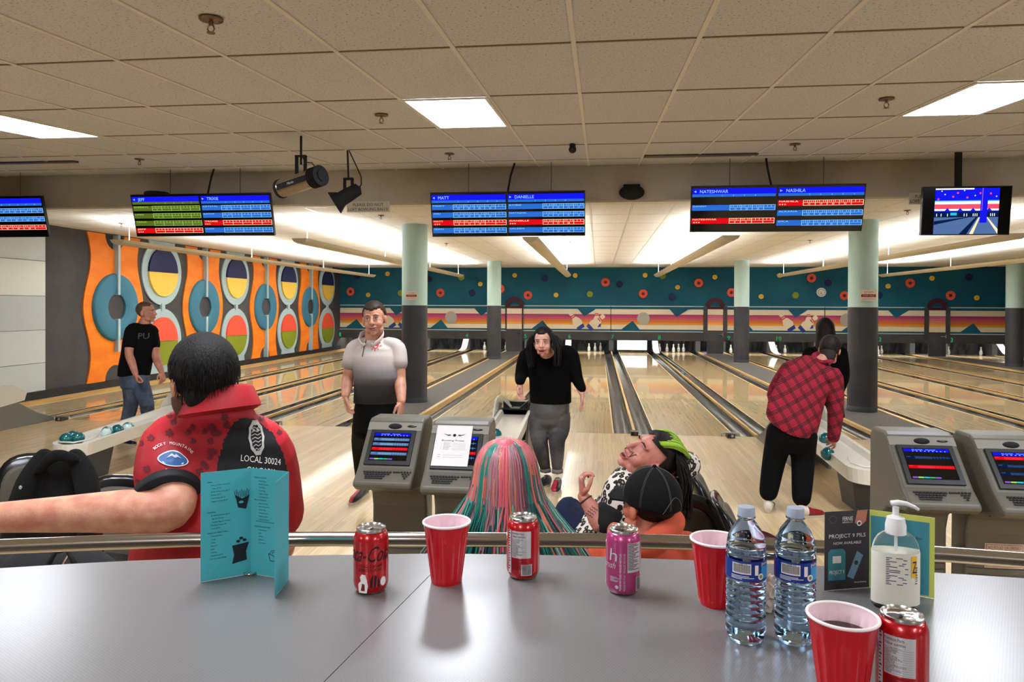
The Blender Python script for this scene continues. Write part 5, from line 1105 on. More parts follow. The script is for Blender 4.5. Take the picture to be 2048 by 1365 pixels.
# ---------------------------------------------------------------- H: person in plaid bending over the ball return
def plaid_mat():
    m = bpy.data.materials.new('plaid_red'); m.use_nodes = True; nt = m.node_tree; L = nt.links; b = nt.nodes['Principled BSDF']; b.inputs['Roughness'].default_value = .9
    tc = nt.nodes.new('ShaderNodeTexCoord'); mp = nt.nodes.new('ShaderNodeMapping'); mp.inputs['Rotation'].default_value = (.0, .45, 0); L.new(tc.outputs['Object'], mp.inputs[0]); nz = nt.nodes.new('ShaderNodeTexNoise'); nz.inputs['Scale'].default_value = 3; L.new(tc.outputs['Object'], nz.inputs[0])
    ad = nt.nodes.new('ShaderNodeMixRGB'); ad.blend_type = 'ADD'; ad.inputs[0].default_value = .012; L.new(mp.outputs[0], ad.inputs[1]); L.new(nz.outputs[1], ad.inputs[2]); sx = nt.nodes.new('ShaderNodeSeparateXYZ'); L.new(ad.outputs[0], sx.inputs[0])
    def bands(out, sc_):
        a = nt.nodes.new('ShaderNodeMath'); a.operation = 'MULTIPLY'; a.inputs[1].default_value = sc_; L.new(out, a.inputs[0]); f = nt.nodes.new('ShaderNodeMath'); f.operation = 'FRACT'; L.new(a.outputs[0], f.inputs[0])
        r = nt.nodes.new('ShaderNodeValToRGB'); r.color_ramp.interpolation = 'CONSTANT'; e = r.color_ramp.elements; e[0].position = 0; e[0].color = (1, 1, 1, 1); e[1].position = .40; e[1].color = (.12, .12, .16, 1)
        for p, c in ((.47, (1.0, .9, .9, 1)), (.52, (.12, .1, .14, 1)), (.60, (1.0, .9, .9, 1)), (.65, (.12, .12, .16, 1)), (.72, (1, 1, 1, 1)), (.90, (.55, .5, .55, 1)), (.93, (1, 1, 1, 1))): q = e.new(p); q.color = c
        L.new(f.outputs[0], r.inputs[0]); return r.outputs[0]
    A = bands(sx.outputs[0], 11.5); C_ = bands(sx.outputs[2], 11.0); mx = nt.nodes.new('ShaderNodeMixRGB'); mx.blend_type = 'MULTIPLY'; mx.inputs[0].default_value = .95; L.new(A, mx.inputs[1]); L.new(C_, mx.inputs[2])
    m2 = nt.nodes.new('ShaderNodeMixRGB'); m2.blend_type = 'MULTIPLY'; m2.inputs[0].default_value = 1; m2.inputs[2].default_value = lin((150, 12, 42))+(1,); L.new(mx.outputs[0], m2.inputs[1]); L.new(m2.outputs[0], b.inputs[0])
    n2 = nt.nodes.new('ShaderNodeTexNoise'); n2.inputs['Scale'].default_value = 11; L.new(tc.outputs['Object'], n2.inputs[0]); bp = nt.nodes.new('ShaderNodeBump'); bp.inputs['Distance'].default_value = .03; bp.inputs['Strength'].default_value = .6; L.new(n2.outputs[0], bp.inputs['Height']); L.new(bp.outputs[0], b.inputs['Normal']); return m
def plaid_person():
    Y = 6.5; s = 1.08; sk = skinm('skin_h', (206, 142, 122)); c = J(1659, 702, Y+.42); B = basis((.28, .85, -.62), (.25, .35, 1)); hm, P = head_mesh(c, B, s); b = M()
    nb = J(1643, 722, Y+.33); limb(b, [c+B @ Vector((0, -.01, -.05)), nb], [.050, .056]); sL, sR = J(1580, 742, Y+.22), J(1666, 757, Y+.20); eL, eR = J(1550, 792, Y+.30), J(1671, 822, Y+.15); wL, wR = J(1575, 838, Y+.20), J(1667, 882, Y+.12)
    torsob(b, [(J(1583, 830, Y), .16, .13), (J(1605, 780, Y+.12), .17, .12), (J(1625, 745, Y+.22), .16, .10)])
    limb(b, [sL, eL, wL], [.052, .044, .03]); limb(b, [sR, eR, wR], [.052, .044, .03]); bl = Vector(HB); hd = hand_mesh(wR, (bl+Vector((.03, .0, .03))-wR), (-.85, .2, -.5), 1.05, -1, .38, .12, thumb=.2)
    hl = hand_mesh(wL, (.3, 0, -1), (0, 1, 0), 1, 1, .4)
    o = body_obj('person in red plaid shirt and black trousers bending to take a teal ball', join(fuse(b, .009, 3), hm, hd, hl), sk)
    nh = M(); nh.ell(P(0, -.046, -.068), (.062*s, .042*s, .072*s), B, 24, 16); fuse(nh, .006, 3).build('nape_hair', mat('hair_nape', (34, 24, 22), .8), o, smooth=True)
    h = hair_cap(c, B, s, rx=.086, ry=.106, rz=.098, cut=lambda x, y, z: (z > .02 or y < -.01) and z > -.10 and y < .075, disp=.003); h.build('hair', m_hairm('hair_dark_brown', (40, 30, 28), (20, 15, 14)), o, smooth=True)
    m = M(); ax = Vector((.95, .1, -.30)); ay = Vector((.1, .8, .5)).normalized()
    torso(m, [(J(1583, 846, Y-.03), .235, .185), (J(1588, 824, Y-.01), .238, .19), (J(1600, 790, Y+.08), .225, .18), (J(1612, 762, Y+.15), .215, .165), (J(1622, 742, Y+.21), .205, .14), (J(1632, 727, Y+.26), .15, .11), (nb+Vector((.03, .02, .01)), .08, .075)], ax, ay)
    limb(m, [J(1592, 745, Y+.2), sL, eL, wL+UPZ*.06], [.09, .090, .074, .06]); limb(m, [J(1655, 755, Y+.2), sR, eR, wR+UPZ*.03], [.09, .088, .070, .052]); pm = plaid_mat(); fuse(m, .0085, 6).build('plaid_shirt', pm, o, smooth=True)
    M().tube([nb+Vector((.078*math.cos(a)+.02, .07*math.sin(a)+.02, .030+.035*math.sin(a))) for a in [PI*.0+2*PI*k/20 for k in range(21)]], .024, 8, flat=.6).build('shirt_collar', pm, o, smooth=True)
    mk = mat('trouser_black', (7, 7, 8), .9, spec=.2); m = M(); torso(m, [(J(1583, 905, Y-.02), .10, .09), (J(1583, 878, Y-.02), .18, .145), (J(1582, 858, Y-.01), .20, .155), (J(1588, 838, Y+.02), .16, .11)]); k1, a1 = J(1548, 922, Y+.02), J(1537, 985, Y-.02); k2, a2 = J(1606, 925, Y+.0), J(1603, 996, Y-.12)
    limb(m, [J(1562, 868, Y), k1, a1], [.125, .098, .078]); limb(m, [J(1605, 872, Y-.02), k2, a2], [.125, .098, .078]); fuse(m, .009, 4).build('trousers', mk, o, smooth=True)
    make_shoe(o, (a1.x-.02, a1.y-.07, 0), (a1.x+.06, a1.y+.18, 0), (222, 212, 198), (110, 28, 30)); make_shoe(o, (a2.x-.06, a2.y-.06, 0), (a2.x+.19, a2.y+.02, 0), (222, 212, 198), (140, 26, 34))
# ---------------------------------------------------------------- A: man in the red team polo, foreground left
def man_red():
    s = 1.02; sk = mat('skin_a', (202, 148, 120), .5, sss=.12, var=('noise', 22, (182, 116, 94), (.34, .62), (1, 1, 1)), bump=('noise', 300, .2)); c = J(404, 764, 1.93)
    B = basis((-.80, .62, -.08), (0, 0, 1)); hm, P = head_mesh(c, B, s); b = M(); nb = J(432, 828, 1.95); limb(b, [c+B @ Vector((0, -.02, -.04)), nb-UPZ*.04], [.062, .066])
    sL = J(330, 905, 1.96); eL = J(338, 1018, 1.80); wL = J(-30, 1037, 1.66); sR = J(545, 925, 2.05); eR = J(560, 1090, 2.25); wR = eR+Vector((-.1, .22, -.05))
    torsob(b, [(J(420, 1160, 1.98), .16, .13), (J(425, 1000, 1.98), .17, .13), (J(440, 900, 1.98), .17, .11), (nb, .08, .08)])
    limb(b, [sL, sL.lerp(eL, .5), eL, eL.lerp(wL, .28), eL.lerp(wL, .6), wL], [.070, .072, .060, .056, .047, .036], 6); limb(b, [sR, eR, wR], [.065, .05, .034])
    hl = hand_mesh(wL, (-1, -.1, -.02), (0, .2, -1), 1.1, 1, .2); hr = hand_mesh(wR, (-.6, .8, 0), (0, 0, -1), 1.0, -1, .4)
    o = body_obj('man in red leaf-print polo leaning his bare forearm on the steel rail', join(fuse(b, .0065, 5), hm, hl, hr), sk)
    h = hair_cap(c, B, s*1.02, rx=.087, ry=.106, rz=.098, cut=lambda x, y, z: (z > .055 and y < .085) or (y < -.005+.10*max(0, z) and z > -.115+.2*abs(x)) or (abs(x) > .06 and y < .03 and z > .01), disp=.004, rows=48, seg=80)
    A_, E_ = [], []
    for i in range(1500):
        a = R.uniform(0, 2*PI); q = R.uniform(0.05, 2.6); x, y, z = .087*math.sin(q)*math.cos(a), -.016+.106*math.sin(q)*math.sin(a), .038+.098*math.cos(q)
        if not ((z > .055 and y < .085) or (y < -.012 and z > -.10)): continue
        t = Vector((x*.35, (y+.016)*.35-.12*max(0, z-.03)*4, -.9 if z < .11 else -.1)).normalized()*R.uniform(.014, .026)
        A_.append(P(x*1.02, -.016+(y+.016)*1.02, .038+(z-.038)*1.02)); E_.append(P(x*1.035+t.x, -.016+(y+.016)*1.035+t.y, .038+(z-.038)*1.02+t.z))
    strands(h, A_, E_, .0011, 3, lambda p, q, i: (p+q)/2+(p-c)*.03); h.build('hair', mat('hair_a', (20, 14, 13), .7, spec=.3, var=('noise', 60, (8, 6, 6), (.35, .65), (3, 3, .6)), bump=('noise', 220, .8, (1, 1, .25))), o, smooth=True)
    nh = M(); nh.ell(P(0, -.046, -.062), (.055*s, .034*s, .045*s), B, 24, 16); nh.ell(P(0, -.050, -.035), (.070*s, .045*s, .050*s), B, 24, 16); fuse(nh, .005, 3).build('nape_hair', MATS['hair_a'], o, smooth=True)
    bd = hair_cap(c, B, s, rx=.070, ry=.075, rz=.072, cz=-.048, cy=.026, cut=lambda x, y, z: abs(x) > .03 and -.10 < z < -.035 and y > -.0, disp=0, rows=30, seg=40); bd.build('beard_shadow', mat('beard', (88, 60, 50), .8), o, smooth=True)
    # polo
    mr = mat('polo_red', (176, 14, 30), .62, var=('noise', 5, (150, 10, 24), (.35, .6)), bump=('noise', 7, .9, (1, 1, .7))); mk = mat('polo_black', (9, 11, 17), .65); mc = mat('polo_cuff', (7, 9, 14), .7)
    m = M(); ax = Vector((.97, .2, 0)); ay = Vector((-.2, .97, 0))
    torso(m, [(J(400, 1330, 2.0), .215, .165), (J(405, 1160, 2.0), .215, .165), (J(425, 1040, 2.0), .215, .165), (J(440, 950, 2.01), .205, .15), (J(443, 890, 2.0), .185, .125), (J(440, 850, 1.98), .135, .105), (J(437, 830, 1.95), .10, .10), (J(440, 814, 1.95), .088, .092)], ax, ay)
    limb(m, [J(385, 870, 1.97), J(345, 893, 1.96), sL.lerp(eL, .45)], [.082, .090, .086]); limb(m, [J(500, 880, 2.03), J(535, 915, 2.05), sR.lerp(eR, .6)], [.080, .084, .084]); pm = fuse(m, .006, 8); out = pm
    poly = [(428, 1010), (434, 930), (450, 875), (468, 845), (484, 836), (508, 838), (545, 866), (566, 905), (577, 950), (573, 1010)]
    def inside(p):
        x, y = p; r = False; j = len(poly)-1
        for i in range(len(poly)):
            if (poly[i][1] > y) != (poly[j][1] > y) and x < (poly[j][0]-poly[i][0])*(y-poly[i][1])/(poly[j][1]-poly[i][1])+poly[i][0]: r = not r
            j = i
        return r
    for i, f in enumerate(out.f):
        q = (out.v[f[0]]+out.v[f[2]])/2
        if q.y < 2.08 and inside(proj(q)): out.m[i] = 1
    sh = out.build('team_polo', [mr, mk], o, smooth=True); bv = bvh_of(out)
    ce = sL.lerp(eL, .45); ax2 = (eL-sL).normalized(); M().tube([ce+ax2*(.064+.005*k) for k in range(7)], [.086, .0885, .089, .089, .089, .0885, .086], 40).build('sleeve_cuff', mc, sh, smooth=True)
    # collar: standing band
    cl = M(); rg = []; n = 40
    cc = J(441, 812, 1.950); tl = Vector((.0, 0, 0))
    for k in range(n+1):
        a = -PI*.5+.35+(2*PI-.7)*(k/n)+PI; rg.append((cc+Vector((.084*math.cos(a), .088*math.sin(a), .018*math.cos(a)-.010*math.sin(a))), a))
    vs = []; fs = []
    for p, a in rg:
        e = Vector((math.cos(a), math.sin(a), 0)); vs += [p-e*.004+UPZ*-.03, p-e*.010+UPZ*.042, p-e*.003+UPZ*.047, p+e*.006+UPZ*.040, p+e*.028-UPZ*.012, p+e*.022-UPZ*.016]
    for k in range(n):
        for j in range(6): j2 = (j+1) % 6; fs.append((6*k+j, 6*(k+1)+j, 6*(k+1)+j2, 6*k+j2))
    cl.add(vs, fs); cl.build('collar', mr, sh, smooth=True, angle=60)
    # leaves
    leaf = [(0, -1.0), (.12, -.45), (.75, -.55), (.55, -.25), (1, .15), (.65, .2), (.7, .5), (.3, .3), (.35, .85), (.15, .7), (0, 1.1)]; leaf = leaf+[(-x, y) for x, y in leaf[::-1][1:-1]]
    T0 = Matrix.Rotation(PI/2, 4, 'X'); ml = mat('leaf_dark', (96, 16, 26), .7); lm = M(); D = (J(430, 930, 2.0)-CP).normalized()
    for i in range(90):
        u, v = R.uniform(275, 560), R.uniform(830, 1000)
        if inside((u, v)) or inside((u+10, v)) or inside((u-8, v)) or (300 < u < 395 and v > 893): continue
        f = M(); k = R.uniform(.010, .015); a = R.uniform(-.6, .6); F = Flat(f, (0, 0, 0), (1, 0, 0), (0, 1, 0), 0); pts = [(k*(x*math.cos(a)-y*math.sin(a)), k*(x*math.sin(a)+y*math.cos(a))) for x, y in leaf]
        cx_ = 0
        for q in range(len(pts)): F.m.add([F.P(0, 0, 0), F.P(*pts[q], 0), F.P(*pts[(q+1) % len(pts)], 0)], [(0, 1, 2)], 0)
        dd = ray(u, v).normalized(); d = decal(bv, f, Matrix.Translation(CP+ray(u, v)*1.95) @ T0, dd, .0012)
        hit = bv.ray_cast(CP, dd)
        if hit[0] is not None: lm.add(d.v, d.f, 0)
    tag(lm.build('leaf_print', ml, sh), kind='stuff')
    def patch(u, v, build, mats, nm, rot=0):
        f = M(); F = Flat(f, (0, 0, 0), (1, 0, 0), (0, 1, 0), .0000); build(F)
        T = Matrix.Translation(CP+ray(u, v)*1.95) @ T0 @ Matrix.Rotation(rot, 4, 'Z'); off = {}
        d = decal(bv, f, T, ray(u, v).normalized(), .0032); d.build(nm, mats, sh)
    wt = mat('print_white', (236, 232, 228), .5)
    def leg(F):
        F.text('LOCAL 30024', -.055, -.012, .019, 0, 0, w=.118); F.text('CALGARY', -.035, -.040, .015, 0, 0, w=.082)
    patch(519, 918, leg, [wt], 'back_lettering', -.08)
    def owl(F):
        n = 20; pts = [(.024*math.sin(2*PI*k/n)*(1.0 if k % 2 else .9), .052*math.cos(2*PI*k/n)*(1 if k % 2 else .94)) for k in range(n)]
        I = [(x*.72, y*.74) for x, y in pts]
        for k in range(n): k2 = (k+1) % n; F.m.add([F.P(*pts[k], 0), F.P(*pts[k2], 0), F.P(*I[k2], 0), F.P(*I[k], 0)], [(3, 2, 1, 0)], 0)
        for j in range(7):
            y = -.034+.010*j; w_ = .014*math.sqrt(max(0, 1-(y/.042)**2)); F.line([(-w_, y), (-w_*.3, y+.005), (w_*.3, y), (w_, y+.005)], .002, 0)
        for k in (-1, 1): F.disc(k*.006, .022, .004, 0, 0, 10)
    patch(512, 876, owl, [mat('emblem_grey', (190, 186, 182), .6)], 'back_emblem', .12)
    def rocky(F):
        n = 28; O = [(.046*math.cos(2*PI*k/n), .018*math.sin(2*PI*k/n)+(.008*max(0, math.sin(2*PI*k/n))**4)) for k in range(n)]; I = [(x*.93, y*.88) for x, y in O]
        for k in range(n):
            k2 = (k+1) % n; F.m.add([F.P(*O[k], 0), F.P(*O[k2], 0), F.P(*I[k2], 0), F.P(*I[k], 0)], [(3, 2, 1, 0)], 0); H1, H2 = [(x*.5, y*.5) for x, y in (I[k], I[k2])]; F.m.add([F.P(*H1, 0), F.P(*I[k], 0), F.P(*I[k2], 0), F.P(*H2, 0)], [(0, 1, 2, 3)], 1); F.m.add([F.P(0, 0, 0), F.P(*H1, 0), F.P(*H2, 0)], [(0, 1, 2)], 1)
        word = 'ROCKY MOUNTAINS'
        for i, ch in enumerate(word): a = PI*(.86-.72*i/(len(word)-1)); F.text(ch, .058*math.cos(a), .012+.030*math.sin(a), .0085, 0, 0, al='c', rot=(a-PI/2)*.8)
        F.text('REGION', 0, -.034, .009, 0, 0, al='c', w=.042)
    patch(347, 921, rocky, [wt, mat('emblem_blue', (46, 92, 150), .5), mat('emblem_snow', (196, 208, 220), .6)], 'sleeve_emblem', -.05)
    def snow(F):
        F.poly([(-.020, .004), (-.006, .017), (.002, .012), (.008, .015), (.022, .004), (.012, .008), (.004, .005), (-.006, .010)], 0); F.poly([(-.034, -.006), (.030, -.007), (.026, -.012), (-.028, -.011)], 0)
    f = M(); F = Flat(f, (0, 0, 0), (1, 0, 0), (0, 1, 0), 0); snow(F); decal(bv, f, Matrix.Translation(CP+ray(347, 921)*1.95) @ T0, ray(347, 921).normalized(), .0042).build('sleeve_emblem_snow', MATS['emblem_snow'], sh)
    m = M(); torso(m, [(J(405, 1400, 2.02), .19, .15), (J(400, 1290, 2.0), .20, .16)]); hp = J(400, 1400, 2.02)
    for k in (-1, 1): limb(m, [hp+Vector((k*.1, 0, 0)), Vector((hp.x+k*.12, 2.2, .48)), Vector((hp.x+k*.12, 2.12, .08))], [.12, .085, .065])
    fuse(m, .012, 4).build('trousers', mat('trouser_black', (7, 7, 8), .9, spec=.2), o, smooth=True)
    for k in (-1, 1): make_shoe(o, (hp.x+k*.12, 2.06, 0), (hp.x+k*.13, 2.34, 0), (30, 28, 30), (120, 30, 40))
# ---------------------------------------------------------------- E: person with long pink and teal hair, from behind
def pink_person():
    s = 1.0; sk = skinm('skin_e', (214, 160, 140)); c = J(1012, 957, 2.42); B = basis((.0, .95, -.2), (0, .15, 1)); hm, P = head_mesh(c, B, s); b = M(); nb = J(1012, 1035, 2.40); limb(b, [c-UPZ*.05, nb-UPZ*.05], [.055, .06])
    hip = Vector((nb.x, 2.52, .50)); torsob(b, [(hip, .15, .12), (nb-UPZ*.2, .15, .11), (nb-UPZ*.08, .15, .09)])
    sL, sR = J(926, 1068, 2.42), J(1092, 1068, 2.42); eL, eR = sL+Vector((-.05, .08, -.28)), sR+Vector((.05, .08, -.28)); wL, wR = eL+Vector((.08, .24, .02)), eR+Vector((-.08, .24, .02))
    for a, e, w in ((sL, eL, wL), (sR, eR, wR)): limb(b, [a, e, w], [.05, .04, .028])
    o = body_obj('seated person with long pink and teal hair in a dark jacket, seen from behind', join(fuse(b, .009, 3), hm, hand_mesh(wL, (.5, .8, 0), (0, 0, -1), .95, 1, .4), hand_mesh(wR, (-.5, .8, 0), (0, 0, -1), .95, -1, .4)), sk)
    m = M(); torso(m, [(hip, .19, .15), (nb-UPZ*.32, .18, .14), (nb-UPZ*.2, .185, .14), (nb-UPZ*.09, .185, .12), (nb-UPZ*.03, .13, .09), (nb+UPZ*.02, .07, .065)])
    for a, e, w in ((sL, eL, wL), (sR, eR, wR)): limb(m, [a, e, e.lerp(w, .85)], [.072, .06, .045])
    fuse(m, .009, 6).build('jacket', mat('jacket_teal_black', (14, 34, 36), .9, sheen=.4, bump=('noise', 80, .5)), o, smooth=True)
    m = M()
    for k in (-1, 1): limb(m, [hip+Vector((k*.09, .0, -.02)), hip+Vector((k*.11, .42, .0)), hip+Vector((k*.11, .45, -.40))], [.10, .075, .055])
    fuse(m, .011, 4).build('trousers', mat('trouser_black', (7, 7, 8), .9, spec=.2), o, smooth=True)
    for k in (-1, 1): make_shoe(o, hip+Vector((k*.11, .40, 0)), hip+Vector((k*.11, .66, 0)), (30, 28, 30), (120, 30, 40))
    cols = [('hair_pink', (206, 92, 104)), ('hair_coral', (200, 116, 92)), ('hair_teal', (24, 112, 98)), ('hair_mauve', (150, 104, 112)), ('hair_rose', (184, 78, 92)), ('hair_seafoam', (110, 160, 146)), ('hair_plum', (104, 62, 84)), ('hair_deep_teal', (14, 72, 72))]
    mats = [mat(n, cc, .45, bump=('noise', 90, .3, (1, 1, .2))) for n, cc in cols]
    base = hair_cap(c, B, s, rx=.084, ry=.103, rz=.093, cut=lambda x, y, z: y < .05 or z > .05, disp=.001); base.m = [4]*len(base.f); RR = random.Random(11)
    crown = c+B @ Vector((0, .012, .139)); h = base; N = 1500
    for i in range(N):
        a = RR.uniform(-1.0, 1.0); lay = RR.random(); side = a*1.75; dx, dy = math.sin(side), -math.cos(side)     # from behind: -y is towards the viewer
        ln = .30+.11*RR.random()+.05*abs(a); sp = .145+.105*abs(a)**1.2+.03*RR.random()
        p0 = crown+Vector((dx*.004, dy*.004+.01, -.004*lay-.002)); pm_ = c+Vector((dx*(.060+.006*lay), dy*(.074+.006*lay), .112+.006*RR.random())); p1 = c+Vector((dx*(.092+.010*lay), dy*(.112+.010*lay), .052+.012*RR.random())); p2 = c+Vector((dx*(.098+.018*lay+.02*abs(a)), dy*(.115+.02*lay), -.06)); p3 = c+Vector((dx*sp+RR.uniform(-.03, .03), dy*.125-.01+RR.uniform(-.02, .02), -.10-ln*.45)); p4 = c+Vector((dx*sp*1.35+RR.uniform(-.04, .04), dy*.12+RR.uniform(-.03, .03), -.10-ln))
        w = math.sin(a*9+1.2)+.5*math.sin(a*23+.5)
        ci = (4 if RR.random() < .6 else 0) if abs(a) > .66 else (2 if -.42 < a < -.22 or .42 < a < .5 else 0 if w > .75 else 1 if w > .15 else 3 if w > -.5 else 6)
        if RR.random() < .22: ci = RR.choice((0, 1, 3, 4, 5, 6))
        P_ = [p0, pm_, p1, p2, p3, p4]; pts = []
        for k in range(5):
            q0, q1, q2, q3 = P_[max(k-1, 0)], P_[k], P_[k+1], P_[min(k+2, 5)]
            for j in range(3): t = j/3; pts.append(.5*((2*q1)+(-q0+q2)*t+(2*q0-5*q1+4*q2-q3)*t*t+(-q0+3*q1-3*q2+q3)*t**3))
        pts.append(p4); n = len(pts); rs = [.0030*(.5+.9*math.sin(PI*(.12+.83*k/(n-1)))) for k in range(n)]
        f0 = len(h.f); h.tube(pts, rs, 5, mi=ci, cap=False, flat=.5)
        tip = 7 if ci in (2, 6, 3) else RR.choice((2, 2, 5, 7)); tl = RR.choice((6, 7, 8, 9)) if abs(a) > .45 else RR.choice((2, 4, 5, 6))
        if RR.random() < .75:
            for k in range(f0+5*(n-1-tl), f0+5*(n-1)): h.m[k] = tip
    h.build('hair', mats, o, smooth=True)
# ---------------------------------------------------------------- G: person in black cap and orange hoodie
def cap_person():
    s = .98; sk = skinm('skin_g', (196, 116, 92)); c = J(1297, 1012, 2.50); B = basis((-.62, .74, .10), (.08, -.12, 1)); hm, P = head_mesh(c, B, s); b = M(); nb = J(1290, 1072, 2.49); limb(b, [c-UPZ*.05, nb-UPZ*.03], [.056, .062])
    hip = Vector((nb.x-.05, 2.62, .50)); torsob(b, [(hip, .15, .12), (nb-UPZ*.2, .15, .11), (nb-UPZ*.08, .15, .09)]); sL, sR = J(1185, 1120, 2.50), J(1372, 1110, 2.50); eL, eR = sL+Vector((-.06, .08, -.25)), sR+Vector((.05, .08, -.26)); wL, wR = eL+Vector((.06, .24, .04)), eR+Vector((-.08, .24, .04))
    for a, e, w in ((sL, eL, wL), (sR, eR, wR)): limb(b, [a, e, w], [.05, .04, .028])
    o = body_obj('seated person in black cap with pale stitching and orange hoodie', join(fuse(b, .009, 3), hm, hand_mesh(wL, (.5, .8, 0), (0, 0, -1), .95, 1, .4), hand_mesh(wR, (-.5, .8, 0), (0, 0, -1), .95, -1, .4)), sk)
    mh = mat('hoodie_orange', (204, 88, 58), .9, var=('noise', 6, (182, 74, 48), (.35, .6)), bump=('noise', 14, .5)); m = M(); torso(m, [(hip, .19, .15), (nb-UPZ*.32, .19, .15), (nb-UPZ*.2, .20, .15), (nb-UPZ*.1, .195, .13), (nb-UPZ*.045, .14, .105), (nb+UPZ*.0, .08, .075)])
    for a, e, w in ((sL, eL, wL), (sR, eR, wR)): limb(m, [a, e, e.lerp(w, .85)], [.080, .066, .05])
    # hood folded at the nape
    limb(m, [nb+Vector((-.10, .05, .0)), nb+Vector((-.09, -.04, .005)), nb+Vector((-.02, -.095, -.01)), nb+Vector((.06, -.07, .03)), nb+Vector((.10, .0, .055)), nb+Vector((.085, .06, .05))], [.028, .034, .042, .042, .036, .03]); fuse(m, .0075, 5).build('hoodie', mh, o, smooth=True)
    m = M()
    for k in (-1, 1): limb(m, [hip+Vector((k*.09, .0, -.02)), hip+Vector((k*.10, .33, .0)), hip+Vector((k*.10, .35, -.40))], [.10, .075, .055])
    fuse(m, .011, 4).build('trousers', mat('jeans_navy', (22, 34, 66), .85, bump=('noise', 60, .4)), o, smooth=True)
    for k in (-1, 1): make_shoe(o, hip+Vector((k*.10, .30, 0)), hip+Vector((k*.10, .56, 0)), (30, 28, 30), (120, 30, 40))
    hr = hair_cap(c, B, s, rx=.080, ry=.099, rz=.088, cut=lambda x, y, z: y < .0 and z > -.085, disp=.003); hr.build('hair', m_hairm('hair_g', (18, 15, 15), (10, 8, 8)), o, smooth=True)
    mc = mat('cap_black', (9, 9, 10), .85, spec=.25, bump=('noise', 300, .4)); cp = hair_cap(c, B, s, rx=.091, ry=.110, rz=.108, cz=.035, cut=lambda x, y, z: z > .012-.35*max(0, -y-.03)*0, disp=0, rows=36, seg=48); co = cp.build('cap', mc, o, smooth=True)
    v = M(); O = []; I = []
    for k in range(17):
        a = -1.15+2.3*k/16; O.append(P(.082*math.sin(a)*1.02, .075+.085*math.cos(a)**.8 if math.cos(a) > 0 else .075, .012-.022*math.sin(a)**2)); I.append(P(.087*math.sin(a)*.98, -.016+.108*math.cos(a), .016))
    n = len(O); u = B @ Vector((0, 0, .005)); v.add(O+I+[p+u for p in O]+[p+u for p in I], [(i, i+1, n+i+1, n+i) for i in range(n-1)]+[(2*n+i, 3*n+i, 3*n+i+1, 2*n+i+1) for i in range(n-1)]+[(i, 2*n+i, 2*n+i+1, i+1) for i in range(n-1)]); v.build('cap_brim', mc, co, smooth=True, angle=40)
    st = M(); R_ = (.0922, .1112, .1092)
    for k in range(6):
        a = k*PI/3+.3
        for d in (-.022, .022): st.tube([P(R_[0]*math.sin(q)*math.cos(a+d/max(.25, math.sin(q))), -.016+R_[1]*math.sin(q)*math.sin(a+d/max(.25, math.sin(q))), .035+R_[2]*math.cos(q)) for q in [.06+1.6*j/14 for j in range(15)]], .0005, 4, cap=False)
    st.tube([P(R_[0]*math.sin(q)*math.cos(a), -.016+R_[1]*math.sin(q)*math.sin(a), .035+R_[2]*math.cos(q)) for a, q in [(-PI/2-.5+1.0*j/14, 1.75-.5*math.sin(PI*j/14)) for j in range(15)]], .0008, 4)
    for k in range(5): st.tube([P((.078-.012*k)*math.sin(a), .078+(.078-.014*k)*max(0, math.cos(a))**.8, .0185-.022*math.sin(a)**2) for a in [-1.05+2.1*j/14 for j in range(15)]], .0006, 4)
    st.build('stitching', mat('stitch_grey', (104, 102, 100), .8), co); M().ell(P(0, -.016, .035+.110), .008*s, B, 12, 8).build('cap_button', mc, co, smooth=True)
# ---------------------------------------------------------------- F: person in leopard print leaning back, laughing
def leopard_mat():
    m = bpy.data.materials.new('leopard_print'); m.use_nodes = True; nt = m.node_tree; L = nt.links; b = nt.nodes['Principled BSDF']; b.inputs['Roughness'].default_value = .85
    tc = nt.nodes.new('ShaderNodeTexCoord'); nz = nt.nodes.new('ShaderNodeTexNoise'); nz.inputs['Scale'].default_value = 14; L.new(tc.outputs['Object'], nz.inputs[0]); mx = nt.nodes.new('ShaderNodeMixRGB'); mx.blend_type = 'ADD'; mx.inputs[0].default_value = .03; L.new(tc.outputs['Object'], mx.inputs[1]); L.new(nz.outputs[1], mx.inputs[2])
    vo = nt.nodes.new('ShaderNodeTexVoronoi'); vo.inputs['Scale'].default_value = 40; L.new(mx.outputs[0], vo.inputs[0]); r = nt.nodes.new('ShaderNodeValToRGB'); e = r.color_ramp.elements; e[0].position = 0; e[0].color = lin((206, 190, 160))+(1,); e[1].position = .20; e[1].color = lin((120, 106, 84))+(1,)
    for p, c in ((.25, (14, 13, 14)), (.50, (16, 15, 16)), (.55, (222, 216, 206))): q = e.new(p); q.color = lin(c)+(1,)
    L.new(vo.outputs['Distance'], r.inputs[0]); L.new(r.outputs[0], b.inputs[0]); n2 = nt.nodes.new('ShaderNodeTexNoise'); n2.inputs['Scale'].default_value = 9; L.new(tc.outputs['Object'], n2.inputs[0]); bp = nt.nodes.new('ShaderNodeBump'); bp.inputs['Distance'].default_value = .03; bp.inputs['Strength'].default_value = .5; L.new(n2.outputs[0], bp.inputs['Height']); L.new(bp.outputs[0], b.inputs['Normal']); return m
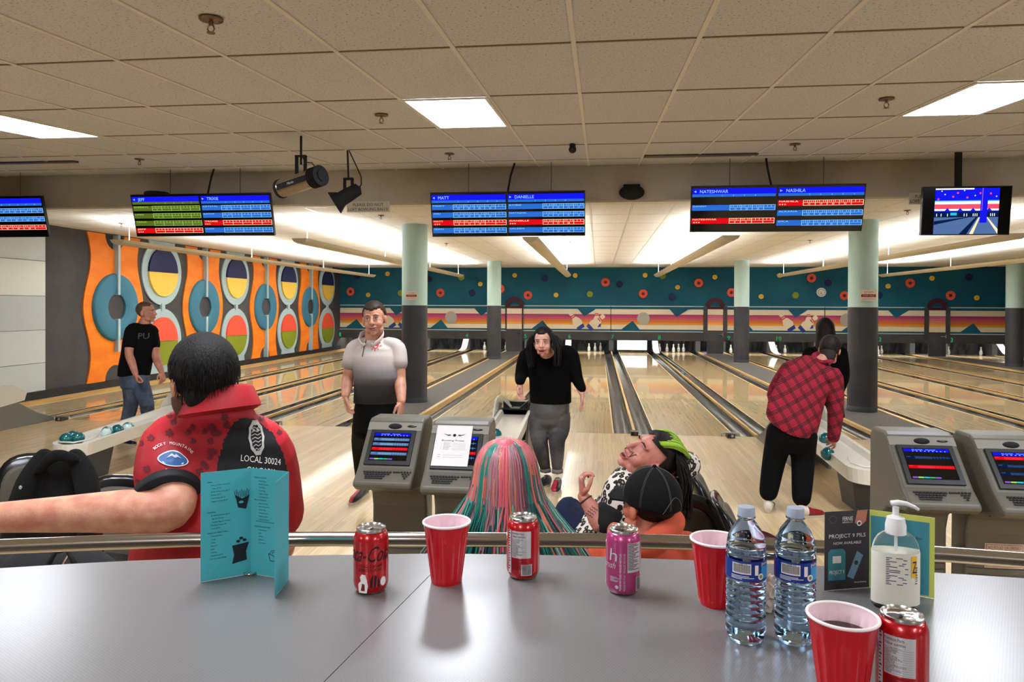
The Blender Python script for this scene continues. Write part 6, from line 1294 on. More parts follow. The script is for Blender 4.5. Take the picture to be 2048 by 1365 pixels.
def leopard_person():
    Y = 3.3; s = 1.09; sk = skinm('skin_f', (206, 134, 118)); c = J(1295, 916, Y); B = basis((-.62, -.45, .62), (.75, -.05, .62)); hm, P = head_mesh(c, B, s, .88); b = M(); nb = J(1290, 960, Y+.05); limb(b, [P(0, -.03, -.06), nb], [.052, .062])
    hip = Vector((J(1180, 1080, Y+.1).x, Y+.12, .52)); sN = J(1240, 985, Y-.08); sF = J(1335, 945, Y+.22); eN = J(1206, 1050, Y-.14); wN = J(1166, 993, Y-.10); eF = J(1374, 930, Y+.12); wF = J(1330, 945, Y+.02)
    torsob(b, [(hip, .15, .13), (J(1225, 1060, Y+.06), .15, .12), (J(1262, 1000, Y+.06), .15, .11), (nb, .08, .07)])
    limb(b, [sN, eN, eN.lerp(wN, .5), wN], [.05, .042, .038, .026]); limb(b, [sF, eF, wF], [.05, .042, .028])
    hn = hand_mesh(wN, (-.10, -.06, 1), (1, .1, .2), .92, 1, .80, .04, thumb=.7); hf = hand_mesh(wF, (-.9, 0, .1), (-.2, -1, 0), .9, 1, .4)
    o = body_obj('person in leopard-print top with green-tipped dark hair leaning back laughing, face upward', join(fuse(b, .0075, 3), hm, hn, hf), sk)
    face_parts(P, B, s, o, closed=True, mouth=.010, lip=(190, 84, 88), brow=(40, 30, 30)); lp = leopard_mat(); ax = Vector((.80, .0, .55)).normalized(); m = M()
    torso(m, [(hip, .18, .16), (J(1205, 1080, Y+.05), .22, .18), (J(1222, 1035, Y+.02), .215, .18), (J(1250, 995, Y+.06), .19, .15), (J(1272, 965, Y+.06), .14, .11), (J(1284, 950, Y+.05), .085, .08)], Vector((.95, 0, .3)).normalized())
    limb(m, [J(1255, 965, Y+.0), sN, sN.lerp(eN, .35)], [.08, .078, .066]); limb(m, [J(1300, 955, Y+.14), sF, eF, eF.lerp(wF, .6)], [.08, .074, .066, .05]); tm_ = fuse(m, .0075, 6); sh = tm_.build('leopard_top', lp, o, smooth=True)
    m = M(); limb(m, [sN.lerp(eN, .62), eN+Vector((.012, 0, .012))], [.062, .052]); fuse(m, .006, 3).build('black_sleeve', mat('sleeve_black', (18, 18, 20), .9), sh, smooth=True)
    m = M(); n_ = wN+(eN-wN).normalized()*.02; d = (wN-eN).normalized(); x, y = frame(d); M().tube([n_+x*(.031*math.cos(a))+y*(.030*math.sin(a)) for a in [2*PI*k/20 for k in range(21)]], .0035, 8).build('bracelet', mat('bracelet_brown', (70, 40, 30), .5), o, smooth=True)
    for k, (i, q) in enumerate(((0, .5), (1, .48))):
        f = Vector((-.10, -.06, 1)).normalized(); n = -Vector((1, .1, .2)); n = (n-f*n.dot(f)).normalized(); x = f.cross(n); dd = (f*math.cos(.8)-n*math.sin(.8)).normalized(); cc = wN+x*((.0285, .0095)[k])+f*.082+dd*.012; y2 = dd.cross(x); M().tube([cc+x*(.0095*math.cos(a))+y2*(.0095*math.sin(a)) for a in [2*PI*j/16 for j in range(17)]], .002, 6).build('finger_ring', mat('ring_silver', (220, 214, 200), .15, 1), o, smooth=True)
    # tattoo strokes on the forearm
    bb = M(); limb(bb, [sN, eN, eN.lerp(wN, .5), wN], [.05, .042, .038, .026]); bv = bvh_of(bb); f = M(); F = Flat(f, (0, 0, 0), (1, 0, 0), (0, 1, 0), 0)
    for r_ in range(4):
        F.line([(-.016+.004*k, .018-.012*r_+.003*math.sin(k*2.1+r_)) for k in range(9)], .0022, 0)
    dd = ray(1184, 1024); decal(bv, f, Matrix.Translation(CP+dd*(Y-.1)) @ Matrix.Rotation(PI/2, 4, 'X') @ Matrix.Rotation(-.6, 4, 'Z'), dd.normalized(), .0026).build('tattoo', mat('tattoo_ink', (92, 62, 60), .7), o)
    h = hair_cap(c, B, s, rx=.088, ry=.106, rz=.102, cut=lambda x, y, z: (z > .075 and y < .07) or y < -.005, disp=.002); h.m = [0]*len(h.f); A, E_ = [], []; mi = []
    for i in range(420):
        a = R.uniform(-1.5, 1.5); q = R.random(); st = P(.08*math.sin(a), -.02-.07*q, .10-.05*q+.02*math.cos(a)); en = st+Vector((.03+.06*R.random()-.02, .01*R.uniform(-1, 1)-.02, -.12-.14*R.random())); A.append(st); E_.append(en); mi.append(0)
    for i in range(330):
        a = R.uniform(-1.2, .6); st = P(.07*math.sin(a), .058-.02*R.random(), .090); en = P(.085*math.sin(a)+.01, -.05-.04*R.random(), .128+.012*R.random()); A.append(st); E_.append(en); mi.append(1)
    strands(h, A, E_, .0048, 6, lambda p, q, i: (p+q)/2+Vector((R.uniform(-.01, .01), R.uniform(-.01, .01), R.uniform(-.006, .006)))+((p+q)/2-c).normalized()*.03+Vector((.02 if mi[i] == 0 else 0, 0, .02)), mis=mi); h.build('hair', [m_hairm('hair_f', (34, 22, 22), (14, 10, 11)), mat('hair_green', (150, 190, 50), .5)], o, smooth=True)
    m = M(); k1 = J(1142, 1020, Y+.05)
    limb(m, [hip+Vector((.0, .05, -.02)), Vector((hip.x-.28, Y+.25, .55)), Vector((hip.x-.30, Y+.35, .08))], [.11, .085, .06]); limb(m, [hip+Vector((-.06, .0, .02)), Vector((k1.x-.0, Y+.02, .83)), Vector((k1.x-.10, Y+.3, .45))], [.10, .078, .065]); fuse(m, .010, 4).build('jeans', mat('jeans_navy', (22, 34, 66), .85, bump=('noise', 60, .4)), o, smooth=True)
    make_shoe(o, (hip.x-.28, Y+.30, 0), (hip.x-.34, Y+.55, 0), (30, 28, 30), (120, 30, 40))
for f_ in (man_white, woman_black, man_tee, woman_back, plaid_person, man_red, pink_person, cap_person, leopard_person): f_()
# chair behind the leopard person, jacket chair and bag --------------------------------
chair_px(1350, 987, .84, .0, 'black shell seat just right of the black cap, its back towards the camera', tilt=.12)
chair_px(92, 908, .93, .1, 'black shell seat with a dark jacket hung over its back', zs=.5)
chair(onz(1012, 1000, 1).x-.02, 2.56, PI, 'black shell seat under the pink-haired person', zb=.78, zs=.34, tilt=.1)
chair(.10, 2.58, PI, 'black shell seat under the person in the orange hoodie', zb=.78, zs=.34, tilt=.1)
m = M(); cx, cy = -1.93, 3.19
def jp(u, v, y): return J(u, v, y)
jk = M(); rg = []
for (u, v, hw, hd) in ((112, 1150, .24, .10), (108, 1080, .235, .095), (112, 1010, .21, .085), (116, 960, .17, .07), (118, 925, .115, .055), (120, 905, .06, .035)): rg.append((J(u, v, 3.02), hw, hd))
torso(jk, rg); limb(jk, [J(150, 915, 3.0), J(172, 960, 2.95), J(180, 1040, 2.92), J(176, 1110, 2.92)], [.04, .05, .05, .045]); limb(jk, [J(88, 915, 3.0), J(60, 965, 2.95), J(35, 1040, 2.92), J(25, 1120, 2.92)], [.04, .055, .055, .05])
limb(jk, [J(78, 940, 2.92), J(110, 912, 2.9), J(150, 918, 2.92)], [.02, .028, .02])
mj = mat('jacket_black', (13, 13, 14), .85, spec=.3, bump=('noise', 9, 1.0, (1, 1, .5))); o = tag(fuse(jk, .009, 3).build('jacket', mj, smooth=True), 'dark jacket draped over the seat back at lower left', 'jacket')
q = J(49, 973, 2.885); M().lathe([(.008, 0), (.008, .004), (.005, .005)], (q.x, q.y-.02, q.z), 12, axis=(0, -1, 0)).build('snap_button', m_chr, o)
bg = M(); bg.ell(J(120, 1175, 2.45), (.26, .12, .17)); bg.ell(J(40, 1170, 2.5), (.2, .12, .13)); bag = tag(fuse(bg, .012, 4).build('backpack', mat('bag_black', (30, 29, 32), .8, bump=('noise', 10, .8)), smooth=True), 'dark backpack lying on the seat below the steel rail at lower left', 'bag')
M().tube([J(95, 1135, 2.30), J(110, 1105, 2.32), J(135, 1100, 2.33), J(150, 1130, 2.31)], .009, 8).build('strap', m_blk2, bag, smooth=True)
M().tube([J(140, 1105, 2.33), J(128, 1125, 2.30), J(122, 1140, 2.30)], .0025, 6).build('zip', mat('zip_tan', (170, 140, 100), .5), bag, smooth=True)
# ================================================================ COUNTER AND WHAT STANDS ON IT
ZC = 1.235
def weave(name, c, c2, rough):
    m = bpy.data.materials.new(name); m.use_nodes = True; nt = m.node_tree; L = nt.links; b = nt.nodes['Principled BSDF']
    tc = nt.nodes.new('ShaderNodeTexCoord'); w = nt.nodes.new('ShaderNodeTexWave'); mp = nt.nodes.new('ShaderNodeMapping'); mp.inputs['Rotation'].default_value = (0, 0, .5)
    L.new(tc.outputs['Object'], mp.inputs[0]); L.new(mp.outputs[0], w.inputs[0]); w.inputs['Scale'].default_value = 70; w2 = nt.nodes.new('ShaderNodeTexWave'); w2.bands_direction = 'Y'; w2.inputs['Scale'].default_value = 70; L.new(mp.outputs[0], w2.inputs[0])
    ml = nt.nodes.new('ShaderNodeMath'); ml.operation = 'MULTIPLY'; L.new(w.outputs['Fac'], ml.inputs[0]); L.new(w2.outputs['Fac'], ml.inputs[1]); mx = nt.nodes.new('ShaderNodeMixRGB'); L.new(ml.outputs[0], mx.inputs[0])
    mx.inputs[1].default_value = lin(c)+(1,); mx.inputs[2].default_value = lin(c2)+(1,); L.new(mx.outputs[0], b.inputs['Base Color']); b.inputs['Roughness'].default_value = rough
    b.inputs['Specular IOR Level'].default_value = .6
    return m
m_cnt = weave('counter_laminate', (116, 114, 114), (103, 102, 103), .26); m_cedge = mat('counter_edge', (176, 174, 170), .35)
edge = [(-1.9, .95), (-1.6, 1.16), (-1.22, 1.342), (-1.087, 1.386), (-.98, 1.418), (-.78, 1.468), (-.599, 1.503), (-.375, 1.542), (-.2, 1.561), (-.059, 1.572), (.208, 1.578), (.466, 1.578), (.689, 1.570), (.856, 1.560), (1.2, 1.53), (1.7, 1.44)]
ct = thing('counter', 'long grey laminate counter with a curved far edge in the foreground', 'counter', (0, 1.2, 0))
def cut(xs_, lo, hi): return [p for p in xs_ if lo <= p[0] <= hi]
sA, sB = (-.318, 1.5495), (-.47, .40)
m = M().prism([(x, y, ZC-.03) for x, y in [(-1.9, .4)]+cut(edge, -2, -.33)+[(sA[0]-.0008, sA[1]), (sB[0]-.0008, sB[1])]][::-1], (0, 0, .03)); m.build('worktop', m_cnt, ct)
m = M().prism([(x, y, ZC-.03) for x, y in [(sB[0]+.0008, sB[1]), (sA[0]+.0008, sA[1])]+cut(edge, -.3, 2)+[(1.7, .4)]][::-1], (0, 0, .03)); m.build('worktop', m_cnt, ct)
M().prism([(x, y-.04, ZC-.06) for x, y in edge]+[(x, y-.09, ZC-.06) for x, y in edge[::-1]], (0, 0, .03)).build('edge_support', m_cedge, ct)
M().prism([(x, y-.10, .0) for x, y in edge]+[(x, y-.16, .0) for x, y in edge[::-1]], (0, 0, ZC-.06)).build('counter_front', mat('counter_front', (120, 116, 110), .6), ct)
rl = [(-1.9, 1.36), (-1.65, 1.47), (-1.414, 1.555), (-1.199, 1.613), (-.988, 1.662), (-.671, 1.712), (-.461, 1.738), (-.2, 1.768), (-.08, 1.782), (.178, 1.801), (.4, 1.808), (.603, 1.808), (.82, 1.797), (.972, 1.780), (1.3, 1.73), (1.55, 1.66)]
m_ss = mat('stainless', (190, 186, 180), .16, 1)
rail = thing('foot_rail', 'x', 'rail', (0, 1.78, 1.2)); rail.name = 'stainless_rail'; rail['label'] = 'curved stainless steel rail running just beyond the counter'
M().tube([(x, y, 1.2) for x, y in rl], .0178, 24).build('rail_tube', m_ss, rail, smooth=True)
for x, y in ((-1.9, 1.36), (1.55, 1.66)):
    M().tube([(x, y, 1.2), (x, y, 0)], .019, 16).build('rail_post', m_ss, rail, smooth=True)
# wrapping print round a cylinder ------------------------------------------------
def wrap(m, c, r, zf, a0, cutw=.004):
    """bend a flat mesh (x across, z up at y=0) round the axis c; a0 = direction angle of x=0"""
    bm = bmesh.new(); vs = [bm.verts.new(v) for v in m.v]
    for f, mi in zip(m.f, m.m):
        try: fc = bm.faces.new([vs[i] for i in f]); fc.material_index = mi
        except ValueError: pass
    xs_ = [v.co.x for v in bm.verts]; x = math.floor(min(xs_)/cutw)*cutw
    while x < max(xs_):
        bmesh.ops.bisect_plane(bm, geom=bm.verts[:]+bm.edges[:]+bm.faces[:], plane_co=(x, 0, 0), plane_no=(1, 0, 0), dist=1e-7); x += cutw
    o = M()
    bm.verts.ensure_lookup_table(); bm.verts.index_update()
    for v in bm.verts:
        rr = (r(v.co.z) if callable(r) else r)-v.co.y; a = a0+v.co.x/(r(v.co.z) if callable(r) else r)
        o.v.append(Vector((c[0]+rr*math.cos(a), c[1]+rr*math.sin(a), c[2]+v.co.z)))
    for f in bm.faces: o.f.append(tuple(v.index for v in f.verts)); o.m.append(f.material_index)
    bm.free(); return o
def blk(lines, F, x, y, w, h, mi, l=2):
    for i in range(lines): 
        yy = y-h*i/lines; F.line([(x, yy), (x+w*(.72+.27*math.sin(i*2.3)), yy)], h/lines*.42, mi, l)
m_alu = mat('aluminium', (206, 202, 196), .22, 1); m_hole = mat('can_hole', (12, 10, 10), .4)
CB = Vector((0, 0, 0))
def can(px, py, label, body, deco, face=0.0, spin=.4, q=None):
    c = onz(px, py, ZC) if q is None else Vector(q); c.z = ZC
    o = thing('drink_can', label, 'drink can', c, 'open drink cans on the counter')
    b = [(.0235, .004), (.0255, .0), (.0275, .003), (.032, .012), (.0332, .018), (.0332, .098), (.0325, .104), (.0295, .112), (.0272, .1155)]
    M().lathe(b, c, 48).build('can_body', body, o, smooth=True, angle=70)
    M().lathe([(.0272, .1155), (.0278, .118), (.0278, .1205), (.0265, .1215), (.0255, .119), (.0250, .1165), (.0, .1160)], c, 48).build('can_lid', m_alu, o, smooth=True, angle=50)
    M().lathe([(.0240, .003), (.0262, -.0), (.0280, .004), (.0315, .0115)], c, 40).build('base_rim', m_alu, o, smooth=True)
    hx, hy = c.x+.009*math.cos(spin+PI), c.y+.009*math.sin(spin+PI)
    m = M(); m.add([(c.x-math.cos(spin)*.010+.0105*math.cos(t), c.y-math.sin(spin)*.010+.0085*math.sin(t), c.z+.1169) for t in [2*PI*k/20 for k in range(20)]], [tuple(range(20))]); m.build('mouth_opening', m_hole, o)
    T = Matrix.Translation((c.x, c.y, c.z+.1185)) @ Matrix.Rotation(spin, 4, 'Z')
    m = M(); n = 20; O = [T @ Vector((.007+.011*math.cos(2*PI*k/n), .0078*math.sin(2*PI*k/n), 0)) for k in range(n)]; I = [T @ Vector((.010+.0055*math.cos(2*PI*k/n), .0045*math.sin(2*PI*k/n), 0)) for k in range(n)]
    m.ring2(O, I, (0, 0, .0012)); m.lathe([(.003, -.001), (.003, .0022)], T @ Vector((0, 0, 0)), 10); m.build('pull_tab', m_alu, o)
    fl = M(); F = Flat(fl, (0, 0, 0), (1, 0, 0), (0, 0, 1), .00025); mats = deco(F)
    a0 = math.atan2(-c.y, -c.x)+face
    w = wrap(fl, c, .0333, 0, a0, .0035); w.build('printed_label', mats, o)
    return o
m_red1 = mat('can_red', (186, 16, 26), .25, .35, coat=.5); m_pink = mat('can_pink', (178, 62, 120), .28, .35, coat=.5); m_silv = mat('print_silver', (206, 204, 206), .35, .3); m_bk = mat('print_black', (22, 12, 14), .5); m_wt = mat('print_white', (236, 232, 228), .5); m_dr = mat('print_dark_red', (120, 14, 30), .4)
def deco1(F):
    F.text('Coca-Cola', -.016, .064, .030, 1, 2, w=.112, al='c', shear=.35); F.text('Z', 0, .07, .0, 1, 2) if 0 else None
    F.text('ZERO SUGAR', 0, .0535, .0055, 1, 2, w=.046, al='c'); F.text('ZERO SUCRE', 0, .046, .0055, 1, 2, w=.046, al='c')
    # plain pale bust ornament and striped ball
    F.poly([(-.022, .006), (-.006, .006), (-.004, .020), (-.006, .030), (-.009, .040), (-.016, .041), (-.020, .035), (-.018, .028), (-.024, .022), (-.023, .012)], 2, 2); F.poly([(-.018, .010), (-.010, .010), (-.010, .022), (-.015, .024)], 3, 3)
    F.poly([(.0, .016), (.018, .016), (.018, .028), (.012, .038), (.004, .038), (.0, .030)], 1, 2)
    for x in (.004, .0105): F.poly([(x, .016), (x+.003, .016), (x+.0035, .036), (x+.002, .037)], 0, 3)
    F.disc(.026, .025, .0065, 2, 2, 20, ry=.0085); return [m_red1, m_bk, m_wt, m_dr]
def facts(F, x0, x1, mir=1):
    F.rect(x0, .046, x1, .099, 1, 1); w = x1-x0
    F.text('Nutrition Facts', x0+.001, .0925, .0045, 2, 2, w=w*.62); F.text('Valeur nutritive', x0+.001, .0865, .0045, 2, 2, w=w*.66)
    for i in range(12): F.text(('Per 1 can (355 mL)', 'pour 1 canette', 'Calories 140', 'Fat 0 g', 'Sodium 35 mg', 'Carbohydrate 39 g', 'Sugars 39 g', 'Protein 0 g', 'Not a significant source', 'Ingredients', 'Carbonated water', 'Caffeine')[i], x0+.001, .082-.003*i, .0021, 2, 2); F.rect(x0+.001, .0812-.003*i, x1-.001, .0814-.003*i, 2, 2)
def barcode(F, x0, y0, w, h, wh=1, bk=2, vert=False):
    F.rect(x0, y0, x0+w, y0+h, wh, 2); rr = random.Random(3); t = 0
    while t < .9: 
        d = rr.uniform(.02, .055)
        if vert: F.rect(x0+w*(.06+t), y0+h*.12, x0+w*(.06+t+d*.5), y0+h*.9, bk, 3)
        else: F.rect(x0+w*.1, y0+h*(.06+t), x0+w*.9, y0+h*(.06+t+d*.5), bk, 3)
        t += d
def deco2(F):
    facts(F, -.024, .016); F.rect(-.034, .014, -.026, .1, 1, 1); blk(14, F, -.024, .043, .036, .022, 3); barcode(F, -.004, .012, .022, .022); blk(16, F, -.033, .098, .005, .08, 2); return [m_red1, m_silv, m_bk, m_dr]
def deco3(F):
    F.rect(.008, .046, .038, .101, 1, 1); blk(18, F, .009, .099, .026, .05, 2)
    F.text('h', -.028, .066, .024, 1, 2, w=.016, shear=.1); F.text('crush', -.044, .052, .012, 1, 2, w=.028, shear=.3)
    for i in range(2): F.text('PLEASE RECYCLE / VEUILLEZ RECYCLER', .004-.0075*i, .012, .0035, 1, 2, w=.07, rot=PI/2)
    F.disc(-.012, .018, .0035, 1, 2); blk(5, F, -.026, .036, .02, .01, 1); barcode(F, .026, .01, .014, .026); return [m_pink, m_silv, m_bk]
can(742, 1180, 'red cola can with black script, left of the red cups', m_red1, deco1, -.05, 2.6)
can(1046, 1152, 'red can turned to its silver nutrition panel, between cup and pink can', m_red1, deco2, .0, .3)
can(1246, 1182, 'pink soft drink can in the middle of the counter', m_pink, deco3, .0, .3)
can(1803, 1400, 'red can turned to its nutrition panel, nearest at right beside the cup', m_red1, deco2, .03, .0)
# cups
m_cupr = mat('cup_red', (196, 8, 26), .28, coat=.3); m_cupw = mat('cup_inner', (236, 206, 214), .4); m_cola = mat('cola', (36, 10, 8), .05); m_lip = mat('cup_lip', (244, 232, 232), .35)
def cup(px, py, label, drink=0, s=1.0):
    c = onz(px, py, ZC); c.z = ZC; o = thing('plastic_cup', label, 'cup', c, 'red plastic cups on the counter'); H = .118*s; seg = 72; vs = []; fs = []
    def rad(z, t, ins=0): r = (.030+.0155*z/H)*s; fl = 0 if z < .012 or z > H*.86 else .0019*abs(math.sin(t*9))**.7; return r-fl-ins
    zz = [0, .003, .012, .014]+[.014+(H-.014)*i/12 for i in range(1, 13)]
    for z in zz:
        for k in range(seg): t = 2*PI*k/seg; r = rad(z, t)*(1.0 if z > .0005 else .97); vs.append((c.x+r*math.cos(t), c.y+r*math.sin(t), c.z+z))
    for i in range(len(zz)-1):
        for k in range(seg): k2 = (k+1) % seg; fs.append((i*seg+k, i*seg+k2, (i+1)*seg+k2, (i+1)*seg+k))
    fs.append(tuple(range(seg))[::-1]); M().add(vs, fs).build('cup_wall', m_cupr, o, smooth=True, angle=50)
    vs = []; fs = []; zi = [.004]+[.004+(H-.005)*i/12 for i in range(1, 13)]
    for z in zi:
        for k in range(seg): t = 2*PI*k/seg; r = (.030+.0155*z/H)*s-.0016-(.0026*abs(math.sin(t*9))**.7 if .012 < z < H*.86 else 0); vs.append((c.x+r*math.cos(t), c.y+r*math.sin(t), c.z+z))
    for i in range(len(zi)-1):
        for k in range(seg): k2 = (k+1) % seg; fs.append((i*seg+k2, i*seg+k, (i+1)*seg+k, (i+1)*seg+k2))
    fs.append(tuple(range(seg))); M().add(vs, fs).build('cup_lining', m_cupw, o, smooth=True, angle=50)
    n = 10; R_ = (.0458)*s; vs = []; fs = []
    for k in range(seg):
        t = 2*PI*k/seg
        for j in range(n): a = 2*PI*j/n; r = R_+.0024*math.cos(a); vs.append((c.x+r*math.cos(t), c.y+r*math.sin(t), c.z+H+.0024*math.sin(a)))
    for k in range(seg):
        k2 = (k+1) % seg
        for j in range(n): j2 = (j+1) % n; fs.append((k*n+j, k2*n+j, k2*n+j2, k*n+j2))
    M().add(vs, fs).build('rolled_rim', m_lip, o, smooth=True)
    if drink: M().lathe([(.030+.0155*drink-.0042, 0), (0, .0001)], (c.x, c.y, c.z+H*drink), 40).build('cola_surface', m_cola, o)
cup(893, 1163, 'red plastic cup left of centre, nearly empty')
cup(1432, 1207, 'red plastic cup behind the left water bottle')
cup(1684, 1402, 'red plastic cup nearest the camera, filled with dark cola', .80)
# water bottles
m_pet = mat('clear_plastic', (206, 228, 246), .03, trans=1, ior=1.18, spec=.6); m_watr = mat('water', (222, 238, 250), .0, trans=1, ior=1.33); m_bcap = mat('bottle_cap', (186, 196, 214), .4, trans=.3)
m_lb = mat('label_blue', (16, 54, 136), .35); m_lb2 = mat('label_sky', (50, 150, 206), .35)
def bottle(px, py, label):
    c = onz(px, py, ZC); c.z = ZC; o = thing('water_bottle', label, 'bottle', c, 'water bottles on the counter')
    pr = [(.0, .003), (.020, .001), (.026, .0), (.0295, .006), (.0315, .014)]
    z = .018
    while z < .098: pr += [(.0318, z), (.0322, z+.004), (.0296, z+.0075)]; z += .0105
    pr += [(.0315, .100), (.0318, .104), (.0318, .137), (.0322, .140), (.0300, .1435), (.0318, .147), (.0318, .152), (.0300, .1545), (.0310, .158), (.0290, .168), (.0240, .180), (.0170, .190), (.0125, .196), (.0125, .199), (.0150, .200), (.0150, .202), (.0118, .203), (.0118, .212)]
    M().lathe(pr, c, 48).build('bottle_shell', m_pet, o, smooth=True)
    m = M().lathe([(0, .004)]+[(r-.0012, z) for r, z in pr[1:] if .004 < z < .1435]+[(.0, .1435)], c, 48); m.build('water', m_watr, o, smooth=True, angle=60)
    pc = [(.0136, .2025), (.0136, .2155), (.0128, .217), (0, .2172)]; M().lathe(pc, c, 40).build('screw_cap', m_bcap, o, smooth=True, angle=40)
    fl = M(); F = Flat(fl, (0, 0, 0), (1, 0, 0), (0, 0, 1), .00025); F.rect(-.10, .1045, .0995, .1365, 0, 1)
    barcode(F, -.022, .116, .030, .017, 1, 2, True); F.text('1 L / 500 mL', -.021, .130, .0035, 2, 3); F.rect(.014, .115, .020, .131, 1, 2); blk(3, F, -.024, .1125, .040, .007, 1)
    F.rect(.026, .108, .046, .129, 3, 2); F.text('pure', .026, .1305, .006, 1, 3); F.disc(.0245, .1125, .0052, 1, 3, 16); F.disc(.0245, .1125, .003, 4, 4, 12)
    a0 = math.atan2(-c.y, -c.x); wrap(fl, c, .0322, 0, a0, .0035).build('printed_label', [m_lb, m_wt, m_bk, m_lb2, mat('seal_green', (120, 140, 80), .5)], o)
bottle(1491, 1277, 'full water bottle with blue label, the left of two')
bottle(1589, 1280, 'full water bottle with blue label, the right of two')
# hand sanitiser
m_hs = mat('sanitiser_clear', (236, 240, 238), .05, trans=.96, ior=1.12); m_pump = mat('pump_white', (232, 232, 230), .35); m_hl = mat('sanitiser_label', (226, 222, 208), .5)
c = onz(1790, 1214, ZC); c.z = ZC; o = thing('sanitiser_bottle', 'clear pump bottle of hand sanitiser with a cream label', 'bottle', c)
def ob(prof, name, mm, ry=.62):
    m = M(); vs = []; fs = []; seg = 44
    for r, z in prof:
        for k in range(seg): t = 2*PI*k/seg; vs.append((c.x+r*math.cos(t), c.y+r*ry*math.sin(t), c.z+z))
    for i in range(len(prof)-1):
        for k in range(seg): k2 = (k+1) % seg; fs.append((i*seg+k, i*seg+k2, (i+1)*seg+k2, (i+1)*seg+k))
    fs += [tuple(range(seg))[::-1], tuple((len(prof)-1)*seg+k for k in range(seg))]; return m.add(vs, fs).build(name, mm, o, smooth=True, angle=60)
ob([(.036, 0), (.040, .004), (.041, .015), (.041, .085), (.0405, .105), (.037, .120), (.030, .131), (.020, .137), (.016, .139)], 'bottle_shell', m_hs)
ob([(.0412, .010), (.0414, .011), (.0414, .102), (.0412, .103)], 'paper_label', m_hl)
fl = M(); F = Flat(fl, (0, 0, 0), (1, 0, 0), (0, 0, 1), .0003)
blk(16, F, -.028, .096, .042, .05, 1); F.rect(.020, .062, .034, .100, 2, 1); F.text('Z', .022, .070, .022, 1, 2, w=.011); F.text('hand', .036, .05, .008, 1, 2, rot=PI/2, w=.03)
w = M()
for v in fl.v: 
    t = v.x/.041*.92; w.v.append(Vector((c.x+.0417*math.sin(t)*1.0, c.y-(.0417*.62)*math.cos(t)-.0006+v.y, c.z+v.z)))
w.f = fl.f; w.m = fl.m; w.build('label_print', [m_hl, mat('print_navy', (30, 44, 96), .5), mat('print_amber', (240, 186, 40), .5)], o)
M().lathe([(.0175, .134), (.0175, .150), (.0165, .153), (.0150, .163), (.008, .166), (.0055, .168), (.0055, .182)], c, 28).build('pump_collar', m_pump, o, smooth=True, angle=40)
M().tube([(c.x-.008, c.y, c.z+.1885), (c.x+.004, c.y, c.z+.190), (c.x+.018, c.y, c.z+.1885), (c.x+.032, c.y, c.z+.183), (c.x+.039, c.y, c.z+.178)], [.006, .0062, .005, .0042, .0036], 12, flat=.8).build('pump_nozzle', m_pump, o, smooth=True)
M().tube([(c.x, c.y, c.z+.165), (c.x, c.y, c.z+.012)], .0028, 8).build('dip_tube', m_pump, o)
# table tent
def quadpanel(m, A, B, h, t=.0014, mi=0):
    A = Vector(A); B = Vector(B); n = (B-A).cross(Vector((0, 0, 1))).normalized()*t; U = Vector((0, 0, h))
    m.add([A, B, B+U, A+U, A-n, B-n, B+U-n, A+U-n], [(0, 1, 2, 3), (5, 4, 7, 6), (0, 4, 5, 1), (2, 6, 7, 3), (1, 5, 6, 2), (0, 3, 7, 4)], mi); return (B-A).length
A = onz(1649, 1183, ZC); B = onz(1738, 1176, ZC); C_ = onz(1868.5, 1199, ZC)
for q in (A, B, C_): q.z = ZC+.001
hL = ony(1738, 1021, B.y).z-ZC
o = thing('table_sign', 'folded acrylic sign holder with a dark beer poster and a teal sheet', 'table sign', B)
m = M(); w1 = quadpanel(m, A, B, hL); m.build('poster_panel', mat('poster_dark', (52, 48, 54), .3), o)
m = M(); F = Flat(m, A, B-A, (0, 0, 1), .0004); h = hL; w = w1
F.poly([(w*.72, h), (w*.95, h), (w*.92, h*.86), (w*.8, h*.80), (w*.66, h*.84)], 3, 1); F.disc(w*.76, h*.835, w*.055, 1, 2); F.disc(w*.76, h*.835, w*.03, 0, 3)
F.text('FERNIE', w*.39, h*.875, h*.055, 1, 1, w=w*.23); F.text('BREWING CO.', w*.39, h*.845, h*.02, 1, 1, w=w*.23); F.disc(w*.17, h*.90, w*.08, 4, 1); F.disc(w*.17, h*.90, w*.068, 0, 2)
F.text('PROJECT 9 PILS', w*.5, h*.66, h*.05, 1, 1, al='c', w=w*.82); F.text('NOW AVAILABLE', w*.5, h*.575, h*.036, 1, 1, al='c', w=w*.62)
F.poly([(w*.07, h*.02), (w*.46, h*.02), (w*.46, h*.48), (w*.40, h*.52), (w*.13, h*.52), (w*.07, h*.48)], 2, 1); F.poly([(w*.07, h*.02), (w*.46, h*.02), (w*.46, h*.12), (w*.07, h*.12)], 0, 2); F.rect(w*.17, h*.34, w*.36, h*.43, 1, 2); F.text('PROJECT 9', w*.265, h*.20, h*.05, 1, 2, al='c', w=w*.33)
F.poly([(w*.50, h*.16), (w*.64, h*.12), (w*.86, h*.42), (w*.72, h*.48)], 5, 1); F.disc(w*.70, h*.33, w*.045, 0, 2); F.text('Fernie Brewing', w*.93, h*.07, h*.02, 1, 1, al='r')
m.build('poster_print', [MATS['poster_dark'], m_wt, mat('poster_teal', (60, 130, 142), .4), mat('poster_skin', (188, 120, 98), .6), mat('poster_grey', (96, 92, 98), .5), mat('poster_can', (110, 146, 166), .4)], o)
m = M(); w2 = quadpanel(m, B, C_, hL); m.build('sheet_panel', mat('sheet_lime', (196, 204, 96), .35), o)
m = M(); F = Flat(m, B, C_-B, (0, 0, 1), .0004); F.rect(w2*.02, h*.02, w2*.92, h*.93, 0, 1); 
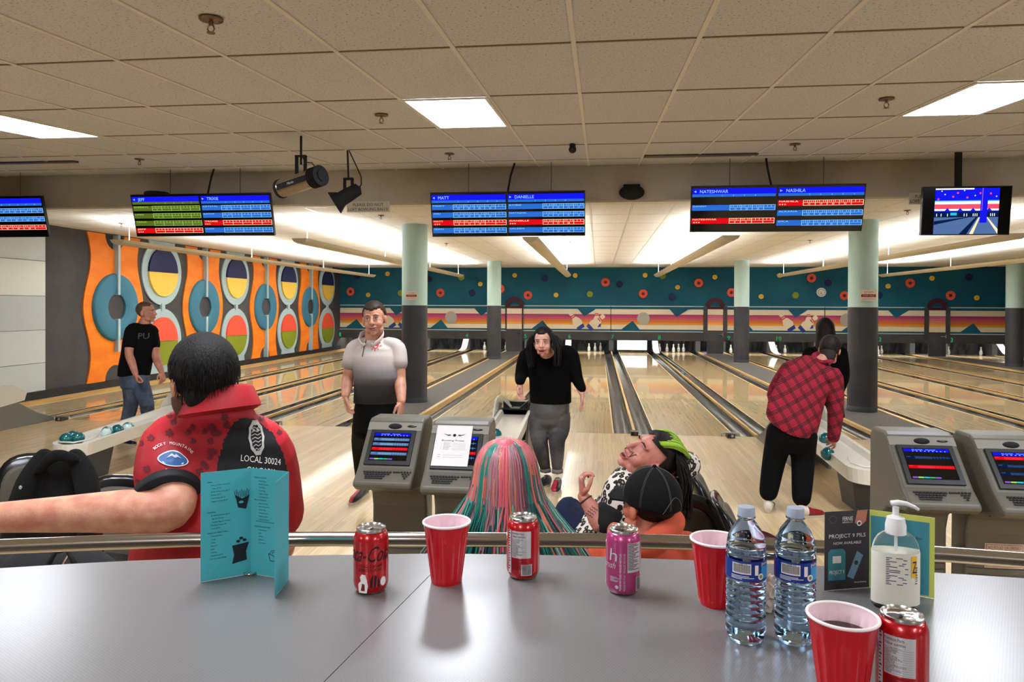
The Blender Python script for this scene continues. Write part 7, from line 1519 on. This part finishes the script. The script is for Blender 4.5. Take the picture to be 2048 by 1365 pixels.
for i, t in enumerate(('for', 'o', 'o', 'g', 's', 'd', 's')): F.text(t, w2*.72, h*(.70-.11*i)-(.04 if i else 0), h*.045, 1, 2)
for i, t in enumerate('DLLETS'): F.text(t, w2*.06, h*(.6-.08*i), h*.04, 1, 2)
m.build('sheet_print', [mat('sheet_teal', (62, 138, 152), .4), mat('sheet_ink', (16, 50, 70), .6)], o)
# crumpled napkin
nb = M(); q = onz(1538, 1222, ZC); nb.ell((q.x, q.y, ZC+.032), (.02, .02, .032), seg=18, rings=12)
for v in nb.v: 
    d = (v-Vector((q.x, q.y, ZC+.032))); v += d*(.35*math.sin(v.z*300+v.x*250)*math.cos(v.y*280)); v.z = max(v.z, ZC+.001)
tag(nb.build('crumpled_napkin', mat('napkin', (212, 192, 176), .9)), 'crumpled tan napkin between the two water bottles', 'napkin')
# folded menu
m_mt = mat('menu_teal', (74, 178, 190), .6); m_mtd = mat('menu_ink', (10, 44, 52), .7); m_mi2 = mat('menu_dark', (18, 26, 36), .7)
A = onz(401, 1166, ZC); B = onz(501.5, 1148.6, ZC); C_ = onz(577, 1161, ZC); D = onz(549, 1197, ZC)
for q in (A, B, C_, D): q.z = ZC+.001
hm = .214
o = thing('folded_menu', 'teal three-fold paper menu standing open on the counter', 'menu', B)
for i, (P_, Q_) in enumerate(((A, B), (B, C_), (C_, D))):
    m = M(); w = quadpanel(m, P_, Q_, hm, .0004); m.build('menu_panel', m_mt, o)
    m = M()
    if i < 2: F = Flat(m, P_, Q_-P_, (0, 0, 1), .0004)
    else: F = Flat(m, D, P_-D, (0, 0, 1), .0004) if 0 else Flat(m, P_, Q_-P_, (0, 0, 1), .0004)
    h = hm
    def lst(x, y, head, items, ind=.05):
        F.text(head, x, y, h*.014, 0, 2)
        for k, t in enumerate(items): F.text('- '+t, x+w*ind, y-h*.030*(k+1), h*.0115, 0, 2)
    if i == 0:
        lst(w*.13, h*.90, 'Sides:', ('Fries or Tater Tots $4.50', '  Gravy $1.50', 'Sweet Potato Fries $5.75', 'Poutine $7.75', 'Onion Rings $6.50', 'Veggies and Dip $6.50'))
        lst(w*.13, h*.62, 'Breakfast:', ('Breakfast Sandwich $6.75', '  Egg and Cheese', '  Sausage, Egg and Cheese', 'Breakfast Poutine $9', 'Toast $3.75'))
        lst(w*.13, h*.43, 'Sweet and Salty Chips:', ('Chocolate Bars', 'Candy', 'Chips', 'Popcorn', 'Jerky', 'Peanuts', 'Starting at $1.75')); F.text('- Hot Chocolate $3.00', w*.16, h*.19, h*.0115, 0, 2)
        F.poly([(w*.68, h*.76), (w*.74, h*.64), (w*.90, h*.62), (w*.97, h*.75), (w*.82, h*.72)], 1, 2); F.disc(w*.80, h*.69, w*.05, 2, 3, 16, ry=h*.012)
        for k in range(9): F.line([(w*(.69+.032*k), h*.735), (w*(.66+.037*k), h*(.80+.012*math.sin(k*2)))], h*.004, 0, 2)
        F.poly([(w*.62, h*.12), (w*.92, h*.14), (w*.90, h*.22), (w*.96, h*.305), (w*.62, h*.29), (w*.66, h*.2)], 1, 2)
        for dx, dy in ((.74, .325), (.80, .35), (.87, .33)): F.disc(w*dx, h*dy, w*.04, 1, 3, 12, ry=h*.013)
    elif i == 1:
        lst(w*.10, h*.91, 'Platter #1 $29.99', ('Onion Rings', 'Popcorn Chicken', 'Tater Tots', 'Corn Dogs', 'Veggies and Dip', 'Yam Potato Fries'), .1); lst(w*.10, h*.70, 'Platter #2 $30.00', ('Popcorn Shrimp', 'Sweet Potato Fries', 'Onion Rings', 'Mozzarella Sticks', 'Veggies and Dip', 'Wings and Cheese'), .1)
        F.text('NO SUBSTITUTIONS AVAILABLE ON PLATTERS', w*.5, h*.50, h*.010, 0, 2, al='c', w=w*.7); lst(w*.10, h*.45, 'Loaded Nachos $13.99', ('Ground Beef', 'Salsa', 'Onions', 'Jalapenos', 'Sour Cream'), .1)
        for k in range(3): F.line([(w*(.62+.13*k)+w*.1*math.cos(a), h*(.215+(.02 if k == 1 else 0))+h*.035*math.sin(a)) for a in [PI*j/10 for j in range(11)]], h*.004, 1, 2); F.line([(w*(.62+.13*k)+w*.05*math.cos(a), h*.215+h*.02*math.sin(a)) for a in [PI*j/10 for j in range(11)]], h*.004, 1, 2)
        F.line([(w*.48, h*.215), (w*.52, h*.15), (w*.94, h*.15), (w*.98, h*.215), (w*.75, h*.18), (w*.48, h*.215)], h*.005, 1, 2)
    else:
        for k in range(26): F.line([(w*.25, h*(.82-.022*k-(.05 if k > 12 else 0))), (w*(.7+.15*math.sin(k*1.7)), h*(.82-.022*k-(.05 if k > 12 else 0)))], h*.006, 0, 2)
        for k in range(3): F.line([(w*.35, h*(.13+.02*k)), (w*.7, h*(.17+.02*k))], h*.006, 1, 2)
    m.build('menu_print', [m_mtd, m_mi2, m_mt], o)
M().tube([(B.x+.0+.012*math.cos(t), B.y-.002+.010*math.sin(t), ZC+.0035) for t in [2*PI*k/24 for k in range(25)]], .0022, 8).build('ring_base', m_ss, o, smooth=True)
